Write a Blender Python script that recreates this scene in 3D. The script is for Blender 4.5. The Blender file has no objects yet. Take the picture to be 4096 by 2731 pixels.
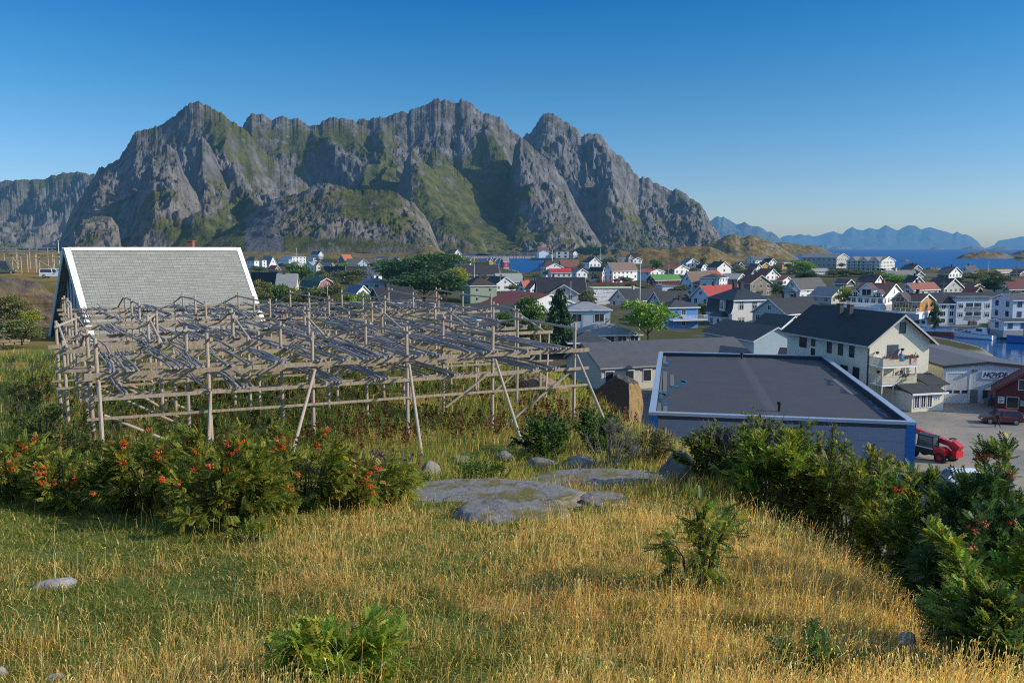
import bpy, math, random
import numpy as np
from mathutils import Vector, Matrix

random.seed(7)
RNG = np.random.default_rng(11)
C = bpy.context.scene.collection
SC = bpy.context.scene

# ------------------------------------------------------------------ camera
FS = 3309.0                       # focal length in photo pixels (photo 4096 wide)
PITCH = math.atan((1365.5 - 991.0) / FS)
CAMZ = 22.0
cam = bpy.data.cameras.new('camera')
cam.sensor_width = 36.0
cam.lens = FS / 4096 * 36.0
cam.clip_start = 0.2
cam.clip_end = 200000.0
co = bpy.data.objects.new('camera', cam)
co.location = (0, 0, CAMZ)
co.rotation_euler = (math.pi / 2 - PITCH, 0, 0)
C.objects.link(co)
SC.camera = co
CP, SP = math.cos(PITCH), math.sin(PITCH)

def ray(sx, sy):
    u = (sx - 2048.0) / FS
    v = (1365.5 - sy) / FS
    return Vector((u, CP + v * SP, -SP + v * CP))     # per unit depth

def at(sx, sy, Y):
    r = ray(sx, sy)
    k = Y / r.y
    return Vector((r.x * k, Y, CAMZ + r.z * k))

def atz(sx, sy, z):
    r = ray(sx, sy)
    k = (z - CAMZ) / r.z
    return Vector((r.x * k, r.y * k, z))

TILES = {'T0': (0, 960, 2.94), 'T1': (900, 950, 2.352), 'T2': (1800, 950, 2.94), 'T3': (2500, 950, 2.94),
         'T4': (3296, 950, 2.94), 'R': (3200, 1250, 2.334), 'B': (2500, 1250, 2.6138), 'K': (1600, 1200, 2.091),
         'D': (0, 0, 2352 / 4096.0)}

def src(t, x, y):
    ox, oy, s = TILES[t]
    return ox + x / s, oy + y / s

def P(t, x, y, Y):
    return at(*src(t, x, y), Y)

# ------------------------------------------------------------------ numpy noise
_perm = np.random.default_rng(3).permutation(256)
_perm = np.concatenate([_perm, _perm, _perm])
_g2 = np.array([[math.cos(a), math.sin(a)] for a in np.linspace(0, 2 * math.pi, 16, endpoint=False)])

def perlin(x, y, seed=0):
    x = np.asarray(x, float) + seed * 17.31
    y = np.asarray(y, float) + seed * 9.77
    xi = np.floor(x).astype(int); yi = np.floor(y).astype(int)
    xf = x - xi; yf = y - yi
    u = xf * xf * xf * (xf * (xf * 6 - 15) + 10)
    v = yf * yf * yf * (yf * (yf * 6 - 15) + 10)
    X = xi & 255; Y = yi & 255
    def g(ix, iy, fx, fy):
        h = _perm[_perm[ix] + iy] & 15
        gg = _g2[h]
        return gg[..., 0] * fx + gg[..., 1] * fy
    X1 = (X + 1) & 255; Y1 = (Y + 1) & 255
    a = g(X, Y, xf, yf); b = g(X1, Y, xf - 1, yf)
    c = g(X, Y1, xf, yf - 1); d = g(X1, Y1, xf - 1, yf - 1)
    return ((a + u * (b - a)) * (1 - v) + (c + u * (d - c)) * v) * 1.5

def fbm(x, y, o=5, seed=0, lac=2.03, gain=0.5):
    s = 0; a = 1; n = 0
    for i in range(o):
        s = s + a * perlin(x, y, seed + i); n += a
        a *= gain; x = x * lac; y = y * lac
    return s / n

def ridged(x, y, o=5, seed=0, lac=2.07, gain=0.55):
    s = 0; a = 1; n = 0
    for i in range(o):
        s = s + a * (1 - np.abs(perlin(x, y, seed + i)) * 1.6); n += a
        a *= gain; x = x * lac; y = y * lac
    return s / n

def sstep(x):
    x = np.clip(x, 0, 1)
    return x * x * (3 - 2 * x)

# ------------------------------------------------------------------ mesh helpers
def np_mesh(name, V, F, mat=None, col=None, smooth=False):
    """V (n,3); F list of index arrays, all quads (m,4) or triangles (m,3)"""
    me = bpy.data.meshes.new(name)
    V = np.ascontiguousarray(V, dtype=np.float32)
    me.vertices.add(len(V)); me.vertices.foreach_set('co', V.ravel())
    Fs = F if isinstance(F, list) else [F]
    nl = sum(f.size for f in Fs); npoly = sum(len(f) for f in Fs)
    me.loops.add(nl); me.polygons.add(npoly)
    me.loops.foreach_set('vertex_index', np.concatenate([f.ravel() for f in Fs]).astype(np.int32))
    st = []; k = 0
    for f in Fs:
        st.append(k + np.arange(len(f)) * f.shape[1]); k += f.size
    me.polygons.foreach_set('loop_start', np.concatenate(st).astype(np.int32))
    if smooth:
        me.polygons.foreach_set('use_smooth', np.ones(npoly, bool))
    me.update(calc_edges=True)
    if col is not None:
        ca = me.color_attributes.new('Col', 'FLOAT_COLOR', 'POINT')
        c4 = np.ones((len(V), 4), np.float32); c4[:, :3] = col
        ca.data.foreach_set('color', c4.ravel())
    if mat is not None:
        me.materials.append(mat)
    return me

def link(name, data, parent=None, loc=(0, 0, 0), rot=(0, 0, 0), scale=(1, 1, 1), **props):
    o = bpy.data.objects.new(name, data)
    C.objects.link(o)
    o.location = loc; o.rotation_euler = rot; o.scale = scale
    if parent is not None:
        o.parent = parent
    for k, v in props.items():
        if v is not None:
            o[k] = v
    return o

def thing(name, label, cat, loc=(0, 0, 0), rz=0.0, group=None):
    return link(name, None, None, loc, (0, 0, rz), label=label, category=cat, group=group)

class MB:
    def __init__(s):
        s.v = []; s.f = []; s.m = []
    def add(s, vs, fs, mi=0):
        n = len(s.v)
        s.v += [tuple(v) for v in vs]
        s.f += [tuple(n + i for i in f) for f in fs]
        s.m += [mi] * len(fs)
        return s
    def box(s, x0, x1, y0, y1, z0, z1, mi=0):
        return s.add([(x0, y0, z0), (x1, y0, z0), (x1, y1, z0), (x0, y1, z0), (x0, y0, z1), (x1, y0, z1), (x1, y1, z1), (x0, y1, z1)],
                     [(0, 3, 2, 1), (4, 5, 6, 7), (0, 1, 5, 4), (1, 2, 6, 5), (2, 3, 7, 6), (3, 0, 4, 7)], mi)
    def bar(s, a, b, w, h, mi=0, up=(0, 0, 1)):
        a = Vector(a); b = Vector(b); d = (b - a).normalized()
        sx = d.cross(Vector(up))
        if sx.length < 1e-4:
            sx = d.cross(Vector((0, 1, 0)))
        sx.normalize(); u = sx.cross(d)
        sx *= w / 2; u *= h / 2
        vs = [p + q for p in (a, b) for q in (-sx - u, sx - u, sx + u, -sx + u)]
        return s.add(vs, [(0, 1, 2, 3), (7, 6, 5, 4), (0, 4, 5, 1), (1, 5, 6, 2), (2, 6, 7, 3), (3, 7, 4, 0)], mi)
    def tube(s, pts, rad, n=6, mi=0, cap=True):
        pts = [Vector(p) for p in pts]
        if not isinstance(rad, (list, tuple)):
            rad = [rad] * len(pts)
        base = len(s.v); ref = Vector((0, 0, 1))
        for i, p in enumerate(pts):
            d = (pts[min(i + 1, len(pts) - 1)] - pts[max(i - 1, 0)]).normalized()
            a = d.cross(ref)
            if a.length < 1e-3:
                a = d.cross(Vector((0, 1, 0)))
            a.normalize(); b = a.cross(d)
            for k in range(n):
                t = 2 * math.pi * k / n
                s.v.append(tuple(p + (a * math.cos(t) + b * math.sin(t)) * rad[i]))
        for i in range(len(pts) - 1):
            for k in range(n):
                q = (k + 1) % n
                s.f.append((base + i * n + k, base + i * n + q, base + (i + 1) * n + q, base + (i + 1) * n + k)); s.m.append(mi)
        if cap:
            s.f.append(tuple(base + k for k in range(n))[::-1]); s.m.append(mi)
            e = base + (len(pts) - 1) * n
            s.f.append(tuple(e + k for k in range(n))); s.m.append(mi)
        return s
    def prism(s, prof, y0, y1, mi=0):
        """profile of (x,z) points, counter clockwise seen from -y, extruded along y"""
        n = len(prof)
        vs = [(x, y0, z) for x, z in prof] + [(x, y1, z) for x, z in prof]
        fs = [tuple(range(n)), tuple(range(2 * n - 1, n - 1, -1))]
        fs += [(i, i + n, (i + 1) % n + n, (i + 1) % n) for i in range(n)]
        return s.add(vs, fs, mi)
    def mesh(s, name, mats, smooth=False):
        me = bpy.data.meshes.new(name)
        me.from_pydata(s.v, [], s.f)
        mats = mats if isinstance(mats, (list, tuple)) else [mats]
        for m in mats:
            me.materials.append(m)
        if len(mats) > 1:
            me.polygons.foreach_set('material_index', s.m)
        if smooth:
            me.polygons.foreach_set('use_smooth', [True] * len(s.f))
        me.update()
        return me
    def build(s, name, mats, parent=None, smooth=False, **kw):
        return link(name, s.mesh(name, mats, smooth), parent, **kw)

# ------------------------------------------------------------------ materials
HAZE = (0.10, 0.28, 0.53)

def newmat(name):
    m = bpy.data.materials.new(name); m.use_nodes = True
    nt = m.node_tree; nt.nodes.clear()
    return m, nt

class N:
    """tiny node builder"""
    def __init__(s, nt):
        s.nt = nt
    def n(s, t, **kw):
        nd = s.nt.nodes.new(t)
        for k, v in kw.items():
            setattr(nd, k, v)
        return nd
    def l(s, a, b):
        s.nt.links.new(a, b)
    def val(s, nd, **kw):
        for k, v in kw.items():
            nd.inputs[k.replace('_', ' ')].default_value = v
        return nd
    def noise(s, vec, scale, detail=4, rough=0.55):
        nd = s.n('ShaderNodeTexNoise')
        nd.inputs['Scale'].default_value = scale; nd.inputs['Detail'].default_value = detail; nd.inputs['Roughness'].default_value = rough
        if vec is not None:
            s.l(vec, nd.inputs['Vector'])
        return nd.outputs['Fac']
    def ramp(s, fac, stops, interp='LINEAR'):
        nd = s.n('ShaderNodeValToRGB'); cr = nd.color_ramp; cr.interpolation = interp
        while len(cr.elements) < len(stops):
            cr.elements.new(0.5)
        for e, (p, c) in zip(cr.elements, stops):
            e.position = p; e.color = (c[0], c[1], c[2], 1) if len(c) == 3 else c
        s.l(fac, nd.inputs['Fac'])
        return nd.outputs['Color']
    def mix(s, fac, a, b, mode='MIX'):
        nd = s.n('ShaderNodeMix', data_type='RGBA', blend_type=mode)
        for sock, v in ((nd.inputs[0], fac), (nd.inputs[6], a), (nd.inputs[7], b)):
            if isinstance(v, (int, float)):
                sock.default_value = v
            elif isinstance(v, tuple):
                sock.default_value = (v[0], v[1], v[2], 1)
            else:
                s.l(v, sock)
        return nd.outputs[2]
    def math(s, op, a, b=None, c=None):
        nd = s.n('ShaderNodeMath', operation=op)
        for i, v in enumerate((a, b, c)):
            if v is None:
                continue
            if isinstance(v, (int, float)):
                nd.inputs[i].default_value = v
            else:
                s.l(v, nd.inputs[i])
        return nd.outputs[0]
    def bsdf(s, col, rough=0.7, spec=0.3, bump=None, bstr=0.3, bdist=0.05, metal=0.0):
        b = s.n('ShaderNodeBsdfPrincipled')
        if isinstance(col, tuple):
            b.inputs['Base Color'].default_value = (*col[:3], 1)
        else:
            s.l(col, b.inputs['Base Color'])
        if isinstance(rough, (int, float)):
            b.inputs['Roughness'].default_value = rough
        else:
            s.l(rough, b.inputs['Roughness'])
        b.inputs['Specular IOR Level'].default_value = spec
        b.inputs['Metallic'].default_value = metal
        if bump is not None:
            bp = s.n('ShaderNodeBump'); bp.inputs['Strength'].default_value = bstr; bp.inputs['Distance'].default_value = bdist
            s.l(bump, bp.inputs['Height']); s.l(bp.outputs[0], b.inputs['Normal'])
        return b.outputs[0]
    def out(s, sh):
        o = s.n('ShaderNodeOutputMaterial'); s.l(sh, o.inputs['Surface'])
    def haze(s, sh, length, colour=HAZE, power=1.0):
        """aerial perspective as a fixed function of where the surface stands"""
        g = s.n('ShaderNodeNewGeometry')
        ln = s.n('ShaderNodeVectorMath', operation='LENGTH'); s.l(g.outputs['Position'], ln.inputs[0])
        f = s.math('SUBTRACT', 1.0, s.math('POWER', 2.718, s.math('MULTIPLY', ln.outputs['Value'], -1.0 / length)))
        e = s.n('ShaderNodeEmission'); e.inputs['Color'].default_value = (*colour, 1); e.inputs['Strength'].default_value = power  # bluish glow mixed into the surface stands for haze in the air
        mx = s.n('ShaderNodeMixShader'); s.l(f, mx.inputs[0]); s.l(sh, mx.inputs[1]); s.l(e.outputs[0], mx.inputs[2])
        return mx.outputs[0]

_mc = {}
def cached(fn):
    def w(*a, **k):
        key = (fn.__name__, a, tuple(sorted(k.items())))
        if key not in _mc:
            _mc[key] = fn(*a, **k)
        return _mc[key]
    return w

def _coord(q, obj=True):
    return q.n('ShaderNodeTexCoord').outputs['Object' if obj else 'Generated']

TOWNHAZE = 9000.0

@cached
def paint(col, boards='h', wear=0.25, rough=0.6):
    m, nt = newmat('painted_boards'); q = N(nt); v = _coord(q)
    n1 = q.noise(v, 0.6, 5, 0.6); n2 = q.noise(v, 6.0, 4, 0.6)
    dark = tuple(c * (1 - wear) for c in col)
    c = q.mix(q.math('MULTIPLY', n1, 1.0), col, dark)
    grey = tuple(0.55 * c_ + 0.45 * 0.25 for c_ in col)
    c = q.mix(q.ramp(n2, [(0.55, (0, 0, 0)), (0.8, (1, 1, 1))]), c, grey)
    sep = q.n('ShaderNodeSeparateXYZ'); q.l(v, sep.inputs[0])
    if boards == 'h':
        coord = q.math('MULTIPLY', sep.outputs[2], 6.2)
    else:
        coord = q.math('MULTIPLY', q.math('ADD', sep.outputs[0], sep.outputs[1]), 4.6)
    fr = q.math('FRACT', coord)
    line = q.math('LESS_THAN', fr, 0.16)
    c = q.mix(q.math('MULTIPLY', line, 0.45), c, tuple(x * 0.35 for x in col))
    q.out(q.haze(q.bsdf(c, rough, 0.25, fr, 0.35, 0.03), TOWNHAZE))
    return m

@cached
def roofm(col, kind='tile', rough=0.75):
    m, nt = newmat('roof_covering'); q = N(nt); v = _coord(q)
    n1 = q.noise(v, 0.8, 5, 0.65); n2 = q.noise(v, 9.0, 3)
    c = q.mix(n1, tuple(x * 0.72 for x in col), tuple(min(1, x * 1.25 + 0.01) for x in col))
    c = q.mix(q.ramp(n2, [(0.5, (0, 0, 0)), (0.75, (0.5, 0.5, 0.5))]), c, tuple(x * 0.6 + 0.02 for x in col))
    sep = q.n('ShaderNodeSeparateXYZ'); q.l(v, sep.inputs[0])
    if kind == 'tile':
        a = q.math('FRACT', q.math('MULTIPLY', sep.outputs[2], 4.2))
        b = q.math('SINE', q.math('MULTIPLY', sep.outputs[1], 22.0))
        h = q.math('ADD', a, q.math('MULTIPLY', b, 0.5))
        c = q.mix(q.math('MULTIPLY', q.math('LESS_THAN', a, 0.2), 0.5), c, tuple(x * 0.4 for x in col))
    elif kind == 'metal':
        h = q.math('SINE', q.math('MULTIPLY', sep.outputs[1], 16.0))
    else:
        h = n2
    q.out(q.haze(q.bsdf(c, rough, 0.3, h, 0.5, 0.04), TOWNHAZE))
    return m

@cached
def plain(col, rough=0.6, spec=0.3, var=0.25, scale=3.0, metal=0.0, haze=True):
    m, nt = newmat('surface'); q = N(nt); v = _coord(q)
    n1 = q.noise(v, scale, 5, 0.6)
    c = q.mix(n1, tuple(x * (1 - var) for x in col), tuple(min(1, x * (1 + var * 0.6)) for x in col))
    s = q.bsdf(c, rough, spec, n1, 0.15, 0.02, metal)
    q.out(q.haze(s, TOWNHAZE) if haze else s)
    return m

@cached
def glass(col=(0.02, 0.025, 0.03)):
    m, nt = newmat('window_glass'); q = N(nt); v = _coord(q)
    n1 = q.noise(v, 1.3, 2)
    c = q.mix(n1, col, tuple(x * 2.2 + 0.01 for x in col))
    q.out(q.bsdf(c, 0.08, 0.6))
    return m

@cached
def wood(col=(0.42, 0.33, 0.23), dark=(0.2, 0.16, 0.12), sc=1.0):
    m, nt = newmat('weathered_timber'); q = N(nt)
    tc = q.n('ShaderNodeTexCoord'); v = tc.outputs['Object']
    mp = q.n('ShaderNodeMapping'); mp.inputs['Scale'].default_value = (14 * sc, 14 * sc, 1.2 * sc); q.l(v, mp.inputs[0])
    oi = q.n('ShaderNodeObjectInfo')
    n1 = q.noise(mp.outputs[0], 1.0, 5, 0.65); n2 = q.noise(v, 1.1 * sc, 3)
    c = q.mix(q.ramp(n1, [(0.35, (0, 0, 0)), (0.7, (1, 1, 1))]), dark, col)
    c = q.mix(q.math('MULTIPLY', n2, 0.3), c, (0.4, 0.385, 0.37))
    c = q.mix(q.math('MULTIPLY', oi.outputs['Random'], 0.35), c, tuple(x * 0.45 for x in col), 'MIX')
    q.out(q.bsdf(c, 0.85, 0.15, n1, 0.4, 0.02))
    return m

@cached
def attr_leaf(trans=0.35, rough=0.55, hz=False):
    m, nt = newmat('leaf'); q = N(nt)
    a = q.n('ShaderNodeAttribute', attribute_name='Col')
    d = q.bsdf(a.outputs['Color'], rough, 0.25)
    t = q.n('ShaderNodeBsdfTranslucent'); q.l(q.mix(1.0, a.outputs['Color'], (1.3, 1.25, 0.9), 'MULTIPLY'), t.inputs['Color'])
    mx = q.n('ShaderNodeMixShader'); mx.inputs[0].default_value = trans
    q.l(d, mx.inputs[1]); q.l(t.outputs[0], mx.inputs[2])
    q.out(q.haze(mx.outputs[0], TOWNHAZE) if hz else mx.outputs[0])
    return m

@cached
def rockm(col=(0.27, 0.26, 0.25), moss=0.25, warm=0.0, scale=1.0):
    m, nt = newmat('rock'); q = N(nt); v = _coord(q)
    n1 = q.noise(v, 0.9 * scale, 7, 0.65); n2 = q.noise(v, 5 * scale, 6, 0.7)
    vo = q.n('ShaderNodeTexVoronoi', feature='DISTANCE_TO_EDGE'); vo.inputs['Scale'].default_value = 0.9 * scale
    nv = q.n('ShaderNodeTexNoise'); nv.inputs['Scale'].default_value = 1.1 * scale; q.l(v, nv.inputs['Vector'])
    va = q.n('ShaderNodeVectorMath', operation='ADD'); q.l(v, va.inputs[0]); q.l(nv.outputs['Color'], va.inputs[1]); vo.inputs['Scale'].default_value = 0.55 * scale
    q.l(va.outputs[0], vo.inputs['Vector'])
    c = q.mix(n2, tuple(x * 0.45 for x in col), tuple(min(1, x * 1.45) for x in col))
    c = q.mix(q.ramp(n1, [(0.4, (0, 0, 0)), (0.62, (warm, warm, warm))]), c, (0.36, 0.22, 0.08))
    g = q.n('ShaderNodeNewGeometry'); sp = q.n('ShaderNodeSeparateXYZ'); q.l(g.outputs['Normal'], sp.inputs[0])
    mo = q.math('MULTIPLY', q.ramp(sp.outputs[2], [(0.55, (0, 0, 0)), (0.9, (1, 1, 1))]), q.ramp(n1, [(0.48, (0, 0, 0)), (0.6, (moss, moss, moss))]))
    c = q.mix(mo, c, (0.13, 0.11, 0.03))
    crk = q.ramp(vo.outputs['Distance'], [(0.0, (.6, .6, .6)), (0.022, (0, 0, 0))]); c = q.mix(crk, c, (0.03, 0.028, 0.025))
    lich = q.ramp(q.noise(v, 14 * scale, 3, 0.7), [(0.6, (0, 0, 0)), (0.72, (0.5, 0.5, 0.5))])
    c = q.mix(lich, c, (0.42, 0.43, 0.41))
    h = q.math('ADD', n2, q.math('MULTIPLY', vo.outputs['Distance'], 0.6))
    q.out(q.bsdf(c, 0.9, 0.2, h, 0.7, 0.06 / scale))
    return m
# ------------------------------------------------------------------ sky and sun
SUN_EL = math.radians(26); SUN_AZ = math.radians(100)       # azimuth clockwise from +Y
w = bpy.data.worlds.new('World'); SC.world = w; w.use_nodes = True
nt = w.node_tree; nt.nodes.clear(); q = N(nt)
sky = q.n('ShaderNodeTexSky', sky_type='NISHITA'); sky.sun_disc = False
sky.sun_elevation = SUN_EL; sky.sun_rotation = SUN_AZ
sky.altitude = 0; sky.air_density = 1.0; sky.dust_density = 0.6; sky.ozone_density = 2.5
tc = q.n('ShaderNodeTexCoord'); sp = q.n('ShaderNodeSeparateXYZ'); q.l(tc.outputs['Generated'], sp.inputs[0])
tint = q.ramp(sp.outputs[2], [(0.0, (0.58, 0.78, 1.18)), (0.027, (0.6, 0.77, 1.1)), (0.08, (0.46, 0.67, 0.95)), (0.17, (0.25, 0.6, 0.85)), (0.275, (0.075, 0.50, 0.86)), (0.34, (0.3, 0.7, 1.0)), (0.5, (1.75, 1.85, 1.95)), (1.0, (2.0, 2.05, 2.1))])  # upper stops raised out of view to add fill light from the sky
colr = q.mix(1.0, sky.outputs[0], tint, 'MULTIPLY')
bg = q.n('ShaderNodeBackground'); bg.inputs['Strength'].default_value = 0.148
q.l(colr, bg.inputs['Color'])
ow = q.n('ShaderNodeOutputWorld'); q.l(bg.outputs[0], ow.inputs['Surface'])

sl = bpy.data.lights.new('sun', 'SUN'); sl.energy = 5.0; sl.angle = math.radians(0.5); sl.color = (1.0, 0.9, 0.74)
so = bpy.data.objects.new('sun', sl); C.objects.link(so); so.location = (400, 0, 300)
sdir = Vector((math.sin(SUN_AZ) * math.cos(SUN_EL), math.cos(SUN_AZ) * math.cos(SUN_EL), math.sin(SUN_EL)))
so.rotation_euler = (-sdir).to_track_quat('-Z', 'Y').to_euler()

SC.view_settings.view_transform = 'Standard'; SC.view_settings.look = 'None'; SC.view_settings.exposure = 0
SC.cycles.use_denoising = False
SC.cycles.filter_width = 1.1
SC.cycles.sample_clamp_indirect = 4.0
SC.cycles.max_bounces = 6; SC.cycles.transparent_max_bounces = 8
SC.cycles.diffuse_bounces = 3; SC.cycles.glossy_bounces = 3; SC.cycles.transmission_bounces = 3
SC.cycles.caustics_reflective = False; SC.cycles.caustics_refractive = False

# ------------------------------------------------------------------ sea
def sea_mat():
    m, nt = newmat('sea_water'); q = N(nt)
    g = q.n('ShaderNodeNewGeometry')
    mp = q.n('ShaderNodeMapping'); mp.inputs['Scale'].default_value = (0.5, 1.1, 1); q.l(g.outputs['Position'], mp.inputs[0])
    n1 = q.noise(mp.outputs[0], 0.55, 4, 0.6); n2 = q.noise(mp.outputs[0], 0.012, 4, 0.6); n3 = q.noise(mp.outputs[0], 0.05, 4, 0.7)
    h = q.math('ADD', n1, q.math('MULTIPLY', n3, 1.2))
    c = q.mix(n2, (0.005, 0.055, 0.175), (0.011, 0.10, 0.265))
    b = q.n('ShaderNodeBsdfPrincipled'); q.l(c, b.inputs['Base Color'])
    b.inputs['IOR'].default_value = 1.33
    rg_ = q.n('ShaderNodeMapRange'); rg_.inputs[1].default_value = 230; rg_.inputs[2].default_value = 600; rg_.inputs[3].default_value = .05; rg_.inputs[4].default_value = .42; rg_.inputs[1].default_value = 240
    # calm water in the harbour, ruffled outside
    ln = q.n('ShaderNodeVectorMath', operation='LENGTH'); q.l(g.outputs['Position'], ln.inputs[0])
    q.l(ln.outputs['Value'], rg_.inputs[0]); q.l(rg_.outputs[0], b.inputs['Roughness'])
    sp0 = q.n('ShaderNodeMapRange'); sp0.inputs[1].default_value = 240; sp0.inputs[2].default_value = 600; sp0.inputs[3].default_value = .5; sp0.inputs[4].default_value = .12; q.l(ln.outputs['Value'], sp0.inputs[0]); q.l(sp0.outputs[0], b.inputs['Specular IOR Level'])
    st = q.n('ShaderNodeMapRange'); st.inputs[1].default_value = 230; st.inputs[2].default_value = 420; st.inputs[3].default_value = 0.10; st.inputs[4].default_value = 1.0
    q.l(ln.outputs['Value'], st.inputs[0])
    bp = q.n('ShaderNodeBump'); bp.inputs['Distance'].default_value = 0.35
    q.l(st.outputs[0], bp.inputs['Strength']); q.l(h, bp.inputs['Height']); q.l(bp.outputs[0], b.inputs['Normal'])
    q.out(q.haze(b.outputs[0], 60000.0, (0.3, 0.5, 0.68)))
    return m

ys = np.concatenate([np.linspace(-200, 800, 12), np.geomspace(900, 160000, 40)])
xs = np.linspace(-1, 1, 41)
V = np.array([(x * (max(y, 300) * 1.3), y, 0.0) for y in ys for x in xs])
n = len(xs); F = np.array([(j * n + i, j * n + i + 1, (j + 1) * n + i + 1, (j + 1) * n + i) for j in range(len(ys) - 1) for i in range(n - 1)])
link('sea', np_mesh('sea', V, F, sea_mat()), kind='structure')

# ------------------------------------------------------------------ mountains
def mtn_mat(hl=34000.0, scree=True):
    m, nt = newmat('mountain'); q = N(nt)
    g = q.n('ShaderNodeNewGeometry'); v = g.outputs['Position']
    a = q.n('ShaderNodeAttribute', attribute_name='Col')
    sepc = q.n('ShaderNodeSeparateColor'); q.l(a.outputs['Color'], sepc.inputs[0])
    mp = q.n('ShaderNodeMapping'); mp.inputs['Scale'].default_value = (0.02, 0.02, 0.007); q.l(v, mp.inputs[0])
    n1 = q.noise(mp.outputs[0], 1.0, 8, 0.68); n2 = q.noise(v, 0.012, 8, 0.7); n3 = q.noise(v, 0.0022, 4, 0.6); n4 = q.noise(v, 0.05, 6, 0.75)
    rock = q.mix(q.ramp(n1, [(0.3, (0, 0, 0)), (0.7, (1, 1, 1))]), (0.042, 0.043, 0.046), (0.225, 0.215, 0.21))
    warm = q.mix(q.ramp(n3, [(0.4, (0, 0, 0)), (0.6, (1, 1, 1))]), rock, q.mix(n1, (0.065, 0.057, 0.05), (0.33, 0.285, 0.24)))
    rock = q.mix(sepc.outputs[1], rock, warm)
    grass = q.mix(q.ramp(n2, [(0.35, (0, 0, 0)), (0.65, (1, 1, 1))]), (0.02, 0.032, 0.012), (0.115, 0.115, 0.032))
    scr = q.mix(n4, (0.075, 0.072, 0.075), (0.15, 0.143, 0.143))
    gf = q.math('ADD', sepc.outputs[0], q.math('MULTIPLY', q.math('SUBTRACT', n2, 0.5), 2.2))
    gf = q.ramp(gf, [(0.42, (0, 0, 0)), (0.58, (1, 1, 1))])
    heath = q.mix(n4, (0.04, 0.038, 0.022), (0.12, 0.112, 0.06)); hf = q.ramp(q.math('ADD', n2, q.math('MULTIPLY', sepc.outputs[0], .35)), [(0.5, (0, 0, 0)), (0.66, (.8, .8, .8))]); rock = q.mix(hf, rock, heath)
    c = q.mix(gf, rock, grass)
    if scree:
        sf = q.ramp(q.math('ADD', sepc.outputs[2], q.math('MULTIPLY', q.math('SUBTRACT', n2, 0.5), 0.9)), [(0.45, (0, 0, 0)), (0.58, (1, 1, 1))])
        c = q.mix(sf, c, scr)
    h = q.math('ADD', n1, n4)
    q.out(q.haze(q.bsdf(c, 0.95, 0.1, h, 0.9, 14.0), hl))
    return m

def D(pts):
    """photo silhouette (in pixels of the 2352 wide view) -> bearing and tangent of elevation"""
    out = []
    for x, y in pts:
        r = ray(x * 4096 / 2352, y * 4096 / 2352)
        out.append((r.x / r.y, r.z / r.y))
    return np.array(sorted(out))

def Zm(pts, ox, oy, s):
    return [((ox + x / s) * 2352 / 4096, (oy + y / s) * 2352 / 4096) for x, y in pts]

M0 = D([(-260, 440), (-120, 420), (0, 412), (40, 411), (100, 408), (130, 399), (143, 394), (160, 396), (176, 390), (185, 391), (200, 397), (215, 398), (240, 405), (270, 430), (330, 520), (380, 570)])
M1 = D([(120, 575), (140, 548), (161, 494), (183, 457), (205, 424), (227, 388), (253, 377), (276, 362), (293, 335), (304, 314), (315, 303), (341, 294), (366, 289), (392, 276), (399, 265), (414, 252), (432, 239), (446, 232), (452, 230), (461, 237), (483, 243), (505, 258), (524, 272), (542, 283), (555, 291), (575, 310), (600, 340), (640, 375), (700, 420), (760, 470), (800, 575)])
M2 = D([(520, 320), (545, 300), (555, 291), (568, 270), (577, 255), (590, 263), (604, 262), (622, 272), (633, 270), (648, 266), (663, 270), (685, 270), (699, 278), (710, 286), (732, 285), (743, 276), (762, 267), (784, 270), (806, 276), (820, 279), (845, 295), (880, 325), (905, 350), (915, 380), (900, 420), (950, 570)])
M3 = D([(780, 330), (805, 290), (822, 278), (833, 272), (848, 276), (859, 268), (888, 269), (910, 259), (925, 256), (936, 259), (945, 249), (965, 248), (987, 234), (1000, 226), (1012, 232), (1023, 229), (1038, 234), (1049, 236), (1060, 227), (1071, 232), (1086, 239), (1097, 250), (1108, 261), (1119, 260), (1141, 267), (1157, 276), (1166, 289), (1170, 298), (1186, 307), (1203, 318), (1225, 350), (1260, 400), (1310, 470), (1380, 570)])
M4 = D([(1170, 340), (1190, 320), (1203, 314), (1210, 306), (1217, 305), (1228, 290), (1239, 272), (1248, 261), (1260, 257), (1272, 259), (1280, 267), (1294, 276), (1313, 285), (1327, 298), (1336, 312), (1349, 306), (1375, 305), (1382, 311), (1389, 321), (1404, 342), (1426, 358), (1441, 373), (1455, 391), (1468, 409), (1476, 406), (1492, 409), (1501, 420), (1514, 420), (1527, 430), (1540, 437), (1556, 433), (1576, 444), (1584, 455), (1595, 459), (1613, 474), (1624, 494), (1642, 527), (1655, 545), (1664, 568)])
F1 = D([(470, 572), (480, 549), (549, 512), (622, 457), (660, 449), (688, 443), (718, 428), (740, 421), (754, 419), (773, 424), (806, 435), (830, 437), (851, 435), (884, 435), (910, 443), (932, 457), (954, 468), (972, 490), (987, 515), (1000, 545), (1010, 572)])
S1 = D([(885, 500), (900, 470), (915, 425), (930, 372), (943, 349), (960, 355), (1000, 392), (1045, 440), (1100, 500), (1150, 545), (1170, 572)])
S1b = D([(960, 450), (985, 352), (995, 345), (1010, 352), (1060, 400), (1110, 450), (1190, 520), (1230, 570)])
S2 = D([(1160, 470), (1172, 400), (1183, 335), (1195, 316), (1208, 322), (1230, 345), (1265, 372), (1300, 420), (1330, 480), (1360, 530), (1390, 568)])
S3 = D([(975, 575), (990, 545), (1002, 505), (1020, 494), (1038, 495), (1056, 503), (1085, 520), (1105, 545), (1118, 574)])
S4 = D([(1215, 575), (1228, 545), (1248, 520), (1270, 512), (1290, 515), (1310, 525), (1335, 548), (1352, 575)])
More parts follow.
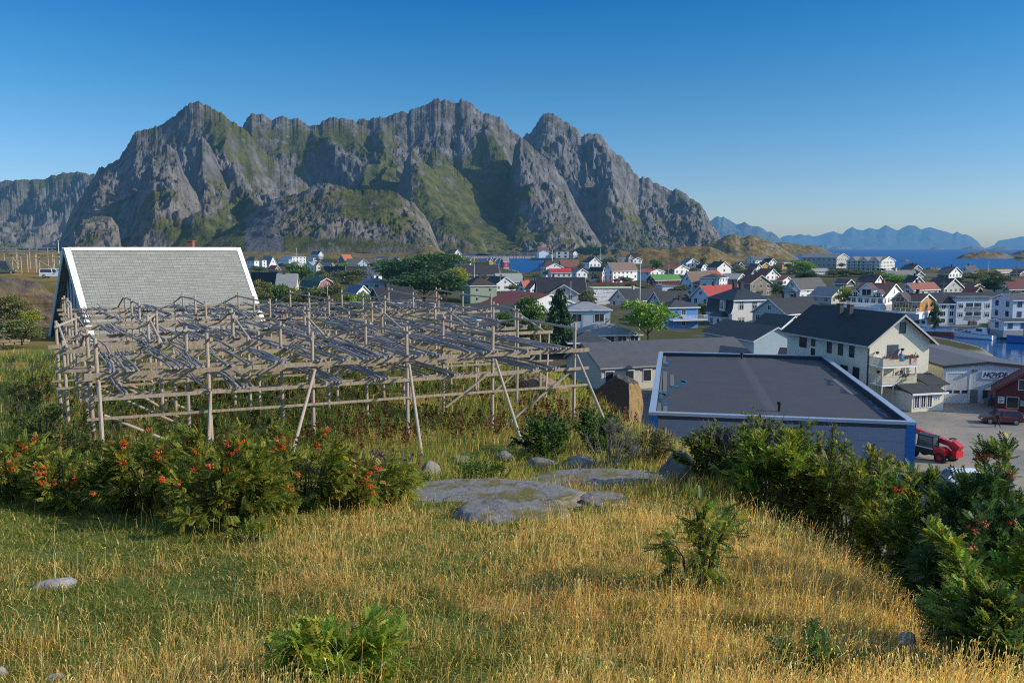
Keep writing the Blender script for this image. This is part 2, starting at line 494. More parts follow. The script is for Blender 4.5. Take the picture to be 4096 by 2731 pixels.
S5 = D([(1355, 560), (1372, 440), (1392, 372), (1405, 368), (1425, 400), (1450, 450), (1480, 500), (1520, 540), (1560, 572)])
K4 = D([(425, 480), (440, 400), (452, 330), (463, 312), (480, 330), (510, 390), (545, 450), (570, 530)])
K1 = D([(150, 572), (170, 520), (190, 505), (225, 495), (255, 498), (272, 520), (280, 572)])
K2 = D([(255, 572), (300, 500), (322, 420), (350, 345), (385, 330), (405, 345), (425, 400), (470, 480), (525, 500), (535, 530), (560, 572)])
K3 = D([(375, 572), (400, 540), (440, 490), (470, 482), (500, 510), (515, 550), (530, 572)])

SPOTS = [(495, 265, 35, 30, .8), (550, 330, 55, 50, .9), (590, 390, 60, 40, .8), (700, 330, 80, 45, .5), (800, 312, 60, 30, .7), (870, 360, 45, 45, .6), (1000, 430, 50, 60, .8), (1080, 365, 80, 55, .9), (1130, 430, 70, 55, .8), (1085, 500, 80, 45, 1.0),
         (1150, 535, 60, 30, .9), (430, 545, 70, 25, .8), (720, 562, 180, 14, .8), (1420, 505, 70, 45, .6), (300, 480, 60, 30, .5), (520, 535, 50, 30, .6), (1300, 470, 60, 90, -.9), (1020, 275, 120, 45, -.6), (1290, 330, 70, 60, -.6), (1450, 420, 60, 60, -.5), (560, 525, 75, 40, 1.0), (850, 470, 60, 45, .9), (900, 420, 40, 50, .7)]
_mx0 = (-330 - 1176) / 1900; _mx1 = (1680 - 1176) / 1900
def mountain_heights(xp, Z):
    X = xp * Z
    H = np.where(xp < -0.075, 7 + 3 * fbm(X / 60, Z / 60, 4, 5), -6.0) * np.ones_like(Z)
    GR = np.zeros_like(Z); SCR = np.zeros_like(Z)
    wx = X + 90 * fbm(X / 400, Z / 400, 3, 31); wz = Z + 90 * fbm(X / 400, Z / 400, 3, 37)
    wx = wx + 0.38 * Z
    sp1 = ridged(wx / 640, wz / 1500, 3, 1, gain=0.45)
    sp2 = ridged(wx / 190 + .5 * fbm(X / 150, Z / 150, 3, 15), wz / 270, 5, 7)
    det = fbm(X / 60, Z / 60, 6, 13, gain=.58)
    det2 = ridged((X + .38 * Z) / 55 + .8 * det, Z / 75 + .8 * det, 5, 19)
    lay = [(M0, 6900, 5000, .9, 1.2), (M1, 4300, 2850, .9, 1.75), (M2, 4900, 3350, .8, 1.8), (M3, 5000, 3150, .8, 1.95), (M4, 5600, 4300, 1.0, 1.25),
           (F1, 2950, 2480, .55, .85), (S1, 4150, 3150, .6, 1.3), (S1b, 4400, 3300, .55, 1.3), (S2, 4500, 3700, .7, 1.0), (S3, 3300, 3080, .4, .8), (S4, 3900, 3650, .4, .7),
           (S5, 5000, 4200, .7, 1.0), (K4, 3800, 3050, .6, 1.2), (K1, 2950, 2750, .5, .6), (K2, 3500, 2850, .8, .95), (K3, 3020, 2780, .4, .9)]
    for k, (S, zc, zb, amp, pw) in enumerate(lay):
        base = -0.0 - CAMZ
        te = np.interp(xp, S[:, 0], S[:, 1], left=-1, right=-1)
        E = te * zc + CAMZ
        Eraw = E; ENZ = np.clip(E / 400, 0, 1) * (20 * fbm(xp * 150, 0 * xp + k, 5, 70 + k) + 6 * perlin(xp * 800, 0 * xp + k, 5))
        E = np.where((xp < S[0, 0]) | (xp > S[-1, 0]), 0, np.maximum(E, 0))
        t = (zc - Z) / (zc - zb)
        tb = (Z - zc) / 700.0
        front = np.clip(1 - t, 0, 1)
        shp = np.where(t >= 0, front ** pw, np.clip(1 - tb, 0, 1))
        tt = np.clip(t, 0, 1)
        env = np.minimum(tt * 5, 1) * np.minimum(front * 3.5, 1)
        h = E * shp + ENZ * np.clip(1 - 9 * np.abs(np.clip(t, -1, 1)), 0, 1)
        yD = 569 - (h - CAMZ) / Z * 1900; xD = xp * 1900 + 1176
        gm = 0.55 * fbm(X / 420, Z / 420, 3, 91)
        for (cx, cy, rx, ry, wgt) in SPOTS:
            gm = gm + wgt * np.exp(-(((xD - cx) / rx) ** 2 + ((yD - cy) / ry) ** 2))
        gm = sstep(gm / 0.7)
        carve = amp * env * np.minimum(E, 700) * (0.5 * (sp1 - 0.66) + 0.2 * (1 - .7 * gm) * (sp2 - 0.62))
        edge = np.minimum(np.abs(tt) * 14, 1)
        h = h + carve + (env * 24 + 9 * edge * (E > 30)) * (1 - .75 * gm) * (det + 0.75 * (det2 - 0.6)) * min(1.5, amp + .4) * np.clip(E / 120, 0, 1)
        # rock steps
        st = 38.0
        hs = h + 2.2 * np.sin(h / st * 2 * np.pi + 3 * sp2) * env * np.clip(E / 300, 0, 1)
        hs = np.where(E > 1, hs, -50)
        GR = np.where(hs > H, gm, GR)
        H = np.maximum(H, hs)
    return H, GR, sp2

nc, nr = 1360, 470
xp1 = np.linspace(_mx0, _mx1, nc)
zz = np.concatenate([np.linspace(2380, 3400, 190), np.linspace(3404, 4700, 170), np.linspace(4706, 5800, 90), np.linspace(5830, 7600, 20)])
XP, ZZ = np.meshgrid(xp1, zz)
H, sp1_, sp2_ = mountain_heights(XP, ZZ)
XX = XP * ZZ
dHx = np.gradient(H, axis=1) / (np.gradient(XX, axis=1) + 1e-6)
dHz = np.gradient(H, axis=0) / (np.gradient(ZZ, axis=0) + 1e-6)
slope = np.sqrt(dHx ** 2 + dHz ** 2)
for _ in range(5):
    slope = (slope + np.roll(slope, 1, 0) + np.roll(slope, -1, 0) + np.roll(slope, 1, 1) + np.roll(slope, -1, 1)) / 5
patch = fbm(XX / 260, ZZ / 260, 4, 41)
grassf = sstep((1.9 - slope) / 1.2) * 0.42 + 0.5 * patch + 0.5 * sp1_ - 0.06
grassf = grassf * (1 - 0.55 * sstep((H - 520) / 250)) - 0.25 * (XP > 0.04) * sstep((XP - 0.04) / .1) * sstep((H - 250) / 200)
warm = sstep((430 - H) / 330) * sstep((slope - 0.5) / .5)
dx_, dy_ = XP * 1900 + 1176, ZZ
scr = sstep((1.25 - slope) / 0.5) * np.exp(-((dx_ - 605) / 42) ** 2) * sstep((520 - H) / 200) * 1.1 + 0.35 * np.exp(-((dx_ - 640) / 25) ** 2) * sstep((400 - H) / 100) * (ZZ < 4200)
col = np.stack([np.clip(grassf, 0, 1), np.clip(warm, 0, 1), np.clip(scr, 0, 1)], -1).reshape(-1, 3)
V = np.stack([XX, ZZ, H], -1).reshape(-1, 3)
nr = len(zz)
ii = (np.arange(nr - 1)[:, None] * nc + np.arange(nc - 1)[None, :]).ravel()
F = np.stack([ii, ii + 1, ii + nc + 1, ii + nc], -1)
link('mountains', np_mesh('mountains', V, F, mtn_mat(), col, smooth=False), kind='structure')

# distant blue ranges across the fjord
def far_range(name, pts, zc, zb, hl, seed):
    S = D(Zm(pts, 2700, 820, 1.685))
    xs = np.linspace(S[0, 0], S[-1, 0], 420)
    zs = np.concatenate([np.linspace(zb, zc, 60), np.linspace(zc * 1.02, zc * 1.15, 4)])
    XP, ZZ = np.meshgrid(xs, zs)
    X = XP * ZZ; E = np.maximum(np.interp(XP, S[:, 0], S[:, 1]) * zc + CAMZ, 0)
    t = (zc - ZZ) / (zc - zb); tt = np.clip(t, 0, 1)
    sc = zc / 16.0
    h = E * np.where(t >= 0, (1 - tt) ** 1.2, np.clip(1 + t * 3, 0, 1))
    env = np.minimum(tt * 6, 1) * np.minimum((1 - tt) * 5, 1)
    h = h + E * env * (0.5 * (ridged(X / sc, ZZ / (sc * 2.5), 5, seed) - 0.6)) + E * 0.02 * (tt > 0.0) * fbm(X / (sc * .1), ZZ / (sc * .1), 3, seed)
    n = len(xs); ii = (np.arange(len(zs) - 1)[:, None] * n + np.arange(n - 1)[None, :]).ravel()
    col = np.tile(np.array([[0.35, 0.0, 0.0]]), (X.size, 1))
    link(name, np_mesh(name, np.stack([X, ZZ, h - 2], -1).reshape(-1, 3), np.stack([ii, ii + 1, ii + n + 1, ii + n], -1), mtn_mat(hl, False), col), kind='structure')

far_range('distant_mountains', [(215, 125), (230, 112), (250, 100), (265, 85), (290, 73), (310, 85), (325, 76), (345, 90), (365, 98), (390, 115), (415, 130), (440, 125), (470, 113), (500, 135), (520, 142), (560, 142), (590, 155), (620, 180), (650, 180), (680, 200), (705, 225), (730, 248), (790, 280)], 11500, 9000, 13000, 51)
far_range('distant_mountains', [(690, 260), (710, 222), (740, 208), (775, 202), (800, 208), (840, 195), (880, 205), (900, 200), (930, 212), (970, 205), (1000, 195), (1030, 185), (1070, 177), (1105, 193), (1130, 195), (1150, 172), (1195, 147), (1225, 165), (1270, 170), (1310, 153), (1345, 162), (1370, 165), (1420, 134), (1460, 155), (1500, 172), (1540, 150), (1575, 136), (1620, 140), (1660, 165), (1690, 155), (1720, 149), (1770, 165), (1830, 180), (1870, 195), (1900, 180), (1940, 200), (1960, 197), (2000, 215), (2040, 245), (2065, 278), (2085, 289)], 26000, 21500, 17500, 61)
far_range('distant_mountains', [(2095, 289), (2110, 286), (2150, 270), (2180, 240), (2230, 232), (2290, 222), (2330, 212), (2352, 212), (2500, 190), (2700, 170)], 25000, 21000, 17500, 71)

# low rocky hills behind the town
def hill_mat():
    m, nt = newmat('rocky_hillside'); q = N(nt)
    g = q.n('ShaderNodeNewGeometry'); v = g.outputs['Position']
    n1 = q.noise(v, 0.06, 7, 0.7); n2 = q.noise(v, 0.35, 5, 0.7); n3 = q.noise(v, 0.022, 4, 0.6)
    sp = q.n('ShaderNodeSeparateXYZ'); q.l(g.outputs['Normal'], sp.inputs[0])
    rock = q.mix(n2, (0.09, 0.085, 0.08), (0.27, 0.24, 0.21))
    grass = q.mix(q.ramp(n3, [(0.4, (0, 0, 0)), (0.6, (1, 1, 1))]), (0.21, 0.15, 0.045), (0.07, 0.075, 0.025))
    grass = q.mix(n2, grass, (0.16, 0.10, 0.035))
    f = q.math('ADD', sp.outputs[2], q.math('MULTIPLY', q.math('SUBTRACT', n1, 0.5), 1.1))
    c = q.mix(q.ramp(f, [(0.74, (0, 0, 0)), (0.9, (1, 1, 1))]), rock, grass)
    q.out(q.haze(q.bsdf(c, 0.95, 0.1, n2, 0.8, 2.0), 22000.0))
    return m
HM = hill_mat()

def low_hill(name, pts, zc, zb, zback, seed, rough=1.0, tile=None):
    pts = [tuple(np.array(src(tile, *p)) * 2352 / 4096) for p in pts] if tile else Zm(pts, 2700, 820, 1.685)
    S = D(pts)
    xs = np.linspace(S[0, 0], S[-1, 0], 300)
    zs = np.concatenate([np.linspace(zb, zc, 90), np.linspace(zc * 1.01, zback, 12)])
    XP, ZZ = np.meshgrid(xs, zs); X = XP * ZZ
    E = np.maximum(np.interp(XP, S[:, 0], S[:, 1]) * zc + CAMZ, -3)
    t = (zc - ZZ) / (zc - zb); tt = np.clip(t, 0, 1)
    h = -3 + (E + 3) * np.where(t >= 0, np.sin((1 - tt) * np.pi / 2) ** 0.9, np.clip(1 - (ZZ - zc) / (zback - zc), 0, 1) ** 0.7)
    env = np.minimum(tt * 5, 1) * np.minimum((1 - tt) * 4, 1)
    k = np.clip(E / 25, 0.15, 1) * rough
    h = h + env * k * (7 * (ridged(X / 90, ZZ / 130, 5, seed) - .6) + 4 * fbm(X / 22, ZZ / 22, 4, seed + 3)) + 1.2 * k * fbm(X / 14, ZZ / 14, 3, seed + 8)
    n = len(xs); ii = (np.arange(len(zs) - 1)[:, None] * n + np.arange(n - 1)[None, :]).ravel()
    link(name, np_mesh(name, np.stack([X, ZZ, h], -1).reshape(-1, 3), np.stack([ii, ii + 1, ii + n + 1, ii + n], -1), HM), kind='structure')

low_hill('rocky_hill', [(150, 300), (200, 272), (240, 258), (280, 245), (330, 215), (370, 205), (410, 207), (440, 222), (465, 222), (500, 210), (530, 212), (570, 225), (620, 240), (680, 270), (730, 300), (800, 340), (845, 368)], 1720, 1400, 1900, 5, 1.2)
low_hill('rocky_hill', [(600, 320), (640, 275), (670, 255), (720, 250), (770, 258), (830, 265), (880, 277), (920, 272), (960, 280), (1010, 300), (1060, 325), (1080, 340)], 2700, 2350, 2900, 9)
low_hill('rocky_hill', [(-560, 200), (-350, 168), (-100, 152), (60, 165), (150, 140), (300, 132), (420, 138), (520, 150), (620, 118), (750, 105), (900, 118), (1000, 110), (1100, 150), (1200, 200), (1350, 240), (1500, 270)], 1250, 960, 1400, 14, 1.0, 'T3')
low_hill('shore_rocks', [(-3200, 130), (-2400, 140), (-1700, 128), (-1200, 135), (-400, 130), (150, 140), (500, 133), (700, 148), (1000, 140), (1300, 152), (1500, 142), (1690, 148), (1800, 118), (1870, 92), (1930, 84), (1990, 100), (2050, 135), (2090, 165), (2120, 190)], 1650, 1250, 1800, 21, 1.5, 'T1')

def islet(x0, x1, ytop, ybase, seed):
    sx0 = 2700 + x0 / 1.685; sx1 = 2700 + x1 / 1.685; st = 820 + ytop / 1.685; sb = 820 + ybase / 1.685
    Z = min(22 * FS / max(sb - 991.0, 4.5), 16000)
    a = at(sx0, sb, Z); b = at(sx1, sb, Z)
    W = (b - a).length / 2; hgt = max((sb - st) / FS * Z, 1.5)
    th = np.linspace(0, 2 * np.pi, 72, endpoint=False); rr = np.linspace(0, 1, 22)
    T, R_ = np.meshgrid(th, rr)
    wob = 1 + 0.18 * fbm(np.cos(T) * 1.7 + seed, np.sin(T) * 1.7, 3, seed)
    X = np.cos(T) * R_ * W * wob; Y = np.sin(T) * R_ * W * 0.45 * wob
    sc = W / 3
    h = hgt * ((1 - R_ ** 2.4) * (0.85 + 0.5 * fbm(X / sc, Y / sc, 4, seed)) + 0.12 * (ridged(X / sc * 2.5, Y / sc * 2.5, 4, seed + 2) - .6) * (1 - R_)) - 0.4 * R_ * R_
    n = 72; F = []
    for j in range(21):
        for i in range(72):
            F.append((j * n + i, j * n + (i + 1) % n, (j + 1) * n + (i + 1) % n, (j + 1) * n + i))
    link('islet', np_mesh('islet', np.stack([X, Y, h], -1).reshape(-1, 3), np.array(F), HM), loc=((a.x + b.x) / 2, Z, 0), kind='structure')

for k, s in enumerate([(1885, 2300, 309, 361, ), (2262, 2500, 296, 346), (2285, 2480, 358, 376), (1515, 1582, 364, 377), (1662, 1810, 414, 446), (1925, 2085, 281, 301), (2125, 2262, 285, 302),
                       (1716, 1818, 284, 298), (1033, 1140, 279, 298), (950, 1065, 257, 292), (1060, 1190, 272, 291), (1198, 1312, 278, 291), (880, 960, 268, 290)]):
    islet(*s, seed=k * 3 + 1)
# ------------------------------------------------------------------ buildings
BASES = []            # (x, y, z) of every building, the town terrain is draped under them
WHITE = (0.84, 0.84, 0.82); PALEBLUE = (0.7, 0.76, 0.8); CREAM = (0.66, 0.6, 0.42); OLDWHITE = (0.52, 0.51, 0.47)
BLACK = (0.022, 0.023, 0.026); CHAR = (0.045, 0.046, 0.05); DGREY = (0.085, 0.085, 0.09); GREY = (0.17, 0.17, 0.17); LGREY = (0.3, 0.3, 0.28)
RED = (0.36, 0.035, 0.02); ORANGE = (0.42, 0.10, 0.03); RBROWN = (0.13, 0.045, 0.03); BROWN = (0.15, 0.095, 0.065); SLATE = (0.09, 0.13, 0.18)
DRED = (0.16, 0.025, 0.016); GREEN = (0.09, 0.22, 0.04)
TOWN = 'houses of the fishing town'
_wm = {}

def window_meshes(w, h, style='two', frame=(0.78, 0.78, 0.76)):
    key = (round(w, 2), round(h, 2), style, frame)
    if key not in _wm:
        f = MB(); b = 0.09
        f.box(-w / 2 - b, w / 2 + b, -0.06, 0.0, -h / 2 - b, -h / 2)
        f.box(-w / 2 - b, w / 2 + b, -0.06, 0.0, h / 2, h / 2 + b)
        f.box(-w / 2 - b, -w / 2, -0.06, 0.0, -h / 2, h / 2)
        f.box(w / 2, w / 2 + b, -0.06, 0.0, -h / 2, h / 2)
        m = 0.03
        if style in ('two', 'cross', 'six'):
            f.box(-m, m, -0.05, -0.01, -h / 2, h / 2)
        if style in ('cross', 'six'):
            f.box(-w / 2, -m, -0.05, -0.01, h * 0.12, h * 0.12 + 2 * m); f.box(m, w / 2, -0.05, -0.01, h * 0.12, h * 0.12 + 2 * m)
        if style == 'six':
            f.box(-w / 2, -m, -0.05, -0.01, h * 0.3, h * 0.3 + 2 * m); f.box(m, w / 2, -0.05, -0.01, h * 0.3, h * 0.3 + 2 * m)
        fm = f.mesh('window', plain(frame, 0.5))
        p = MB().add([(-w / 2, -0.02, -h / 2), (w / 2, -0.02, -h / 2), (w / 2, -0.02, h / 2), (-w / 2, -0.02, h / 2)], [(0, 1, 2, 3)])
        _wm[key] = (fm, p.mesh('pane', glass()))
    return _wm[key]

def add_window(root, x, y, z, rot, w=1.0, h=1.2, style='two', frame=(0.78, 0.78, 0.76), name='window'):
    fm, pm = window_meshes(w, h, style, frame)
    o = link(name, fm, root, (x, y, z), (0, 0, rot))
    link('pane', pm, o)
    return o

def gable_prof(w, h, r, typ):
    if typ == 'gambrel':
        return [(-w / 2, 0), (w / 2, 0), (w / 2, h), (w * 0.33, h + r * 0.62), (0, h + r), (-w * 0.33, h + r * 0.62), (-w / 2, h)]
    return [(-w / 2, 0), (w / 2, 0), (w / 2, h), (0, h + r), (-w / 2, h)]

def roof_prof(w, h, r, typ, ov, th):
    if typ == 'gambrel':
        top = [(w / 2 + ov * 0.6, h - ov), (w * 0.33 + 0.05, h + r * 0.62), (0, h + r), (-w * 0.33 - 0.05, h + r * 0.62), (-w / 2 - ov * 0.6, h - ov)]
    else:
        k = r / (w / 2)
        top = [(w / 2 + ov, h - ov * k), (0, h + r), (-w / 2 - ov, h - ov * k)]
    return top + [(x, z + th) for x, z in reversed(top)]

def house(name, label, cat, loc, yaw, w, L, h, r, wall=WHITE, roof=CHAR, typ='gable', rk='tile', side='R', found=3.0, boards='h', win=True, chim=1,
          trim=(0.76, 0.76, 0.74), ov=0.4, far=False, group=TOWN, wsize=(1.0, 1.25), style='two', nf=None, wframe=(0.78, 0.78, 0.76), ng=None, ns=None, foundc=None, chimc=(0.06, 0.06, 0.065), attic=True, wear=0.2):
    root = thing(name, label, cat, loc, yaw, group)
    wm_ = paint(wall, boards, wear)
    mb = MB()
    if typ in ('gable', 'gambrel'):
        mb.prism(gable_prof(w, h, r * 0.985, typ), 0, L)
    else:
        mb.box(-w / 2, w / 2, 0, L, 0, h)
    wo = mb.build('wall', wm_, root)
    if found > 0:
        MB().box(-w / 2 + 0.02, w / 2 - 0.02, 0.02, L - 0.02, -found, 0).build('foundation', plain(foundc or (0.32, 0.31, 0.3), 0.9), root)
    rm = roofm(roof, rk)
    ro = None
    if typ in ('gable', 'gambrel'):
        ro = MB().prism(roof_prof(w, h + 0.02, r, typ, ov, 0.14), -ov, L + ov).build('roof', rm, root)
        if trim:
            t = MB()
            pr = roof_prof(w, h + 0.0, r, typ, ov + 0.01, 0.12); n = len(pr) // 2
            for yy in (-ov - 0.05, L + ov + 0.012):
                for i in range(n - 1):
                    (x0, z0), (x1, z1) = pr[i], pr[i + 1]
                    t.add([(x0, yy, z0 - 0.17), (x1, yy, z1 - 0.17), (x1, yy, z1 + 0.12), (x0, yy, z0 + 0.12), (x0, yy + 0.04, z0 - 0.17), (x1, yy + 0.04, z1 - 0.17), (x1, yy + 0.04, z1 + 0.12), (x0, yy + 0.04, z0 + 0.12)],
                          [(3, 2, 1, 0), (4, 5, 6, 7), (0, 1, 5, 4), (2, 3, 7, 6), (1, 2, 6, 5), (3, 0, 4, 7)])
            (xe, ze) = pr[0]
            for sx in (1, -1):
                t.box(min(sx * xe, sx * (xe + 0.05)), max(sx * xe, sx * (xe + 0.05)), -ov, L + ov, ze - 0.12, ze + 0.12)
            t.build('trim', plain(trim, 0.55), root)
    elif typ == 'hip':
        o = ov; k = min(w, L) / 2
        x0, x1, y0, y1 = -w / 2 - o, w / 2 + o, -o, L + o
        if w > L:
            a, b = (x0 + k + o, L / 2), (x1 - k - o, L / 2)
            f = [(0, 1, 5, 4), (1, 2, 5), (2, 3, 4, 5), (3, 0, 4)]
        else:
            a, b = (0, y0 + k + o), (0, y1 - k - o)
            f = [(0, 1, 4), (1, 2, 5, 4), (2, 3, 5), (3, 0, 4, 5)]
        ze = h + 0.02
        m = MB().add([(x0, y0, ze), (x1, y0, ze), (x1, y1, ze), (x0, y1, ze), (a[0], a[1], h + r), (b[0], b[1], h + r)], f + [(3, 2, 1, 0)])
        ro = m.build('roof', rm, root)
        if trim:
            t = MB(); e = 0.05
            for bx in ((x0 - e, x1 + e, y0 - e, y0 - 0.004), (x0 - e, x1 + e, y1 + 0.004, y1 + e), (x0 - e, x0 - 0.004, y0 - 0.004, y1 + 0.004), (x1 + 0.004, x1 + e, y0 - 0.004, y1 + 0.004)):
                t.box(*bx, ze - 0.2, ze + 0.05)
            t.build('trim', plain(trim, 0.55), root)
    else:
        ro = MB().box(-w / 2 - ov * .5, w / 2 + ov * .5, -ov * .5, L + ov * .5, h + 0.003, h + 0.28).build('roof', rm, root)
    for c in range(chim):
        yy = L * (0.35 + 0.3 * c) if typ != 'hip' or L >= w else L / 2
        xx = 0.0 if typ != 'hip' or L >= w else (0.15 + 0.5 * c) * w * 0.4
        MB().box(xx - 0.32, xx + 0.32, yy - 0.32, yy + 0.32, h + r - 0.5, h + r + 0.95).box(xx - 0.38, xx + 0.38, yy - 0.38, yy + 0.38, h + r + 0.954, h + r + 1.07).build('chimney', plain(chimc, 0.85), ro)
    if win:
        n_f = nf or max(1, int(h / 2.5 + 0.25)); rng = random.Random(hash(label) % 1000 if False else sum(map(ord, label)))
        for i in range(n_f):
            z = (i + 0.56) * h / n_f
            hh = min(wsize[1], h / n_f * 0.6)
            n = ng if ng is not None else max(1, int(w / 2.7))
            for j in range(n):
                x = (j + 0.5) / n * w - w / 2
                add_window(root, x, -0.002, z, 0, wsize[0], hh, style, wframe)
            n = ns if ns is not None else max(1, int(L / 3.0))
            for j in range(n):
                y = (j + 0.5) / n * L
                if rng.random() < 0.12:
                    continue
                sx = -1 if side == 'R' else 1
                add_window(root, sx * (w / 2 + 0.002), y, z, sx * math.pi / 2, wsize[0], hh, style, wframe)
        if attic and typ in ('gable', 'gambrel') and r > 1.5:
            add_window(root, 0, -0.002, h + r * 0.36, 0, wsize[0] * 0.8, min(1.0, r * 0.4), style, wframe)
    BASES.append((loc[0], loc[1], loc[2]))
    return dict(root=root, w=w, L=L, h=h, r=r, roof=ro, side=side, wallm=wm_, roofm=rm)

def bld(name, label, tile, cx, cy, lw, rw, th, Z, rp, hp, g='R', wall=WHITE, roof=CHAR, **kw):
    """a house read off its near corner: (cx, cy) eave above the corner, left and right extents, yaw of the right face"""
    ox, oy, s = TILES[tile]
    m = Z / (FS * s)
    A = P(tile, cx, cy, Z)
    t = math.radians(th); x0 = A.x / Z
    def tx(px):
        r_ = ray(*src(tile, px, cy)); return r_.x / r_.y
    if rw < 0: W = -rw
    else:
        b = tx(cx + rw); W = (b * Z - A.x) / (math.cos(t) - b * math.sin(t))
    if lw < 0: Lf = -lw
    else:
        b = tx(cx - lw); den = math.sin(t) + b * math.cos(t)
        Lf = (A.x - b * Z) / den if den > 0.12 else 8.0
        if th <= 20 and lw < 25: Lf = max(Lf, kw.pop('depth', 8.0))
    kw.pop('depth', None)
    W = min(max(W, 2.0), 40); Lf = min(max(Lf, 2.5), 40)
    h = hp * m; r = rp * m
    z0 = A.z - h
    if g == 'R':
        yaw = t; w, L = W, Lf
        ctr = Vector((A.x + math.cos(t) * W / 2, A.y + math.sin(t) * W / 2, z0))
    else:
        yaw = t - math.pi / 2; w, L = Lf, W
        ctr = Vector((A.x - math.sin(t) * Lf / 2, A.y + math.cos(t) * Lf / 2, z0))
        kw.setdefault('side', 'L')
    if Z > 430: kw.setdefault('found', max(2.0, z0 - 0.5))
    kw.setdefault('found', min(max(1.5, z0 - 1.5), 5.0))
    cat = kw.pop('cat', 'house')
    d = house(name, label, cat, ctr, yaw, w, L, max(h, 0.6), r, wall, roof, **kw)
    return d

def dormer(d, side, y, w, hz, rise, depth, front=None, z0=None, win=True, wsize=(0.9, 1.0), style='two', roofm_=None, name='dormer'):
    """a small gabled dormer or cross gable on the side face (x = -w/2 for 'R') of a house"""
    sx = -1 if side == 'R' else 1
    X = sx * d['w'] / 2 if front is None else sx * front
    z0 = d['h'] if z0 is None else z0
    hold = MB().prism([(-w / 2, z0), (w / 2, z0), (w / 2, z0 + hz), (0, z0 + hz + rise), (-w / 2, z0 + hz)], 0, depth).build(name, d['wallm'], d['root'], loc=(X, y, 0), rot=(0, 0, sx * math.pi / 2))
    MB().prism(roof_prof(w, z0 + hz + 0.02, rise, 'gable', 0.22, 0.12), -0.3, depth).build('dormer_roof', roofm_ or d['roofm'], hold)
    t = MB(); pr = roof_prof(w, z0 + hz, rise, 'gable', 0.22, 0.12)
    for i in range(2):
        (x0, a), (x1, b) = pr[i], pr[i + 1]
        t.add([(x0, -0.35, a - 0.15), (x1, -0.35, b - 0.15), (x1, -0.35, b + 0.14), (x0, -0.35, a + 0.14)], [(3, 2, 1, 0)])
    t.build('trim', plain((0.76, 0.76, 0.74), 0.55), hold)
    if win:
        fm, pm = window_meshes(wsize[0], wsize[1], style)
        o = link('window', MBjoin(wsize, style), hold, (0, -0.002, z0 + hz * 0.55 + rise * .1))
    return hold

_wj = {}
def MBjoin(ws, style):
    """window with its glass in one mesh, for dormers (already a sub-part)"""
    k = (ws, style)
    if k not in _wj:
        w, h = ws; b = 0.08; f = MB()
        f.box(-w / 2 - b, w / 2 + b, -0.06, 0, -h / 2 - b, -h / 2).box(-w / 2 - b, w / 2 + b, -0.06, 0, h / 2, h / 2 + b)
        f.box(-w / 2 - b, -w / 2, -0.06, 0, -h / 2, h / 2).box(w / 2, w / 2 + b, -0.06, 0, -h / 2, h / 2).box(-0.03, 0.03, -0.05, -0.01, -h / 2, h / 2)
        f.add([(-w / 2, -0.02, -h / 2), (w / 2, -0.02, -h / 2), (w / 2, -0.02, h / 2), (-w / 2, -0.02, h / 2)], [(0, 1, 2, 3)], 1)
        _wj[k] = f.mesh('window', [plain((0.78, 0.78, 0.76), 0.5), glass()])
    return _wj[k]

def railing(parent, pts, hgt=1.0, mat=None, step=0.16, rails=None, name='railing', solid=0.0):
    m = MB()
    for a, b in zip(pts[:-1], pts[1:]):
        a = Vector(a); b = Vector(b); n = max(1, int((b - a).length / step))
        m.bar(a + Vector((0, 0, hgt)), b + Vector((0, 0, hgt)), 0.08, 0.08)
        for rz in (rails or (0.1,)):
            m.bar(a + Vector((0, 0, rz * hgt)), b + Vector((0, 0, rz * hgt)), 0.05, 0.07)
        for i in range(n + 1):
            p = a.lerp(b, i / n)
            m.bar(p, p + Vector((0, 0, hgt * 0.98)), 0.075, 0.03, up=(b - a))
    return m.build(name, mat or plain((0.76, 0.76, 0.74), 0.5), parent)

H = 'wooden_house'
FARW = dict(attic=False)
# ---- tile T1: town behind the racks, left and centre
bld(H, 'two storey white house with shallow grey hip roof beside the steep roof edge', 'T1', 275, 222, 85, 45, 50, 700, 38, 70, 'R', WHITE, DGREY, typ='hip')
bld(H, 'white flat topped box annex right of the grey hip roofed house', 'T1', 350, 215, 30, 40, 45, 690, 0, 80, 'R', WHITE, GREY, typ='flat', chim=0)
bld(H, 'white gable under brown grey roof just left of the modern white block', 'T1', 418, 255, 85, 75, 35, 720, 77, 40, 'R', WHITE, (0.17, 0.16, 0.14))
bld('modern_house', 'modern white flat roofed block, the higher of the pair of white boxes', 'T1', 632, 182, 105, 130, 30, 800, 0, 75, 'R', WHITE, LGREY, typ='flat', chim=0, style='plain')
bld('modern_house', 'low white flat box in front of the modern white block', 'T1', 600, 210, 115, 25, 30, 790, 0, 60, 'R', WHITE, LGREY, typ='flat', chim=0, style='plain')
bld(H, 'low house with pale grey hip roof behind the round green tree', 'T1', 680, 255, 80, 60, 35, 640, 25, 25, 'R', OLDWHITE, LGREY, typ='hip')
bld(H, 'pale blue white gabled house above the round green tree', 'T1', 838, 270, 95, 50, 60, 560, 38, 55, 'L', PALEBLUE, LGREY)
bld(H, 'cream gabled house with grey roof right of the pale blue gable', 'T1', 858, 265, 20, 50, 35, 540, 25, 55, 'R', CREAM, GREY)
bld(H, 'long low pale building with flat roof left of the orange roof', 'T1', 830, 195, 60, 80, 30, 900, 0, 30, 'R', PALEBLUE, LGREY, typ='flat', chim=0)
bld(H, 'dark green gabled house with bright orange roof', 'T1', 1122, 205, 48, 78, 40, 850, 42, 35, 'L', (0.05, 0.12, 0.07), (0.5, 0.13, 0.03), chim=0)
bld(H, 'small distant white gable with black roof on the rocky shore', 'T1', 880, 160, 75, 45, 35, 1300, 30, 14, 'R', WHITE, BLACK, chim=0)
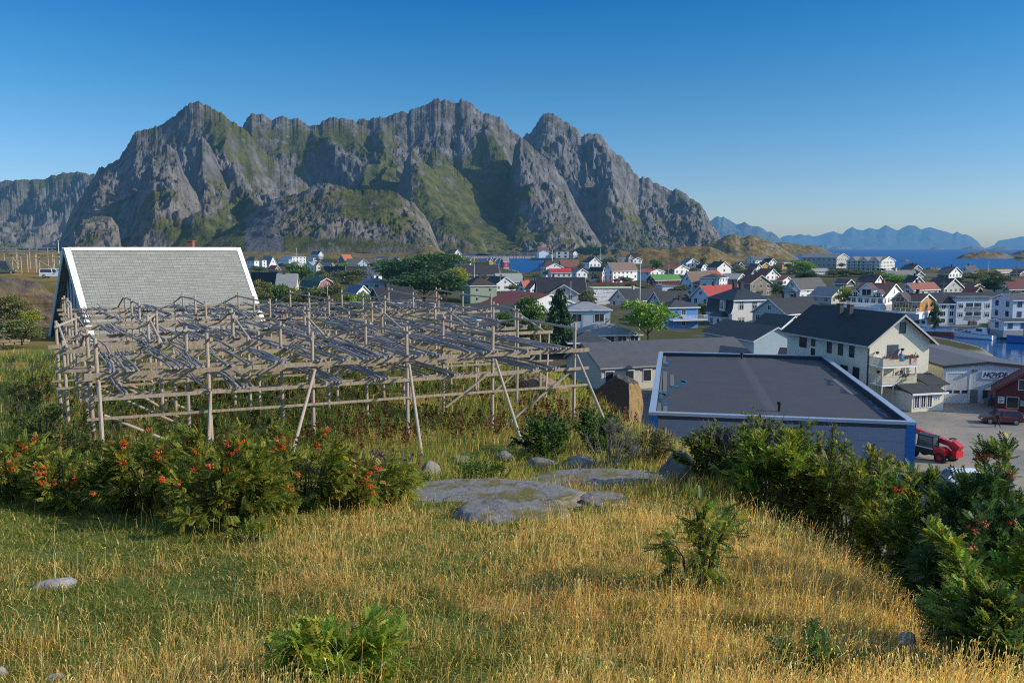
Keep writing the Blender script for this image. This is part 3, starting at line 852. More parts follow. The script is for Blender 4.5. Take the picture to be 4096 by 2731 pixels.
bld(H, 'white gable with carved bargeboards in front of a long dark roof', 'T1', 1245, 252, -9, 120, 10, 620, 50, 26, 'R', WHITE, CHAR, chim=0)
bld(H, 'long dark grey roof behind the carved white gable', 'T1', 1150, 268, 10, 265, 10, 650, 66, 25, 'L', WHITE, DGREY, chim=0)
bld(H, 'grey beige hip roof in front of the orange roofed house', 'T1', 990, 272, 100, 60, 30, 600, 34, 20, 'R', OLDWHITE, (0.24, 0.22, 0.19), typ='hip')
bld(H, 'white gabled wing facing left in front of the long black roof', 'T1', 1400, 352, 130, 75, 55, 430, 70, 50, 'L', (0.6, 0.62, 0.63), CHAR, chim=0)
bld(H, 'long black roofed house behind the white gabled wing', 'T1', 1150, 345, 10, 300, 15, 445, 70, 40, 'L', WHITE, BLACK)
bld(H, 'black roof with two chimneys left of the long black roofed house', 'T1', 1120, 340, 190, 20, 65, 455, 65, 30, 'R', WHITE, BLACK, chim=2)
bld(H, 'small grey gable with black roof left of the round bush', 'T1', 912, 345, 70, 15, 60, 420, 30, 20, 'L', GREY, BLACK, chim=0)
bld(H, 'small pale gable with light grey roof beside the brick chimney', 'T1', 1585, 270, 70, 65, 45, 560, 35, 25, 'L', WHITE, LGREY, chim=0)
bld(H, 'low long dark roof above the pale gable, below the rocky shore', 'T1', 1430, 200, 5, 110, 10, 900, 22, 14, 'L', OLDWHITE, CHAR, chim=0)
bld(H, 'small white gable with grey roof left of the large tree mass', 'T1', 1610, 215, 50, 70, 20, 760, 27, 18, 'R', WHITE, GREY)
bld(H, 'low dark hip roof touching the left side of the large tree mass', 'T1', 1700, 228, 45, 95, 20, 700, 20, 14, 'R', DGREY, CHAR, typ='hip', chim=0)
bld(H, 'tiny white flat box above the low dark hip roof', 'T1', 1790, 188, 5, 45, 10, 800, 0, 24, 'R', WHITE, LGREY, typ='flat', chim=0)
bld(H, 'white house with brown red roof and gables on the knoll by the bay', 'T1', 2150, 155, 80, 75, 30, 800, 42, 35, 'R', WHITE, (0.24, 0.07, 0.04))
bld(H, 'black ridged roof left of the light grey roof beside the steep roof', 'T1', 478, 432, 235, 20, 72, 300, 100, 40, 'R', WHITE, BLACK, chim=0)
bld(H, 'cream house with plain light grey roof near the steep roof', 'T1', 482, 460, 10, 180, 6, 290, 113, 45, 'L', CREAM, (0.27, 0.27, 0.26))
d = bld(H, 'gambrel house with dark green roof and pink gable', 'T1', 870, 470, 165, 165, 35, 300, 85, 50, 'R', (0.42, 0.17, 0.2), (0.03, 0.09, 0.05), typ='gambrel')
bld(H, 'slate blue metal roof with white gable below the grey hip roof', 'T1', 1215, 545, 110, 170, 45, 270, 90, 40, 'R', WHITE, SLATE, rk='metal', chim=0)
bld(H, 'pale walled house with wide grey hip roof behind the slate blue roof', 'T1', 1285, 440, 60, 280, 15, 300, 50, 42, 'R', PALEBLUE, (0.19, 0.19, 0.2), typ='hip')
bld(H, 'dark red brown house with big black roof and a yellow window', 'T1', 1475, 610, 130, 345, 30, 215, 130, 70, 'L', (0.07, 0.03, 0.022), BLACK, wframe=(0.75, 0.6, 0.12), ng=2)
bld(H, 'dark plum house with small red roof behind the round green tree', 'T1', 470, 300, 60, 50, 40, 480, 35, 30, 'R', (0.2, 0.12, 0.15), RED, chim=0)
# ---- tile T2: around the bay and below it
bld(H, 'long grey roofed house with white dormer left of the yellow rorbu', 'T2', 225, 322, 165, 35, 75, 640, 85, 28, 'R', WHITE, (0.15, 0.16, 0.15), chim=0)
bld('boathouse', 'long yellow boathouse with grey roof at the left of the pier row', 'T2', 412, 285, 95, 50, 45, 716, 26, 42, 'R', (0.55, 0.3, 0.03), GREY, chim=0, group='boathouses in a row on the pier')
bld('boathouse', 'narrow yellow boathouse beside the white pair on the pier', 'T2', 462, 276, 25, 48, 30, 712, 26, 52, 'R', (0.55, 0.3, 0.03), GREY, chim=0, group='boathouses in a row on the pier')
bld('boathouse', 'white boathouse next to the narrow yellow boathouse', 'T2', 526, 280, 15, 46, 30, 706, 35, 80, 'R', WHITE, GREY, chim=0, group='boathouses in a row on the pier')
bld('boathouse', 'white boathouse next to the red boathouse on the pier', 'T2', 575, 282, 15, 46, 30, 704, 33, 80, 'R', WHITE, GREY, chim=0, group='boathouses in a row on the pier')
bld('boathouse', 'dark red boathouse with grey roof at the outer end of the pier', 'T2', 630, 277, 28, 62, 30, 700, 40, 74, 'L', (0.3, 0.03, 0.03), GREY, chim=0, group='boathouses in a row on the pier')
bld('warehouse', 'long black brown roof in front of the boathouse pier', 'T2', 115, 440, 5, 465, 10, 420, 112, 40, 'L', DGREY, (0.035, 0.03, 0.03), chim=1, win=False, chimc=(0.25, 0.1, 0.06), depth=14)
bld('warehouse', 'pale lichen grey slate roof at the edge of the bay', 'T2', 560, 520, 5, 300, 10, 390, 90, 30, 'L', WHITE, (0.3, 0.32, 0.27), chim=0, win=False, depth=12)
bld(H, 'white board gable with black roof and diamond window behind the green house', 'T2', 530, 558, 150, 240, 30, 340, 90, 70, 'R', (0.66, 0.67, 0.68), BLACK, boards='v')
bld(H, 'pale green house with dark brown hip roof and white window frames', 'T2', 240, 570, 120, 310, 22, 278, 105, 215, 'R', (0.3, 0.36, 0.25), (0.045, 0.033, 0.028), typ='hip', boards='v', nf=2, ng=2)
bld(H, 'small white gable under bright red tiles right of the green house', 'T2', 878, 590, 75, 75, 45, 335, 82, 45, 'L', WHITE, (0.36, 0.09, 0.05))
bld(H, 'white gable with carved ornament and red tiled roof', 'T2', 945, 602, 60, 150, 25, 322, 90, 45, 'R', WHITE, (0.26, 0.06, 0.04))
bld(H, 'orange red tiled roof strip behind the carved white gable with red tiles', 'T2', 1010, 560, 5, 165, 10, 362, 62, 30, 'L', WHITE, (0.38, 0.10, 0.05))
bld('barn', 'large barn with wide rust red roof behind the maple', 'T2', 775, 840, 440, 790, 30, 216, 158, 60, 'R', WHITE, (0.2, 0.05, 0.03), rk='metal', chim=0, ng=3)
bld('workshop', 'low building with black felt roof and roof vents behind the racks', 'T2', 330, 955, 160, 570, 20, 170, 140, 45, 'L', WHITE, (0.035, 0.035, 0.038), rk='felt', chim=0, win=False)
bld(H, 'white stone villa with big black roof behind the spruce', 'T2', 1040, 652, 5, 560, 3, 246, 172, 100, 'L', (0.6, 0.59, 0.56), BLACK, depth=11, chim=1)
bld(H, 'white stone cross gable of the black roofed villa, facing the camera', 'T2', 1172, 655, -4.2, 330, 3, 240.5, 100, 115, 'R', (0.6, 0.59, 0.56), BLACK, ng=2, chim=0)
bld(H, 'pale blue white house with light grey hip roof and satellite dish', 'T2', 1362, 852, -9, 525, 3, 180, 87, 210, 'R', (0.58, 0.64, 0.67), (0.24, 0.25, 0.26), typ='hip', rk='metal', boards='v', nf=1, ng=2, wsize=(2.0, 1.6), style='two')
bld(H, 'white house with orange red roof at the water, behind the steel frame', 'T2', 1130, 355, 55, 200, 25, 500, 50, 120, 'R', (0.66, 0.7, 0.74), (0.42, 0.09, 0.03))
bld('warehouse', 'white quay shed with bright red roof left of the blue white gable', 'T2', 1190, 415, 5, 240, 12, 470, 45, 65, 'L', (0.70, 0.76, 0.79), (0.42, 0.03, 0.03), chim=0)
bld(H, 'blue white gable with grey roof behind the villa roof', 'T2', 1490, 410, 60, 125, 30, 440, 42, 65, 'R', (0.68, 0.75, 0.81), GREY)
bld('warehouse', 'long red brown roof left of the white three storey house', 'T2', 1315, 345, 5, 200, 15, 640, 82, 18, 'L', DGREY, (0.19, 0.07, 0.045), chim=0, win=False)
bld(H, 'three storey white house with black roof above the hotel wing', 'T2', 1638, 292, 70, 135, 25, 520, 60, 75, 'R', WHITE, CHAR)
bld('hotel', 'large white hotel with brown roof and three rows of windows', 'T2', 1915, 390, 110, 290, 35, 420, 92, 160, 'L', WHITE, (0.17, 0.115, 0.09), nf=3, ns=6, cat='hotel')
bld('hotel', 'lower blue white hotel wing with black roof left of the hotel', 'T2', 1790, 395, 150, 25, 60, 415, 45, 120, 'R', (0.68, 0.75, 0.81), BLACK, cat='hotel', chim=0)
bld(H, 'long low dark roof behind the three storey white house', 'T2', 1750, 285, 5, 180, 10, 700, 70, 18, 'L', DGREY, (0.09, 0.1, 0.1), chim=0, win=False)
bld(H, 'dark blue grey house with hip roof and white windows', 'T2', 1950, 245, 35, 110, 20, 620, 48, 48, 'R', (0.1, 0.11, 0.13), CHAR, typ='hip')
bld(H, 'narrow grey house with red grey roof right of the dark blue grey house', 'T2', 2100, 240, 35, 45, 40, 640, 32, 52, 'R', (0.22, 0.23, 0.25), (0.2, 0.1, 0.08), chim=0)
bld(H, 'pale blue low house with red roof below the brown hill', 'T2', 2150, 262, 25, 110, 20, 600, 25, 42, 'R', PALEBLUE, (0.28, 0.1, 0.07))
IND = 'harbour sheds on the islet'
bld('warehouse', 'white gabled shed on the islet in the bay', 'T2', 1045, 180, 30, 120, 15, 1450, 28, 60, 'R', PALEBLUE, LGREY, chim=0, win=False, group=IND)
bld('warehouse', 'red brown roofed shed standing behind the white islet shed', 'T2', 1035, 165, 3, 128, 5, 1500, 45, 50, 'L', OLDWHITE, (0.2, 0.08, 0.06), chim=0, win=False, group=IND)
bld('warehouse', 'grey middle shed between the two white islet sheds', 'T2', 1165, 200, 3, 82, 8, 1452, 0, 45, 'R', (0.3, 0.31, 0.32), GREY, typ='flat', chim=0, win=False, group=IND)
bld('warehouse', 'white box shed with dark windows at the right end of the islet quay', 'T2', 1247, 168, 3, 150, 5, 1440, 0, 78, 'R', (0.6, 0.6, 0.57), LGREY, typ='flat', chim=0, wsize=(4, 4), ng=2, nf=2, ns=0, group=IND)
bld(H, 'tiny white house beside the dark trees on the far shore', 'T2', 1450, 180, 10, 50, 30, 1300, 25, 25, 'R', WHITE, RBROWN, chim=0)
# ---- tile T3: middle right of the town
bld(H, 'white house with orange red roof right of the hotel', 'T3', 300, 405, 155, 160, 40, 400, 28, 110, 'R', (0.7, 0.72, 0.73), (0.42, 0.09, 0.04))
bld(H, 'dark red house with bright green roof and white windows', 'T3', 360, 500, 105, 300, 22, 330, 58, 70, 'L', (0.15, 0.022, 0.015), GREEN, rk='metal', chim=0, foundc=(0.6, 0.64, 0.66), wframe=(0.8, 0.8, 0.78), found=4)
bld('warehouse', 'low pale shed with flat roof below the green roofed house', 'T3', 440, 575, 5, 210, 10, 310, 0, 52, 'L', PALEBLUE, LGREY, typ='flat', chim=0, win=False)
bld(H, 'tall blue white house with brown tiled roof and glazed gable', 'T3', 800, 540, 148, 250, 40, 310, 135, 150, 'L', (0.68, 0.76, 0.82), (0.15, 0.095, 0.065), nf=2, chim=0)
bld(H, 'short red roof at the right end of the brown tiled roof', 'T3', 1050, 440, 3, 85, 20, 345, 48, 30, 'L', WHITE, ORANGE, chim=0, win=False)
bld(H, 'white wing with dark hip roof right of the brown tiled house', 'T3', 1110, 478, 230, 95, 60, 300, 48, 120, 'R', (0.68, 0.7, 0.72), CHAR, typ='hip', nf=2, chim=0)
bld(H, 'white bungalow with orange red roof above the green roofed house', 'T3', 583, 375, 150, 170, 35, 430, 50, 65, 'R', WHITE, (0.36, 0.10, 0.05))
bld(H, 'white house with blue grey roof above the orange red bungalow', 'T3', 722, 300, 70, 145, 25, 520, 55, 60, 'R', WHITE, (0.13, 0.15, 0.17))
bld(H, 'small white gambrel house with black roof', 'T3', 895, 360, 60, 85, 35, 470, 45, 30, 'R', WHITE, BLACK, typ='gambrel', chim=0)
bld(H, 'large plain white house with black roof and skylight strip', 'T3', 1085, 355, 120, 165, 30, 440, 68, 75, 'R', WHITE, BLACK, ng=1)
bld(H, 'dark red gable with pale trim right of the plain white house', 'T3', 1320, 335, 30, 75, 25, 500, 42, 25, 'R', DRED, GREY, chim=0)
bld(H, 'white gable with blue grey roof in front of the dark red gable', 'T3', 1335, 365, 80, 65, 30, 470, 30, 22, 'R', WHITE, (0.16, 0.19, 0.22), chim=0)
bld(H, 'short red roof touching the plain white house', 'T3', 1205, 330, 3, 55, 20, 520, 40, 12, 'L', WHITE, ORANGE, chim=0, win=False)
bld(H, 'long white house with grey roof below the rocky hill', 'T3', 1535, 272, 122, 185, 35, 560, 52, 32, 'L', WHITE, DGREY)
bld(H, 'white gable with black roof right of the long white house', 'T3', 1695, 290, 85, 82, 30, 520, 42, 38, 'R', WHITE, BLACK)
bld(H, 'upper ochre yellow flat house with red roof edge', 'T3', 1870, 297, 90, 120, 30, 505, 15, 32, 'R', (0.55, 0.3, 0.03), RED, typ='hip', chim=0)
bld(H, 'lower ochre yellow flat box in front of the red edged house', 'T3', 1850, 325, 105, 60, 30, 492, 0, 48, 'R', (0.5, 0.28, 0.04), (0.35, 0.22, 0.06), typ='flat', chim=0)
bld(H, 'orange yellow gable with black roof', 'T3', 1598, 335, 60, 112, 25, 470, 40, 32, 'R', (0.55, 0.28, 0.03), BLACK)
bld(H, 'white gable with dark red brown roof left of the orange yellow gable', 'T3', 1545, 355, 95, 55, 40, 452, 42, 22, 'R', WHITE, RBROWN, chim=0)
bld(H, 'white carved gable with dark red brown roof behind the weathered barn', 'T3', 1655, 450, 140, 160, 35, 360, 78, 50, 'R', WHITE, RBROWN)
bld(H, 'white cross gable at the left end of the dark red brown roof', 'T3', 1478, 430, -6, 90, 10, 366, 62, 50, 'R', WHITE, RBROWN, chim=0)
bld(H, 'small white gable with red roof right of the weathered barn', 'T3', 1852, 505, 75, 115, 35, 340, 38, 55, 'R', WHITE, (0.33, 0.04, 0.035), chim=0)
bld('barn', 'tall weathered grey board barn with dark red brown roof', 'T3', 1472, 540, 160, 248, 30, 290, 92, 165, 'R', (0.26, 0.23, 0.18), (0.1, 0.03, 0.024), boards='v', chim=0, ng=3, nf=2, wear=0.5, trim=(0.5, 0.48, 0.42))
bld('barn', 'old barn with pale rusty sheet roof left of the weathered barn', 'T3', 1320, 485, 180, 100, 55, 320, 55, 70, 'R', (0.36, 0.34, 0.3), (0.3, 0.28, 0.24), rk='metal', boards='v', chim=0, wear=0.4)
d = bld(H, 'blue white house with brown grey roof, balcony and skylight', 'T3', 2058, 605, 180, 310, 40, 250, 115, 120, 'L', (0.64, 0.7, 0.75), (0.075, 0.07, 0.065), nf=2, chim=0)
railing(d['root'], [(-2.2, -1.4, 2.5), (2.2, -1.4, 2.5)], 1.0, plain((0.3, 0.3, 0.3)), 0.14, name='balcony_railing')
MB().box(-2.3, 2.3, -1.5, -0.01, 2.36, 2.5).build('balcony', plain((0.5, 0.5, 0.5)), d['root'])
bld(H, 'white gabled house with bright red roof behind the black mansard house', 'T3', 1000, 705, 222, 420, 35, 225, 128, 110, 'L', (0.75, 0.78, 0.81), (0.34, 0.045, 0.035), rk='metal', boards='v', chim=1)
bld(H, 'white house with long black tiled roof right of the mansard house', 'T3', 1900, 897, 400, 460, 35, 186, 165, 150, 'L', (0.56, 0.56, 0.54), BLACK, boards='v', wear=0.4, chim=2)
d = bld(H, 'bright blue house with dark hip roof and white balcony', 'T3', 520, 825, 130, 340, 15, 193, 85, 255, 'R', (0.13, 0.29, 0.62), CHAR, typ='hip', boards='v', nf=2, ng=1, ns=2, rk='felt')
railing(d['root'], [(-d['w'] / 2 + .3, -1.6, 2.2), (d['w'] / 2 + 1.6, -1.6, 2.2), (d['w'] / 2 + 1.6, 0, 2.2)], 1.05, plain((0.78, 0.78, 0.77), 0.5), 1.4, (0.2, 0.5, 0.75), 'balcony_railing')
MB().box(-d['w'] / 2 + .2, d['w'] / 2 + 1.7, -1.7, -0.01, 2.0, 2.2).build('balcony', plain((0.6, 0.6, 0.6)), d['root'])
bld('warehouse', 'grey white gable with long black roof behind the round leafy tree', 'T3', 25, 745, 205, 480, 35, 252, 125, 80, 'L', (0.6, 0.61, 0.62), BLACK, rk='felt', chim=1, chimc=(0.4, 0.35, 0.3))
bld(H, 'white gable with diamond window and ribbed black roof above the blue house', 'T3', 425, 760, 150, 350, 30, 226, 115, 60, 'L', (0.66, 0.67, 0.69), BLACK, boards='v', chim=0)
bld('shed', 'small white gabled shed with dark roof between the mansard house and the ivory house', 'T3', 1830, 1062, -8, 300, 25, 165, 130, 70, 'R', (0.62, 0.62, 0.6), CHAR, chim=0, win=False, cat='shed')
# ---- tile T4: right of the town
bld('warehouse', 'long old white storehouse with worn walls and grey roof', 'T4', 150, 235, 410, 140, 45, 520, 45, 125, 'R', (0.5, 0.49, 0.45), GREY, wear=0.5, nf=2, chim=0, cat='storehouse')
d = bld('apartment_building', 'white apartment building with three gables and balconies by the sea', 'T4', 670, 280, 400, 165, 50, 470, 52, 118, 'R', (0.68, 0.67, 0.63), (0.14, 0.14, 0.14), nf=3, cat='apartments', chim=0, ns=7)
for k in range(3):
    yy = d['L'] * (0.15 + 0.33 * k)
    dormer(d, 'R', yy, d['L'] * 0.22, 0.3, 2.0, d['w'] * .5 + 1.2, front=d['w'] / 2 + 1.3, win=False, name='cross_gable')
for k in range(3):
    zz = 0.2 + k * d['h'] / 3
    MB().box(-d['w'] / 2 - 1.6, -d['w'] / 2 - 0.01, 0.2, d['L'] - .2, zz - 0.12, zz).build('balcony', plain((0.62, 0.61, 0.58)), d['root'])
    if k:
        railing(d['root'], [(-d['w'] / 2 - 1.55, 0.2, zz), (-d['w'] / 2 - 1.55, d['L'] - .2, zz)], 1.0, plain((0.62, 0.61, 0.58)), 0.5, name='balcony_railing')
pm = MB()
for k in range(10):
    pm.box(-d['w'] / 2 - 1.62, -d['w'] / 2 - 1.45, 0.3 + k * (d['L'] - .6) / 9 - .08, 0.3 + k * (d['L'] - .6) / 9 + .08, 0, d['h'] + .2)
pm.build('balcony_posts', plain((0.62, 0.61, 0.58)), d['root'])
bld(H, 'dark blue grey house with black roof at the sea inlet', 'T4', 1035, 375, 135, 115, 35, 420, 48, 45, 'R', (0.2, 0.22, 0.24), BLACK, wframe=(0.8, 0.8, 0.8))
bld(H, 'long grey roof with white chimney in front of the apartments', 'T4', 760, 470, 70, 330, 15, 330, 78, 35, 'L', WHITE, (0.16, 0.16, 0.165), chimc=(0.7, 0.7, 0.68))
bld(H, 'small grey gable with dark roof in front of the sea inlet', 'T4', 1085, 440, 40, 90, 25, 350, 38, 32, 'R', (0.4, 0.42, 0.43), CHAR, chim=0)
bld(H, 'white house with dark grey roof and porch right of the inlet rocks', 'T4', 1470, 425, 135, 150, 35, 360, 75, 52, 'R', WHITE, DGREY)
bld(H, 'white gable facing left with charcoal roof near the sea', 'T4', 1715, 405, 130, 120, 45, 400, 68, 52, 'L', WHITE, CHAR)
bld(H, 'low red brown house with pale roof at the right shore', 'T4', 2060, 410, 60, 165, 20, 430, 32, 32, 'L', (0.2, 0.06, 0.045), (0.33, 0.26, 0.22), chim=0)
bld(H, 'brown red cabin with black roof at the right edge of the shore', 'T4', 2300, 425, 110, 120, 35, 400, 45, 24, 'R', (0.24, 0.09, 0.06), BLACK, chim=0)
d = bld(H, 'black roofed house with two white gables above the brown roofed villa', 'T4', 585, 530, 200, 115, 45, 290, 80, 42, 'R', WHITE, BLACK)
bld(H, 'black roof with grey white gable left of the bright tree', 'T4', 1025, 535, 100, 150, 30, 280, 75, 35, 'R', (0.55, 0.56, 0.56), BLACK)
bld(H, 'weathered grey white gable with wide black roof', 'T4', 1405, 600, 230, 230, 35, 255, 110, 62, 'R', (0.48, 0.48, 0.46), BLACK, wear=0.4)
d = bld(H, 'big white villa with brown roof, dormers and glazed balcony', 'T4', 700, 705, 385, 235, 50, 215, 145, 95, 'R', WHITE, (0.085, 0.04, 0.032), chimc=(0.3, 0.08, 0.05), nf=1, ns=5, style='six')
dormer(d, 'R', d['L'] * 0.52, 3.6, 1.9, 1.6, 4.0, wsize=(2.2, 1.6), style='six', name='cross_gable')
dormer(d, 'R', d['L'] * 0.15, 1.7, 1.0, 0.9, 3.0); dormer(d, 'R', d['L'] * 0.86, 1.7, 1.0, 0.9, 3.0)
railing(d['root'], [(-d['w'] / 2 - 4.0, -0.5, -0.2), (-d['w'] / 2 - 4.0, d['L'] + 1, -0.2)], 1.0, plain((0.8, 0.8, 0.79), 0.5), 0.13, name='terrace_railing')
MB().box(-d['w'] / 2 - 4.1, -d['w'] / 2 - 0.01, -.5, d['L'] + 1, -1.6, -0.2).build('terrace', plain((0.66, 0.66, 0.64)), d['root'])
bld(H, 'pale house with brick red roof between the villa and the weathered gable', 'T4', 1050, 610, 135, 300, 30, 240, 68, 75, 'L', (0.6, 0.59, 0.57), (0.26, 0.085, 0.05))
d = bld(H, 'orange timber house with brown roof and white basement on the quay', 'T4', 1128, 750, 325, 165, 42, 205, 78, 125, 'R', (0.47, 0.2, 0.03), (0.08, 0.045, 0.035), foundc=(0.7, 0.7, 0.68), found=1.8, nf=1, ng=1, ns=3, wsize=(1.3, 1.3), style='six', chimc=(0.03, 0.03, 0.03))
dormer(d, 'R', d['L'] * 0.62, 4.0, 0.5, 1.8, d['w'] * .5 + 1.4, front=d['w'] / 2 + 1.4, z0=0, win=False, name='cross_gable') if False else None
dormer(d, 'R', d['L'] * 0.66, 4.2, 0.15, 1.8, 3.4, front=d['w'] / 2 + .9, wsize=(2.0, 1.1), style='two', name='cross_gable')
MB().box(-d['w'] / 2 - 3.2, -d['w'] / 2 - 0.01, -0.5, d['L'] + 3, -0.35, -0.05).build('terrace', plain((0.66, 0.66, 0.64)), d['root'])
railing(d['root'], [(-d['w'] / 2 - 3.1, d['L'] + 3, -0.05), (-d['w'] / 2 - 3.1, -0.5, -0.05), (-d['w'] / 2, -0.5, -0.05)], 1.0, plain((0.8, 0.8, 0.79), 0.5), 1.2, (0.1, 0.5), 'terrace_railing')
bld(H, 'orange gable with black roof behind the dark round tree', 'T4', 1740, 585, 110, 130, 35, 265, 38, 32, 'R', (0.45, 0.19, 0.04), BLACK, chim=0)
bld(H, 'low dark red roof in front of the orange gable', 'T4', 1750, 665, 130, 120, 40, 236, 75, 28, 'R', DRED, (0.14, 0.03, 0.022), chim=0)
d = bld('apartment_building', 'long blue white quay apartments with black roof slopes and recessed balconies', 'T4', 1360, 775, 5, 870, 4, 222, 112, 250, 'L', (0.68, 0.75, 0.79), (0.025, 0.027, 0.03), cat='apartments', chim=0, nf=3, ns=9, ng=2, depth=9, wsize=(1.1, 1.3))
fb = MB().box(4.3, 14.8, -0.9, 5, 0, 7.3); r_ = d['root']
def front_block(d):
    # flat roofed middle block standing proud of the long facade (local +x side is the facade, y runs along it)
    X = d['w'] / 2; y0, y1 = d['L'] * 0.215, d['L'] * 0.70
    b = MB().box(X - 3, X + 0.5, y0, y1, 0, d['h'] + 1.5).build('middle_block', d['wallm'], d['root'])
    MB().box(X - 6, X + 1.0, y0 - .4, y1 + .4, d['h'] + 1.504, d['h'] + 1.8).build('middle_roof', roofm((0.15, 0.155, 0.16), 'felt'), d['root'])
    for k in range(2):
        for j in range(2):
            yy = y0 + (y1 - y0) * (0.36 + 0.23 * j); zz = d['h'] * (0.42 + 0.42 * k)
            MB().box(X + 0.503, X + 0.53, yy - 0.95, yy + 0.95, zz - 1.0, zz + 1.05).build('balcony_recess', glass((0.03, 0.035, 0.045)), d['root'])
            railing(d['root'], [(X + .6, yy - .95, zz - 1.0), (X + .6, yy + .95, zz - 1.0)], 0.9, plain((0.70, 0.75, 0.79)), 0.15, name='balcony_railing')
        for f in (0.12, 0.86):
            add_window(d['root'], X + .502, y0 + (y1 - y0) * f, d['h'] * (0.48 + .42 * k), math.pi / 2, 1.2, 1.3, 'six')
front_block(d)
d = bld(H, 'white quay house with black roof at the right edge above the blue boat', 'T4', 2228, 735, 10, 320, 5, 206, 62, 235, 'L', (0.66, 0.7, 0.74), DGREY, nf=2, wframe=(0.1, 0.12, 0.2), chim=0)
bld('shed', 'low white annex with dark roof in front of the white quay house', 'T4', 2120, 990, 5, 300, 5, 197, 22, 108, 'L', (0.66, 0.7, 0.74), CHAR, win=True, chim=0, depth=5, cat='shed', wframe=(0.1, 0.12, 0.2))
bld(H, 'pale house with dark red roof at the right edge', 'T4', 2180, 605, 10, 320, 10, 250, 105, 62, 'L', (0.55, 0.56, 0.5), (0.13, 0.035, 0.03))
bld('shed', 'low dark grey sheds left of the black roofed double gable', 'T4', 260, 540, 130, 90, 40, 272, 45, 24, 'R', DGREY, CHAR, chim=0, win=False, cat='shed')
bld('shed', 'long dark roof right of the dark round tree', 'T4', 2060, 560, 5, 160, 10, 300, 70, 24, 'L', DGREY, CHAR, chim=0, win=False, cat='shed')
bld('shed', 'long low white shed below the old white storehouse', 'T4', -110, 395, 5, 180, 10, 430, 28, 38, 'L', WHITE, LGREY, chim=0, win=False, cat='shed')
bld(H, 'weathered white boarded gable with slate blue roof left of the white villa', 'T4', 88, 690, 250, 185, 40, 235, 95, 85, 'R', (0.55, 0.55, 0.52), (0.12, 0.15, 0.18), boards='v', wear=0.4, chim=0)
# ---- nearer roofs (tile K)
d = bld(H, 'grey sheet hip roof with glazed veranda behind the long grey roof', 'K', 1500, 298, -8, 510, 10, 150, 78, 72, 'R', (0.6, 0.6, 0.57), (0.17, 0.19, 0.19), typ='hip', rk='metal', boards='v', ng=5, nf=1, wsize=(1.5, 1.1), chim=1, chimc=(0.5, 0.5, 0.48))
bld('shed', 'small dark shingled hip roof in front of the glazed veranda', 'K', 1420, 366, -6, 330, 5, 132, 78, 22, 'R', DGREY, (0.045, 0.05, 0.06), typ='hip', chim=0, win=False, cat='shed')
# ------------------------------------------------------------------ buildings close by, measured on the ground plan
def text_mesh(txt, size, mat, shear=0.0, ext=0.01, bold=0.0, align='CENTER'):
    cu = bpy.data.curves.new('lettering', 'FONT'); cu.body = txt; cu.size = size; cu.extrude = ext; cu.shear = shear; cu.offset = bold
    cu.align_x = align; cu.align_y = 'CENTER'
    tmp = bpy.data.objects.new('lettering', cu); C.objects.link(tmp)
    bpy.context.view_layer.update()
    me = bpy.data.meshes.new_from_object(tmp.evaluated_get(bpy.context.evaluated_depsgraph_get()))
    bpy.data.objects.remove(tmp); bpy.data.curves.remove(cu)
    me.materials.clear(); me.materials.append(mat); me.name = 'lettering'
    return me

def near_corner(ax, ay, z, th, W):
    t = math.radians(th)
    return Vector((ax + math.cos(t) * W / 2, ay + math.sin(t) * W / 2, z)), t

def local(root, p):
    p = Vector(p) - root.location; c, s = math.cos(root.rotation_euler.z), math.sin(root.rotation_euler.z)
    return Vector((p.x * c + p.y * s, -p.x * s + p.y * c, p.z))

# --- black mansard house with white front
Z = 198.0; A = P('T3', 1255, 1075, Z); th = 20; t = math.radians(th)
def _x(px):
    r_ = ray(*src('T3', px, 1000)); return r_.x / r_.y
b = _x(1712); W = (b * Z - A.x) / (math.cos(t) - b * math.sin(t)); L = 11.0
root = thing(H, 'white house with steep black mansard roof, flared eaves and two chimneys', 'house', Vector((A.x + math.cos(t) * W / 2, A.y + math.sin(t) * W / 2, A.z)), t, TOWN)
h1, h2, h3 = 3.75, 6.85, 9.6
BL = roofm(BLACK, 'felt', 0.5); WP = paint((0.7, 0.69, 0.66), 'v', 0.12)
pr = [(-W / 2, 0), (W / 2, 0), (W / 2, h1), (W / 2 - .3, h1 + .9), (W / 2 - .5, h2), (-W / 2 + .5, h2), (-W / 2 + .3, h1 + .9), (-W / 2, h1)]
MB().prism(pr, 0, L).build('wall', WP, root)
MB().box(-W / 2 + .02, W / 2 - .02, .02, L - .02, -3, 0).build('foundation', plain((0.32, 0.31, 0.3)), root)
m = MB()
for s in (-1, 1):
    q_ = [(s * (W / 2 + .45), h1 - .15), (s * (W / 2 + .02), h1 + .55), (s * (W / 2 - .22), h1 + 1.4), (s * (W / 2 - .4), h2 + .06)]
    i_ = [(x - s * .12, z) for x, z in q_]
    for k in range(3):
        pts = [q_[k], q_[k + 1], i_[k + 1], i_[k]]
        m.prism(pts if s < 0 else pts[::-1], -0.12, L + .12)
e = .35; x0, x1, y0, y1 = -W / 2 - .05, W / 2 + .05, -.5, L + .5; k = W / 2
m.add([(x0, y0, h2), (x1, y0, h2), (x1, y1, h2), (x0, y1, h2), (-.6, k - .6, h3), (-.6, L - k + .6, h3), (.6, k - .6, h3), (.6, L - k + .6, h3)],
      [(0, 1, 6, 4), (1, 2, 7, 6), (2, 3, 5, 7), (3, 0, 4, 5), (4, 6, 7, 5), (3, 2, 1, 0)])
ro = m.build('roof', BL, root)
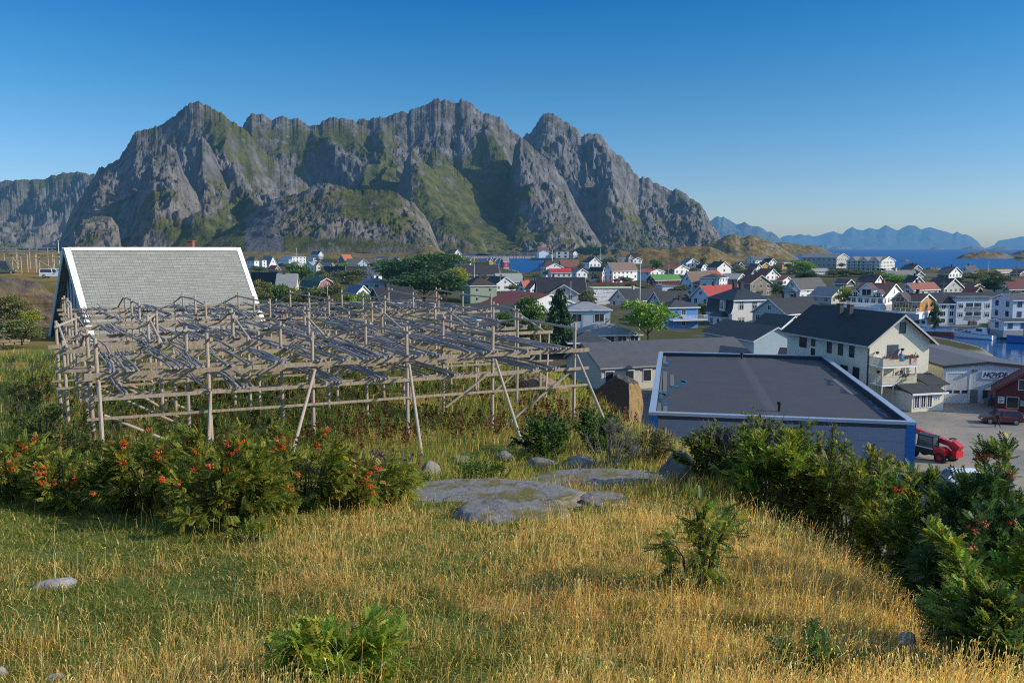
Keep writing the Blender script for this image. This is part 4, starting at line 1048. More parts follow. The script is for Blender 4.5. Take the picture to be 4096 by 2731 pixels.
for yy in (L * .42, L * .66):
    MB().box(-.45, .45, yy - .4, yy + .4, h3 - .6, h3 + 1.3).box(-.52, .52, yy - .47, yy + .47, h3 + 1.304, h3 + 1.42).build('chimney', plain((0.05, 0.05, 0.055), .85), ro)
tm = MB()
tm.box(x0 - .04, x1 + .04, y0 - .05, y0 - .003, h2 - .2, h2 + .08)
for s in (-1, 1):
    q_ = [(s * (W / 2 + .47), h1 - .2), (s * (W / 2 + .03), h1 + .55), (s * (W / 2 - .21), h1 + 1.4), (s * (W / 2 - .39), h2 - .2)]
    for k in range(3):
        a, c = q_[k], q_[k + 1]
        tm.bar((a[0], -.15, a[1]), (c[0], -.15, c[1]), .05, .2, up=(1, 0, 0))
tm.build('trim', plain((0.78, 0.78, 0.76)), root)
DK = plain((0.03, 0.035, 0.06), 0.5)
for xx in (-.27, .07, .38):
    MB().box(xx * W - .72, xx * W + .72, -.03, -.003, 4.55, 6.4).build('casing', DK, root)
    add_window(root, xx * W, -.031, 5.45, 0, 1.1, 1.55, 'six')
for xx in (-.26, .28):
    MB().box(xx * W - .95, xx * W + .95, -.03, -.003, 1.15, 2.75).build('casing', DK, root)
    add_window(root, xx * W, -.031, 1.95, 0, 1.6, 1.3, 'six')
yd = L * .36
dm = MB().prism([(-1.15, h1 + .3), (1.15, h1 + .3), (.95, h1 + 1.2), (.85, h1 + 3.0), (-.85, h1 + 3.0), (-.95, h1 + 1.2)], 0, 1.6).build('dormer', WP, root, loc=(-W / 2 - .25, yd, 0), rot=(0, 0, -math.pi / 2))
MB().box(-1.2, 1.2, -.2, 1.6, h1 + 3.003, h1 + 3.2).build('dormer_roof', BL, dm)
link('window', MBjoin((1.1, 1.7), 'six'), dm, (0, -.003, h1 + 1.75))
pc = MB().box(-W / 2 - 2.2, -W / 2 - .003, yd - 2.4, yd + 2.2, 0, 2.9).build('porch', WP, root)
MB().add([(-W / 2 - 2.5, yd - 2.7, 2.9), (-W / 2 - .1, yd - 2.7, 2.9), (-W / 2 - .1, yd + 2.5, 2.9), (-W / 2 - 2.5, yd + 2.5, 2.9), (-W / 2 - .1, yd - 1.4, 4.0), (-W / 2 - .1, yd + 1.2, 4.0), (-W / 2 - 1.0, yd - 1.2, 4.0), (-W / 2 - 1.0, yd + 1.0, 4.0)],
         [(0, 1, 4, 6), (3, 0, 6, 7), (2, 3, 7, 5), (4, 5, 7, 6), (3, 2, 1, 0), (1, 2, 5, 4)]).build('porch_roof', BL, pc)
for yy in (yd - 1.5, yd + 1.3):
    link('window', MBjoin((1.0, 1.5), 'six'), pc, (-W / 2 - 2.203, yy, 1.6), (0, 0, -math.pi / 2))
for xx in (-W / 2 - 1.5, -W / 2 - .6):
    link('window', MBjoin((.6, 1.5), 'six'), pc, (xx, yd - 2.403, 1.6))
MB().box(-W / 2 - 2.26, -W / 2 - 2.203, yd - .5, yd + .4, .1, 2.3).build('door', plain((0.75, 0.75, 0.74)), pc)
BASES.append(tuple(root.location))

# --- long building with grey shingle roof
ctr = Vector((12.7 - math.sin(math.radians(18.7)) * 6.4, 116 + math.cos(math.radians(18.7)) * 6.4, 1.8))
d = house('warehouse', 'long low cream building with broad dark grey shingle roof behind the boulder', 'building', ctr, math.radians(18.7 - 90), 12.8, 25.5, 3.4, 2.66, (0.66, 0.64, 0.56), (0.075, 0.075, 0.08), rk='felt', side='L', chim=0, win=False, found=1.5, foundc=(0.62, 0.61, 0.57), trim=(0.3, 0.31, 0.32), group=None)
for yy in (1.2, 4.4, 7.2, 10.4, 14, 17, 20):
    add_window(d['root'], 6.402, yy, 1.85, math.pi / 2, 1.25, 1.5, 'plain', (0.72, 0.74, 0.74))
    MB().box(6.48, 6.6, yy - .75, yy + .75, 2.72, 2.9).build('shutter_box', plain((0.75, 0.76, 0.76)), d['root'])
# --- blue grey shed
ctr, t = near_corner(42.1, 143, 2.5, 18, 9.1)
d = house('shed', 'blue grey boarded shed with dark felt roof behind the flat roofed hall', 'shed', ctr, t, 9.1, 16.3, 3.5, 2.15, (0.36, 0.46, 0.52), (0.045, 0.045, 0.048), rk='felt', boards='v', chim=0, win=False, found=1.5, trim=(0.42, 0.5, 0.54), group=None)
add_window(d['root'], -4.552, 5.2, 1.3, -math.pi / 2, 1.0, 1.6, 'plain', (0.3, 0.38, 0.42))
MB().box(-4.6, -4.553, 10.5, 11.6, 0, 2.2).build('door', plain((0.4, 0.5, 0.56)), d['root'])
# small dark roof beside it
house('shed', 'low dark brown roof between the blue grey shed and the ivory house', 'shed', (51.0, 133, 2.2), math.radians(60), 5, 7, 1.6, 1.6, DGREY, (0.05, 0.04, 0.038), rk='felt', chim=0, win=False, group=None)

# --- big flat roofed hall
FL, FR = Vector((12.3, 72.9, 3.3)), Vector((34.1, 68.6, 3.3))
t = math.atan2(FR.y - FL.y, FR.x - FL.x); W = (FR - FL).length; L = 44.3; Ht = 4.0
root = thing('industrial_hall', 'large hall with black flat roof, pale parapet cap and blue corner strips', 'hall', (FL + FR) / 2, t)
def panel_mat():
    m, nt = newmat('wall_panels'); q = N(nt); v = _coord(q); sep = q.n('ShaderNodeSeparateXYZ'); q.l(v, sep.inputs[0])
    fr = q.math('FRACT', q.math('MULTIPLY', sep.outputs[2], 9.0)); seam = q.math('LESS_THAN', q.math('FRACT', q.math('MULTIPLY', sep.outputs[2], 0.86)), 0.03)
    n1 = q.noise(v, 0.5, 4)
    c = q.mix(n1, (0.175, 0.215, 0.30), (0.225, 0.265, 0.345)); c = q.mix(q.math('MULTIPLY', q.math('LESS_THAN', fr, 0.2), 0.3), c, (0.2, 0.22, 0.25)); c = q.mix(seam, c, (0.12, 0.14, 0.17))
    q.out(q.bsdf(c, 0.5, 0.3, fr, 0.3, 0.02)); return m
def flatroof_mat():
    m, nt = newmat('roofing_felt'); q = N(nt); v = _coord(q); sep = q.n('ShaderNodeSeparateXYZ'); q.l(v, sep.inputs[0])
    n1 = q.noise(v, 0.35, 5, 0.6); n2 = q.noise(v, 30, 3, .7); n3 = q.noise(v, 2.5, 5, 0.7)
    lap = q.math('LESS_THAN', q.math('FRACT', q.math('ADD', q.math('MULTIPLY', sep.outputs[1], 1.02), q.math('MULTIPLY', n3, 0.05))), 0.035)
    c = q.mix(n1, (0.03, 0.034, 0.041), (0.058, 0.062, 0.071)); c = q.mix(q.math('MULTIPLY', n2, 0.5), c, (0.085, 0.085, 0.09))
    c = q.mix(q.math('MULTIPLY', lap, 0.85), c, (0.018, 0.018, 0.02))
    rid = q.math('MULTIPLY', q.math('LESS_THAN', q.math('ABSOLUTE', q.math('ADD', sep.outputs[0], q.math('MULTIPLY', q.math('SUBTRACT', n3, .5), 2.0))), 0.5), 0.25)
    c = q.mix(rid, c, (0.11, 0.11, 0.115))
    q.out(q.bsdf(c, 0.8, 0.25, n2, 0.3, 0.01)); return m
PCAP = plain((0.36, 0.42, 0.49), 0.35, 0.5, 0.1, metal=0.3)
MB().box(-W / 2, W / 2, 0, L, 0.5, Ht - .5).build('wall', panel_mat(), root)
MB().box(-W / 2 + .05, W / 2 - .05, .05, L - .05, -2, 0.5).build('foundation', plain((0.03, 0.03, 0.035)), root)
zr = Ht - .49
roofo = MB().add([(-W / 2 + .5, .5, zr), (0, .5, zr + .12), (W / 2 - .5, .5, zr), (W / 2 - .5, L - .5, zr), (0, L - .5, zr + .12), (-W / 2 + .5, L - .5, zr)], [(0, 1, 4, 5), (1, 2, 3, 4)]).build('roof', flatroof_mat(), root)
pp = MB(); pw = .55
for bx in ((-W / 2, W / 2, 0, pw), (-W / 2, W / 2, L - pw, L), (-W / 2, -W / 2 + pw, pw, L - pw), (W / 2 - pw, W / 2, pw, L - pw)):
    pp.box(*bx, Ht - .496, Ht)
pp.build('parapet', plain((0.03, 0.036, 0.05), 0.7), root)
cp = MB(); o = .06
for bx in ((-W / 2 - o, W / 2 + o, -o, pw), (-W / 2 - o, W / 2 + o, L - pw, L + o), (-W / 2 - o, -W / 2 + pw, pw, L - pw), (W / 2 - pw, W / 2 + o, pw, L - pw)):
    cp.box(*bx, Ht + .003, Ht + .1)
for bx in ((-W / 2 - o, W / 2 + o, -o, -.004), (-W / 2 - o, -W / 2 - .004, 0, L), (W / 2 + .004, W / 2 + o, 0, L)):
    cp.box(*bx, Ht - .16, Ht + .003)
cp.build('parapet_cap', PCAP, root)
BLU = plain((0.015, 0.13, 0.38), 0.45)
for x0, x1 in ((-W / 2 - .03, -W / 2 + .75), (W * .1 - .3, W * .1 + .3), (W / 2 - .75, W / 2 + .03)):
    MB().box(x0, x1, -.035, -.003, -.9, Ht - .18).build('corner_strip', BLU, root)
for px, py in ((1220, 492), (1612, 1042)):
    p = local(root, atz(*src('B', px, py), 3.3 + zr)); 
    MB().tube([(p.x, p.y, zr - .1), (p.x, p.y, zr + .75), (p.x, p.y, zr + .76), (p.x, p.y, zr + .82), (p.x, p.y, zr + 1.0)], [.13, .13, .22, .24, .2], 12).build('vent_pipe', plain((0.02, 0.02, 0.022), 0.6), root)
PUD = newmat('puddle'); q = N(PUD[1]); q.out(q.bsdf((0.02, 0.04, 0.08), 0.03, 0.9)); PUD = PUD[0]
WET = plain((0.02, 0.021, 0.025), 0.35, 0.5)
def patchq(tile, cx, cy, wx, wy, mat, nm, dz, seed=0):
    c0 = local(root, atz(*src(tile, cx, cy), 3.3 + zr)); c1 = local(root, atz(*src(tile, cx + wx / 2, cy), 3.3 + zr)); c2 = local(root, atz(*src(tile, cx, cy - wy / 2), 3.3 + zr))
    rx = abs(c1.x - c0.x); ry = abs(c2.y - c0.y); rn = random.Random(seed)
    vs = []
    for k in range(20):
        a = 2 * math.pi * k / 20; f = 1 + .22 * math.sin(3 * a + seed) + rn.uniform(-.12, .12)
        vs.append((max(-W / 2 + .6, min(W / 2 - .6, c0.x + rx * f * math.cos(a))), c0.y + ry * f * math.sin(a), zr + .02 + dz))
    vs.append((sum(v[0] for v in vs) / 20, c0.y, zr + .02 + dz))
    MB().add(vs, [(k, (k + 1) % 20, 20) for k in range(20)]).build(nm, mat, root)
for k, (tl, cx, cy, wx, wy) in enumerate([('B', 440, 527, 75, 34), ('B', 388, 580, 50, 26), ('B', 635, 717, 90, 22), ('B', 600, 738, 80, 26), ('B', 540, 773, 90, 26), ('B', 425, 843, 70, 40), ('B', 378, 880, 60, 50), ('B', 427, 950, 85, 42),
                                           ('R', 272, 641, 52, 26), ('R', 268, 670, 46, 20), ('R', 418, 743, 62, 28), ('R', 150, 493, 40, 12), ('R', 240, 527, 50, 18), ('R', 325, 585, 40, 24), ('R', 752, 920, 50, 70), ('R', 690, 850, 60, 40), ('R', 640, 790, 40, 30)]):
    patchq(tl, cx, cy, wx * 1.35, wy * 1.5, WET, 'wet_patch', .016, k)
    patchq(tl, cx, cy, wx * .45, wy * .42, PUD, 'puddle', .022, k + 40)
PALE = plain((0.13, 0.13, 0.12), 0.9)
for tl, q4 in (('B', [(352, 450), (386, 450), (383, 540), (350, 540)]), ('B', [(397, 450), (430, 450), (428, 525), (395, 540)]), ('B', [(347, 605), (394, 605), (382, 838), (335, 838)]), ('B', [(399, 615), (440, 618), (436, 830), (394, 830)]),
               ('B', [(472, 652), (512, 652), (516, 765), (474, 765)]), ('B', [(333, 945), (380, 945), (378, 1058), (328, 1058)]), ('B', [(398, 978), (446, 978), (442, 1058), (392, 1058)]), ('B', [(495, 1038), (540, 1038), (540, 1062), (492, 1062)]), ('R', [(290, 622), (340, 620), (560, 762), (480, 766)])):
    vs = [local(root, atz(*src(tl, *p), 3.3 + zr + .02)) for p in q4]
    MB().add([(max(-W / 2 + .6, v.x), v.y, zr + .045) for v in vs], [(3, 2, 1, 0)]).build('felt_strip', PALE, root)

# --- ivory three storey house with balconies
ctr, t = near_corner(45.8, 105.3, 1.8, 15.4, 9.3); IVC = (0.77, 0.71, 0.56)
d = house('apartment_house', 'ivory house with dark roof and two flowered balconies above the yard', 'house', ctr, t, 9.3, 17.9, 8.2, 3.4, IVC, (0.018, 0.02, 0.025), rk='metal', boards='v', chim=0, win=False, found=1.0, trim=(0.45, 0.44, 0.42), ov=.75, group=None, wear=0.1)
r_ = d['root']; DF = (0.05, 0.045, 0.04)
add_window(r_, .3, -.003, 9.9, 0, .75, 1.25, 'plain', DF)
MB().box(-1.9, -.2, -.05, -.003, 5.42, 7.75).build('balcony_door', glass((0.04, 0.045, 0.05)), r_)
for yy, zz, ww, hh in ((3.3, 6.6, .85, 1.4), (5.6, 6.6, .85, 1.4), (8.0, 6.6, .85, 1.4), (11.6, 7.0, .7, 1.1), (11.6, 5.4, .7, 1.1), (14.0, 6.8, 1.5, 1.6), (2.3, 3.6, 1.1, 1.9), (4.7, 3.7, 1.3, 1.6), (7.2, 3.8, 1.1, 1.4), (11.6, 3.8, .7, 1.1)):
    add_window(r_, -4.653, yy, zz, -math.pi / 2, ww, hh, 'plain', DF)
for yy in (8.5, 10.6):
    MB().box(-1.5, -.9, yy - .3, yy + .3, 10.2, 12.3).box(-1.6, -.8, yy - .4, yy + .4, 12.304, 12.42).build('roof_vent', plain((0.06, 0.055, 0.05)), d['roof'])
BW = plain((0.62, 0.58, 0.44), 0.5); WB = plain((0.76, 0.76, 0.74), 0.5)
def balcony(zf, x0, x1, dep):
    b_ = MB().box(x0, x1, -dep, -.003, zf - .22, zf).build('balcony', WB, r_)
    rm_ = MB()
    for a, c in (((x0, -.05, 0), (x0, -dep, 0)), ((x0, -dep, 0), (x1, -dep, 0)), ((x1, -dep, 0), (x1, -.05, 0))):
        a = Vector(a); c = Vector(c); n = int((c - a).length / .155)
        for i in range(n):
            p = a.lerp(c, (i + .5) / n); dr = (c - a).normalized()
            rm_.bar(p + Vector((0, 0, zf + .02)), p + Vector((0, 0, zf + 1.0)), .125, .03, up=dr.cross(Vector((0, 0, 1))))
        rm_.bar(a + Vector((0, 0, zf + 1.04)), c + Vector((0, 0, zf + 1.04)), .1, .07); rm_.bar(a + Vector((0, 0, zf + .18)), c + Vector((0, 0, zf + .18)), .09, .05)
    rm_.build('railing', BW, b_)
    return b_
b1 = balcony(5.35, -4.6, .6, 2.6); b2 = balcony(3.05, -4.6, .6, 2.6)
for x in (-4.5, -2.8, -1.1, .5):
    MB().box(x - .07, x + .07, -2.55, -2.41, 3.053, 5.12).build('balcony_post', BW, r_)
    MB().box(x - .07, x + .07, -2.55, -2.41, 0.2, 2.82).build('balcony_post', BW, r_)
a1 = MB().box(-2.4, 2.3, -5.4, -.01, 0, 2.3).build('annex', d['wallm'], r_)
MB().add([(-2.7, -5.8, 2.2), (2.6, -5.8, 2.2), (2.6, -2.7, 2.95), (-2.7, -2.7, 2.95), (-2.7, -5.8, 2.35), (2.6, -5.8, 2.35), (2.6, -2.7, 3.1), (-2.7, -2.7, 3.1)], [(3, 2, 1, 0), (4, 5, 6, 7), (0, 1, 5, 4), (1, 2, 6, 5), (2, 3, 7, 6), (3, 0, 4, 7)]).build('annex_roof', roofm((0.035, 0.035, 0.04), 'metal'), a1)
MB().box(-2.75, 2.65, -5.86, -5.803, 2.15, 2.38).build('gutter', WB, a1)
for x in (-1.7, -.75, .2):
    link('window', MBjoin((.62, 1.5), 'plain'), a1, (x, -5.403, 1.3))
sg = MB().box(1.0, 1.75, -5.45, -5.403, 1.35, 1.8).build('sign', WB, a1)
MB().tube([(1.17, -5.46, 1.58), (1.17, -5.453, 1.58)], .12, 14).box(1.35, 1.68, -5.458, -5.452, 1.6, 1.66).box(1.38, 1.66, -5.458, -5.452, 1.47, 1.53).build('emblem', plain((0.03, 0.08, 0.35)), a1)
a2 = MB().box(2.6, 4.6, -3.0, -.01, 0, 2.9).build('annex', d['wallm'], r_)
MB().add([(1.6, -3.5, 2.8), (5.0, -3.5, 2.8), (5.0, -.012, 3.7), (1.6, -.012, 3.7), (1.6, -3.5, 2.95), (5.0, -3.5, 2.95), (5.0, -.012, 3.85), (1.6, -.012, 3.85)], [(3, 2, 1, 0), (4, 5, 6, 7), (0, 1, 5, 4), (1, 2, 6, 5), (2, 3, 7, 6), (3, 0, 4, 7)]).build('annex_roof', roofm((0.035, 0.035, 0.04), 'metal'), a2)
link('window', MBjoin((.7, 1.7), 'plain'), a2, (3.6, -3.003, 1.7))
MB().box(1.3, 2.2, -.45, -.003, 4.3, 5.1).tube([(1.75, -.46, 4.7), (1.75, -.455, 4.7)], .28, 14).build('heat_pump', plain((0.6, 0.58, 0.52)), r_)
MB().box(-4.8, -4.66, -.1, .05, 0, 8.0).build('downpipe', plain((0.05, 0.05, 0.05)), r_)
for x, z in ((-3.6, 6.9), (.2, 7.2), (-3.3, 4.4), (.2, 4.3)):
    MB().tube([(x, -.3, z - .25), (x, -.3, z + .05), (x, -.3, z + .1)], [.12, .25, .08], 8).build('hanging_basket', plain((0.08, 0.05, 0.09), 0.9), r_)
IV = d

# --- white hall with the HOVDE sign
ctr, t = near_corner(56.5, 107, 1.6, -2, 11)
d = house('warehouse', 'white corrugated hall with roller door and HOVDE sign on the quay', 'hall', ctr, t, 11, 24, 5.0, .55, (0.62, 0.66, 0.69), (0.1, 0.1, 0.105), rk='metal', boards='v', chim=0, win=False, found=1.0, trim=(0.04, 0.04, 0.045), ov=.2, group=None, wear=0.12)
r_ = d['root']
MB().box(-5.53, -5.503, .0, 24, .0, 4.9).build('side_cladding', paint((0.6, 0.56, 0.4), 'v', .1), r_)
dr = MB().box(-5.1, -2.3, -.06, -.003, 0.05, 4.1).build('roller_door', paint((0.66, 0.66, 0.64), 'h', .1), r_)
for x in (-4.75, -3.75, -2.75): MB().box(x - .36, x + .36, -.075, -.063, 1.5, 1.9).build('pane', glass(), dr)
MB().box(-5.3, -2.1, -.1, -.003, 4.1, 4.28).box(-5.3, -5.13, -.1, -.003, 0, 4.1).box(-2.27, -2.1, -.1, -.003, 0, 4.1).build('door_frame', WB, r_)
MB().box(-2.0, -1.05, -.06, -.003, .05, 1.95).build('door', plain((0.2, 0.17, 0.14)), r_)
MB().box(-.4, 1.7, -.05, -.003, .75, 1.95).build('window', glass((0.05, 0.06, 0.06)), r_)
sg = MB().box(-.7, 2.75, -.09, -.003, 3.4, 4.4).build('sign', plain((0.56, 0.62, 0.67), .5, var=.04), r_)
NAVY = plain((0.015, 0.015, 0.12), 0.5)
link('lettering', text_mesh('HOVDE', .9, NAVY, .3, .01, .026), sg, (1.0, -.1, 3.95), (math.pi / 2, 0, 0))
link('lettering', text_mesh('www.hovde.no', .2, plain((0.1, 0.14, 0.25)), 0, .006, .004), sg, (1.0, -.1, 3.56), (math.pi / 2, 0, 0))
MB().box(.1, 2.1, -.118, -.108, 3.94, 3.965).build('stripe', plain((0.5, 0.12, 0.1)), sg)
MB().box(-1.9, -1.4, -.4, -.003, 4.35, 4.65).build('wall_lamp', plain((0.15, 0.15, 0.14)), r_)

# --- red boathouse at the right edge
ctr, t = near_corner(60.6, 102.3, 1.8, -31, 11)
d = house('boathouse', 'dark red boathouse with white framed windows at the right edge by the yard', 'boathouse', ctr, t, 11, 5.0, 2.7, 4.0, (0.17, 0.022, 0.016), (0.15, 0.05, 0.035), boards='v', chim=0, win=False, found=1, trim=(0.22, 0.05, 0.04), ov=.5, group=None)
r_ = d['root']
add_window(r_, -2.5, -.003, 3.4, 0, 1.1, 1.2, 'plain'); add_window(r_, -3.6, -.003, 1.1, 0, 1.2, 1.3, 'plain', (0.6, 0.5, 0.35))
sg = MB().box(-5.2, -4.5, -.06, -.003, .9, 1.75).build('sign', WB, r_)
MB().tube([(-5.0, -.07, 1.6), (-5.0, -.063, 1.6)], .09, 12).box(-4.85, -4.6, -.068, -.062, 1.55, 1.62).box(-5.1, -4.6, -.068, -.062, 1.3, 1.36).box(-5.1, -4.6, -.068, -.062, 1.15, 1.21).box(-5.1, -4.7, -.068, -.062, 1.0, 1.06).build('sign_text', plain((0.1, 0.1, 0.12)), sg)
MB().box(-2.8, -2.0, -.5, -.003, .8, 1.5).build('heat_pump', plain((0.4, 0.4, 0.38)), r_)
pr_ = MB().add([(-2.6, -1.9, 2.0), (.5, -1.9, 3.6), (.5, -.01, 3.6), (-2.6, -.01, 2.0), (-2.6, -1.9, 2.15), (.5, -1.9, 3.75), (.5, -.01, 3.75), (-2.6, -.01, 2.15)], [(3, 2, 1, 0), (4, 5, 6, 7), (0, 1, 5, 4), (1, 2, 6, 5), (2, 3, 7, 6), (3, 0, 4, 7)]).build('porch_roof', plain((0.15, 0.05, 0.035)), r_)
MB().box(-2.1, -1.95, -1.8, -1.65, 0, 2.2).build('porch_post', WB, r_)

# --- A-frame house with grey shingles
PHI = math.radians(47); Zl = 100.0
R0 = at(*src('T0', 752, 105), Zl); Lr = 22.8; hA = 11.0; wA = 6.6
root = thing('steep_roofed_house', 'steep A-frame house with grey shingle roof and wide white verges left of the racks', 'house', Vector((R0.x, R0.y, R0.z - hA)), PHI - math.pi / 2)
# local frame: gable (facing left of camera) at y=0, ridge along +y ; local x to the right
def shingle_mat():
    m, nt = newmat('roof_shingles'); q = N(nt); v = _coord(q); sep = q.n('ShaderNodeSeparateXYZ'); q.l(v, sep.inputs[0])
    cmb = q.n('ShaderNodeCombineXYZ'); q.l(sep.outputs[1], cmb.inputs[0]); q.l(q.math('MULTIPLY', sep.outputs[2], 1.17), cmb.inputs[1])
    br = q.n('ShaderNodeTexBrick'); q.l(cmb.outputs[0], br.inputs['Vector'])
    br.inputs['Scale'].default_value = 1.0; br.inputs['Brick Width'].default_value = 1.25; br.inputs['Row Height'].default_value = 0.4; br.inputs['Mortar Size'].default_value = 0.028
    br.inputs['Color1'].default_value = (0.25, 0.255, 0.225, 1); br.inputs['Color2'].default_value = (0.32, 0.325, 0.29, 1); br.inputs['Mortar'].default_value = (0.055, 0.055, 0.055, 1); br.offset = 0.37
    st = q.math('FRACT', q.math('MULTIPLY', sep.outputs[1], 4.0)); stc = q.math('MULTIPLY', q.math('LESS_THAN', st, 0.3), 0.35)
    n1 = q.noise(v, 0.5, 5, .65); n2 = q.noise(cmb.outputs[0], 3.0, 4)
    c = q.mix(stc, br.outputs['Color'], (0.12, 0.12, 0.12)); c = q.mix(q.math('MULTIPLY', n1, 0.5), c, (0.17, 0.18, 0.15)); c = q.mix(q.math('MULTIPLY', n2, .4), c, (0.14, 0.14, 0.145))
    q.out(q.bsdf(c, 0.85, 0.2, br.outputs['Fac'], -0.6, 0.04)); return m
def vstripe_mat():
    m, nt = newmat('striped_gable'); q = N(nt); v = _coord(q); sep = q.n('ShaderNodeSeparateXYZ'); q.l(v, sep.inputs[0])
    fr = q.math('FRACT', q.math('MULTIPLY', sep.outputs[0], 1.05)); c = q.mix(q.math('LESS_THAN', fr, 0.3), (0.36, 0.45, 0.47), (0.02, 0.03, 0.07)); q.out(q.bsdf(c, 0.6, .3)); return m
SH = shingle_mat()
MB().add([(-wA * .8, .9, 2.0), (wA * .8, .9, 2.0), (0, .9, hA - .4)], [(0, 1, 2)]).add([(-wA, .9, -2), (wA, .9, -2), (wA * .8, .9, 2.0), (-wA * .8, .9, 2.0)], [(0, 1, 2, 3)]).build('wall', vstripe_mat(), root)
MB().add([(-wA, Lr - .9, -2), (wA, Lr - .9, -2), (0, Lr - .9, hA - .4)], [(2, 1, 0)]).build('wall', paint((0.4, 0.5, 0.52), 'v'), root)
MB().box(-wA + .5, wA - .5, 1, Lr - 1, -3, .2).build('foundation', plain((0.3, 0.3, 0.3)), root)
nrm = Vector((hA, 0, wA)).normalized()
def slab(s, y0, y1, off, th_, x_in=0.0, bottom=-1.2, mat=None, nm='roof'):
    """a slab lying on one slope (s=+1 right, -1 left)"""
    dwn = Vector((wA, 0, -hA)).normalized(); top = Vector((0, 0, hA)) + dwn * x_in; bot = Vector((0, 0, hA)) + dwn * ((hA - bottom) / hA * math.hypot(wA, hA))
    vs = []
    for y in (y0, y1):
        for b_, o in ((top, off), (bot, off), (bot, off + th_), (top, off + th_)):
            p = b_ + nrm * o; vs.append((s * p.x, y, p.z))
    f = [(0, 1, 2, 3), (7, 6, 5, 4), (0, 4, 5, 1), (1, 5, 6, 2), (2, 6, 7, 3), (3, 7, 4, 0)]
    return MB().add(vs, f if s > 0 else [x[::-1] for x in f]).build(nm, mat, root)
slab(1, 0, Lr, 0, .25, 0, -1.0, SH); slab(-1, 0, Lr, 0, .25, 0, -1.0, SH)
WV = plain((0.82, 0.82, 0.81), 0.5, var=.06)
for s in (1, -1):
    slab(s, -.1, .6, .254, .07, 0, -1.05, WV, 'verge_board'); slab(s, Lr - .55, Lr + .1, .254, .07, 0, -1.05, WV, 'verge_board')
dwn = Vector((wA, 0, -hA)).normalized()
m = MB()
for s in (1, -1):
    a = Vector((0, 0, hA)) + nrm * .33; b_ = a + dwn * .42; c_ = b_ + nrm * .06; d_ = a + nrm * .06 
    m.add([(s * p.x, y, p.z) for y in (.61, Lr - .56) for p in (a, b_, c_, d_)], [(0, 1, 2, 3), (7, 6, 5, 4), (0, 4, 5, 1), (1, 5, 6, 2), (2, 6, 7, 3), (3, 7, 4, 0)])
m.build('ridge_board', WV, root)
for s in (1, -1):      # soffit boards under the overhang at the gable
    slab(s, -.1, -.02, -.25, .5, 0, -1.05, plain((0.42, 0.5, 0.5)), 'bargeboard')
cz = hA + .2
pch = at(*src('T0', 2245, 85), 135)
link('chimney_stack', MB().box(-.45, .45, -.45, .45, -6, .9).box(-.52, .52, -.52, .52, .904, 1.05).mesh('chimney_stack', plain((0.3, 0.12, 0.08), .9)), None, (pch.x, pch.y, pch.z), label='brick chimney standing up behind the ridge of the steep roof', category='chimney')
BASES.append((-45, 108, 10.5))

# ------------------------------------------------------------------ ground
_ey = np.array([0, 10, 20, 28, 36, 45, 55, 62, 68, 73, 78, 84, 92, 100, 110, 120, 140, 200, 250, 300, 400, 3000])
_ex = np.array([4.5, 5.0, 5.6, 7.0, 7.6, 5.6, 4.0, 3.0, 1.8, 0.8, -1.0, -4.0, -9, -15, -26, -36, -52, -78, -115, -170, -320, -3500])
_pz = np.array([0, 3, 8, 14, 20, 26, 31, 36, 42, 60, 80, 100, 130, 400])
_ph = np.array([20.3, 19.2, 17.35, 16.35, 15.3, 14.3, 13.35, 12.7, 12.4, 12.2, 11.6, 10.8, 11, 9])
BA = np.array([b for b in BASES if b[1] > 120])
SEAS = []
def poly_xy(pts, tile):
    return [(atz(*src(tile, x, y), 0.0).x, atz(*src(tile, x, y), 0.0).y) for x, y in pts]
SEAS.append(poly_xy([(-60, 140), (60, 185), (130, 260), (560, 352), (600, 450), (860, 520), (1085, 500), (1085, 305), (1330, 270), (1500, 185), (1600, 140)], 'T2'))
_pb = poly_xy([(-700, 260), (-420, 300), (-100, 330), (850, 395), (1000, 415), (1150, 436), (1340, 440), (1650, 412), (2352, 398), (3200, 395)], 'T4')
SEAS.append(_pb + [(_pb[-1][0] * 4, 4000), (_pb[0][0] * 4000 / _pb[0][1], 4000)])
SEAS.append([(86, 150), (84, 180), (90, 214), (104, 222), (176, 222), (178, 206), (300, 205), (300, 105), (92, 118), (80, 131)])

def in_poly(x, y, poly):
    ins = np.zeros(x.shape, bool); n = len(poly)
    for i in range(n):
        x1, y1 = poly[i]; x2, y2 = poly[(i + 1) % n]
        c = ((y1 > y) != (y2 > y))
        with np.errstate(divide='ignore', invalid='ignore'):
            ins ^= c & (x < (x2 - x1) * (y - y1) / (y2 - y1 + 1e-12) + x1)
    return ins

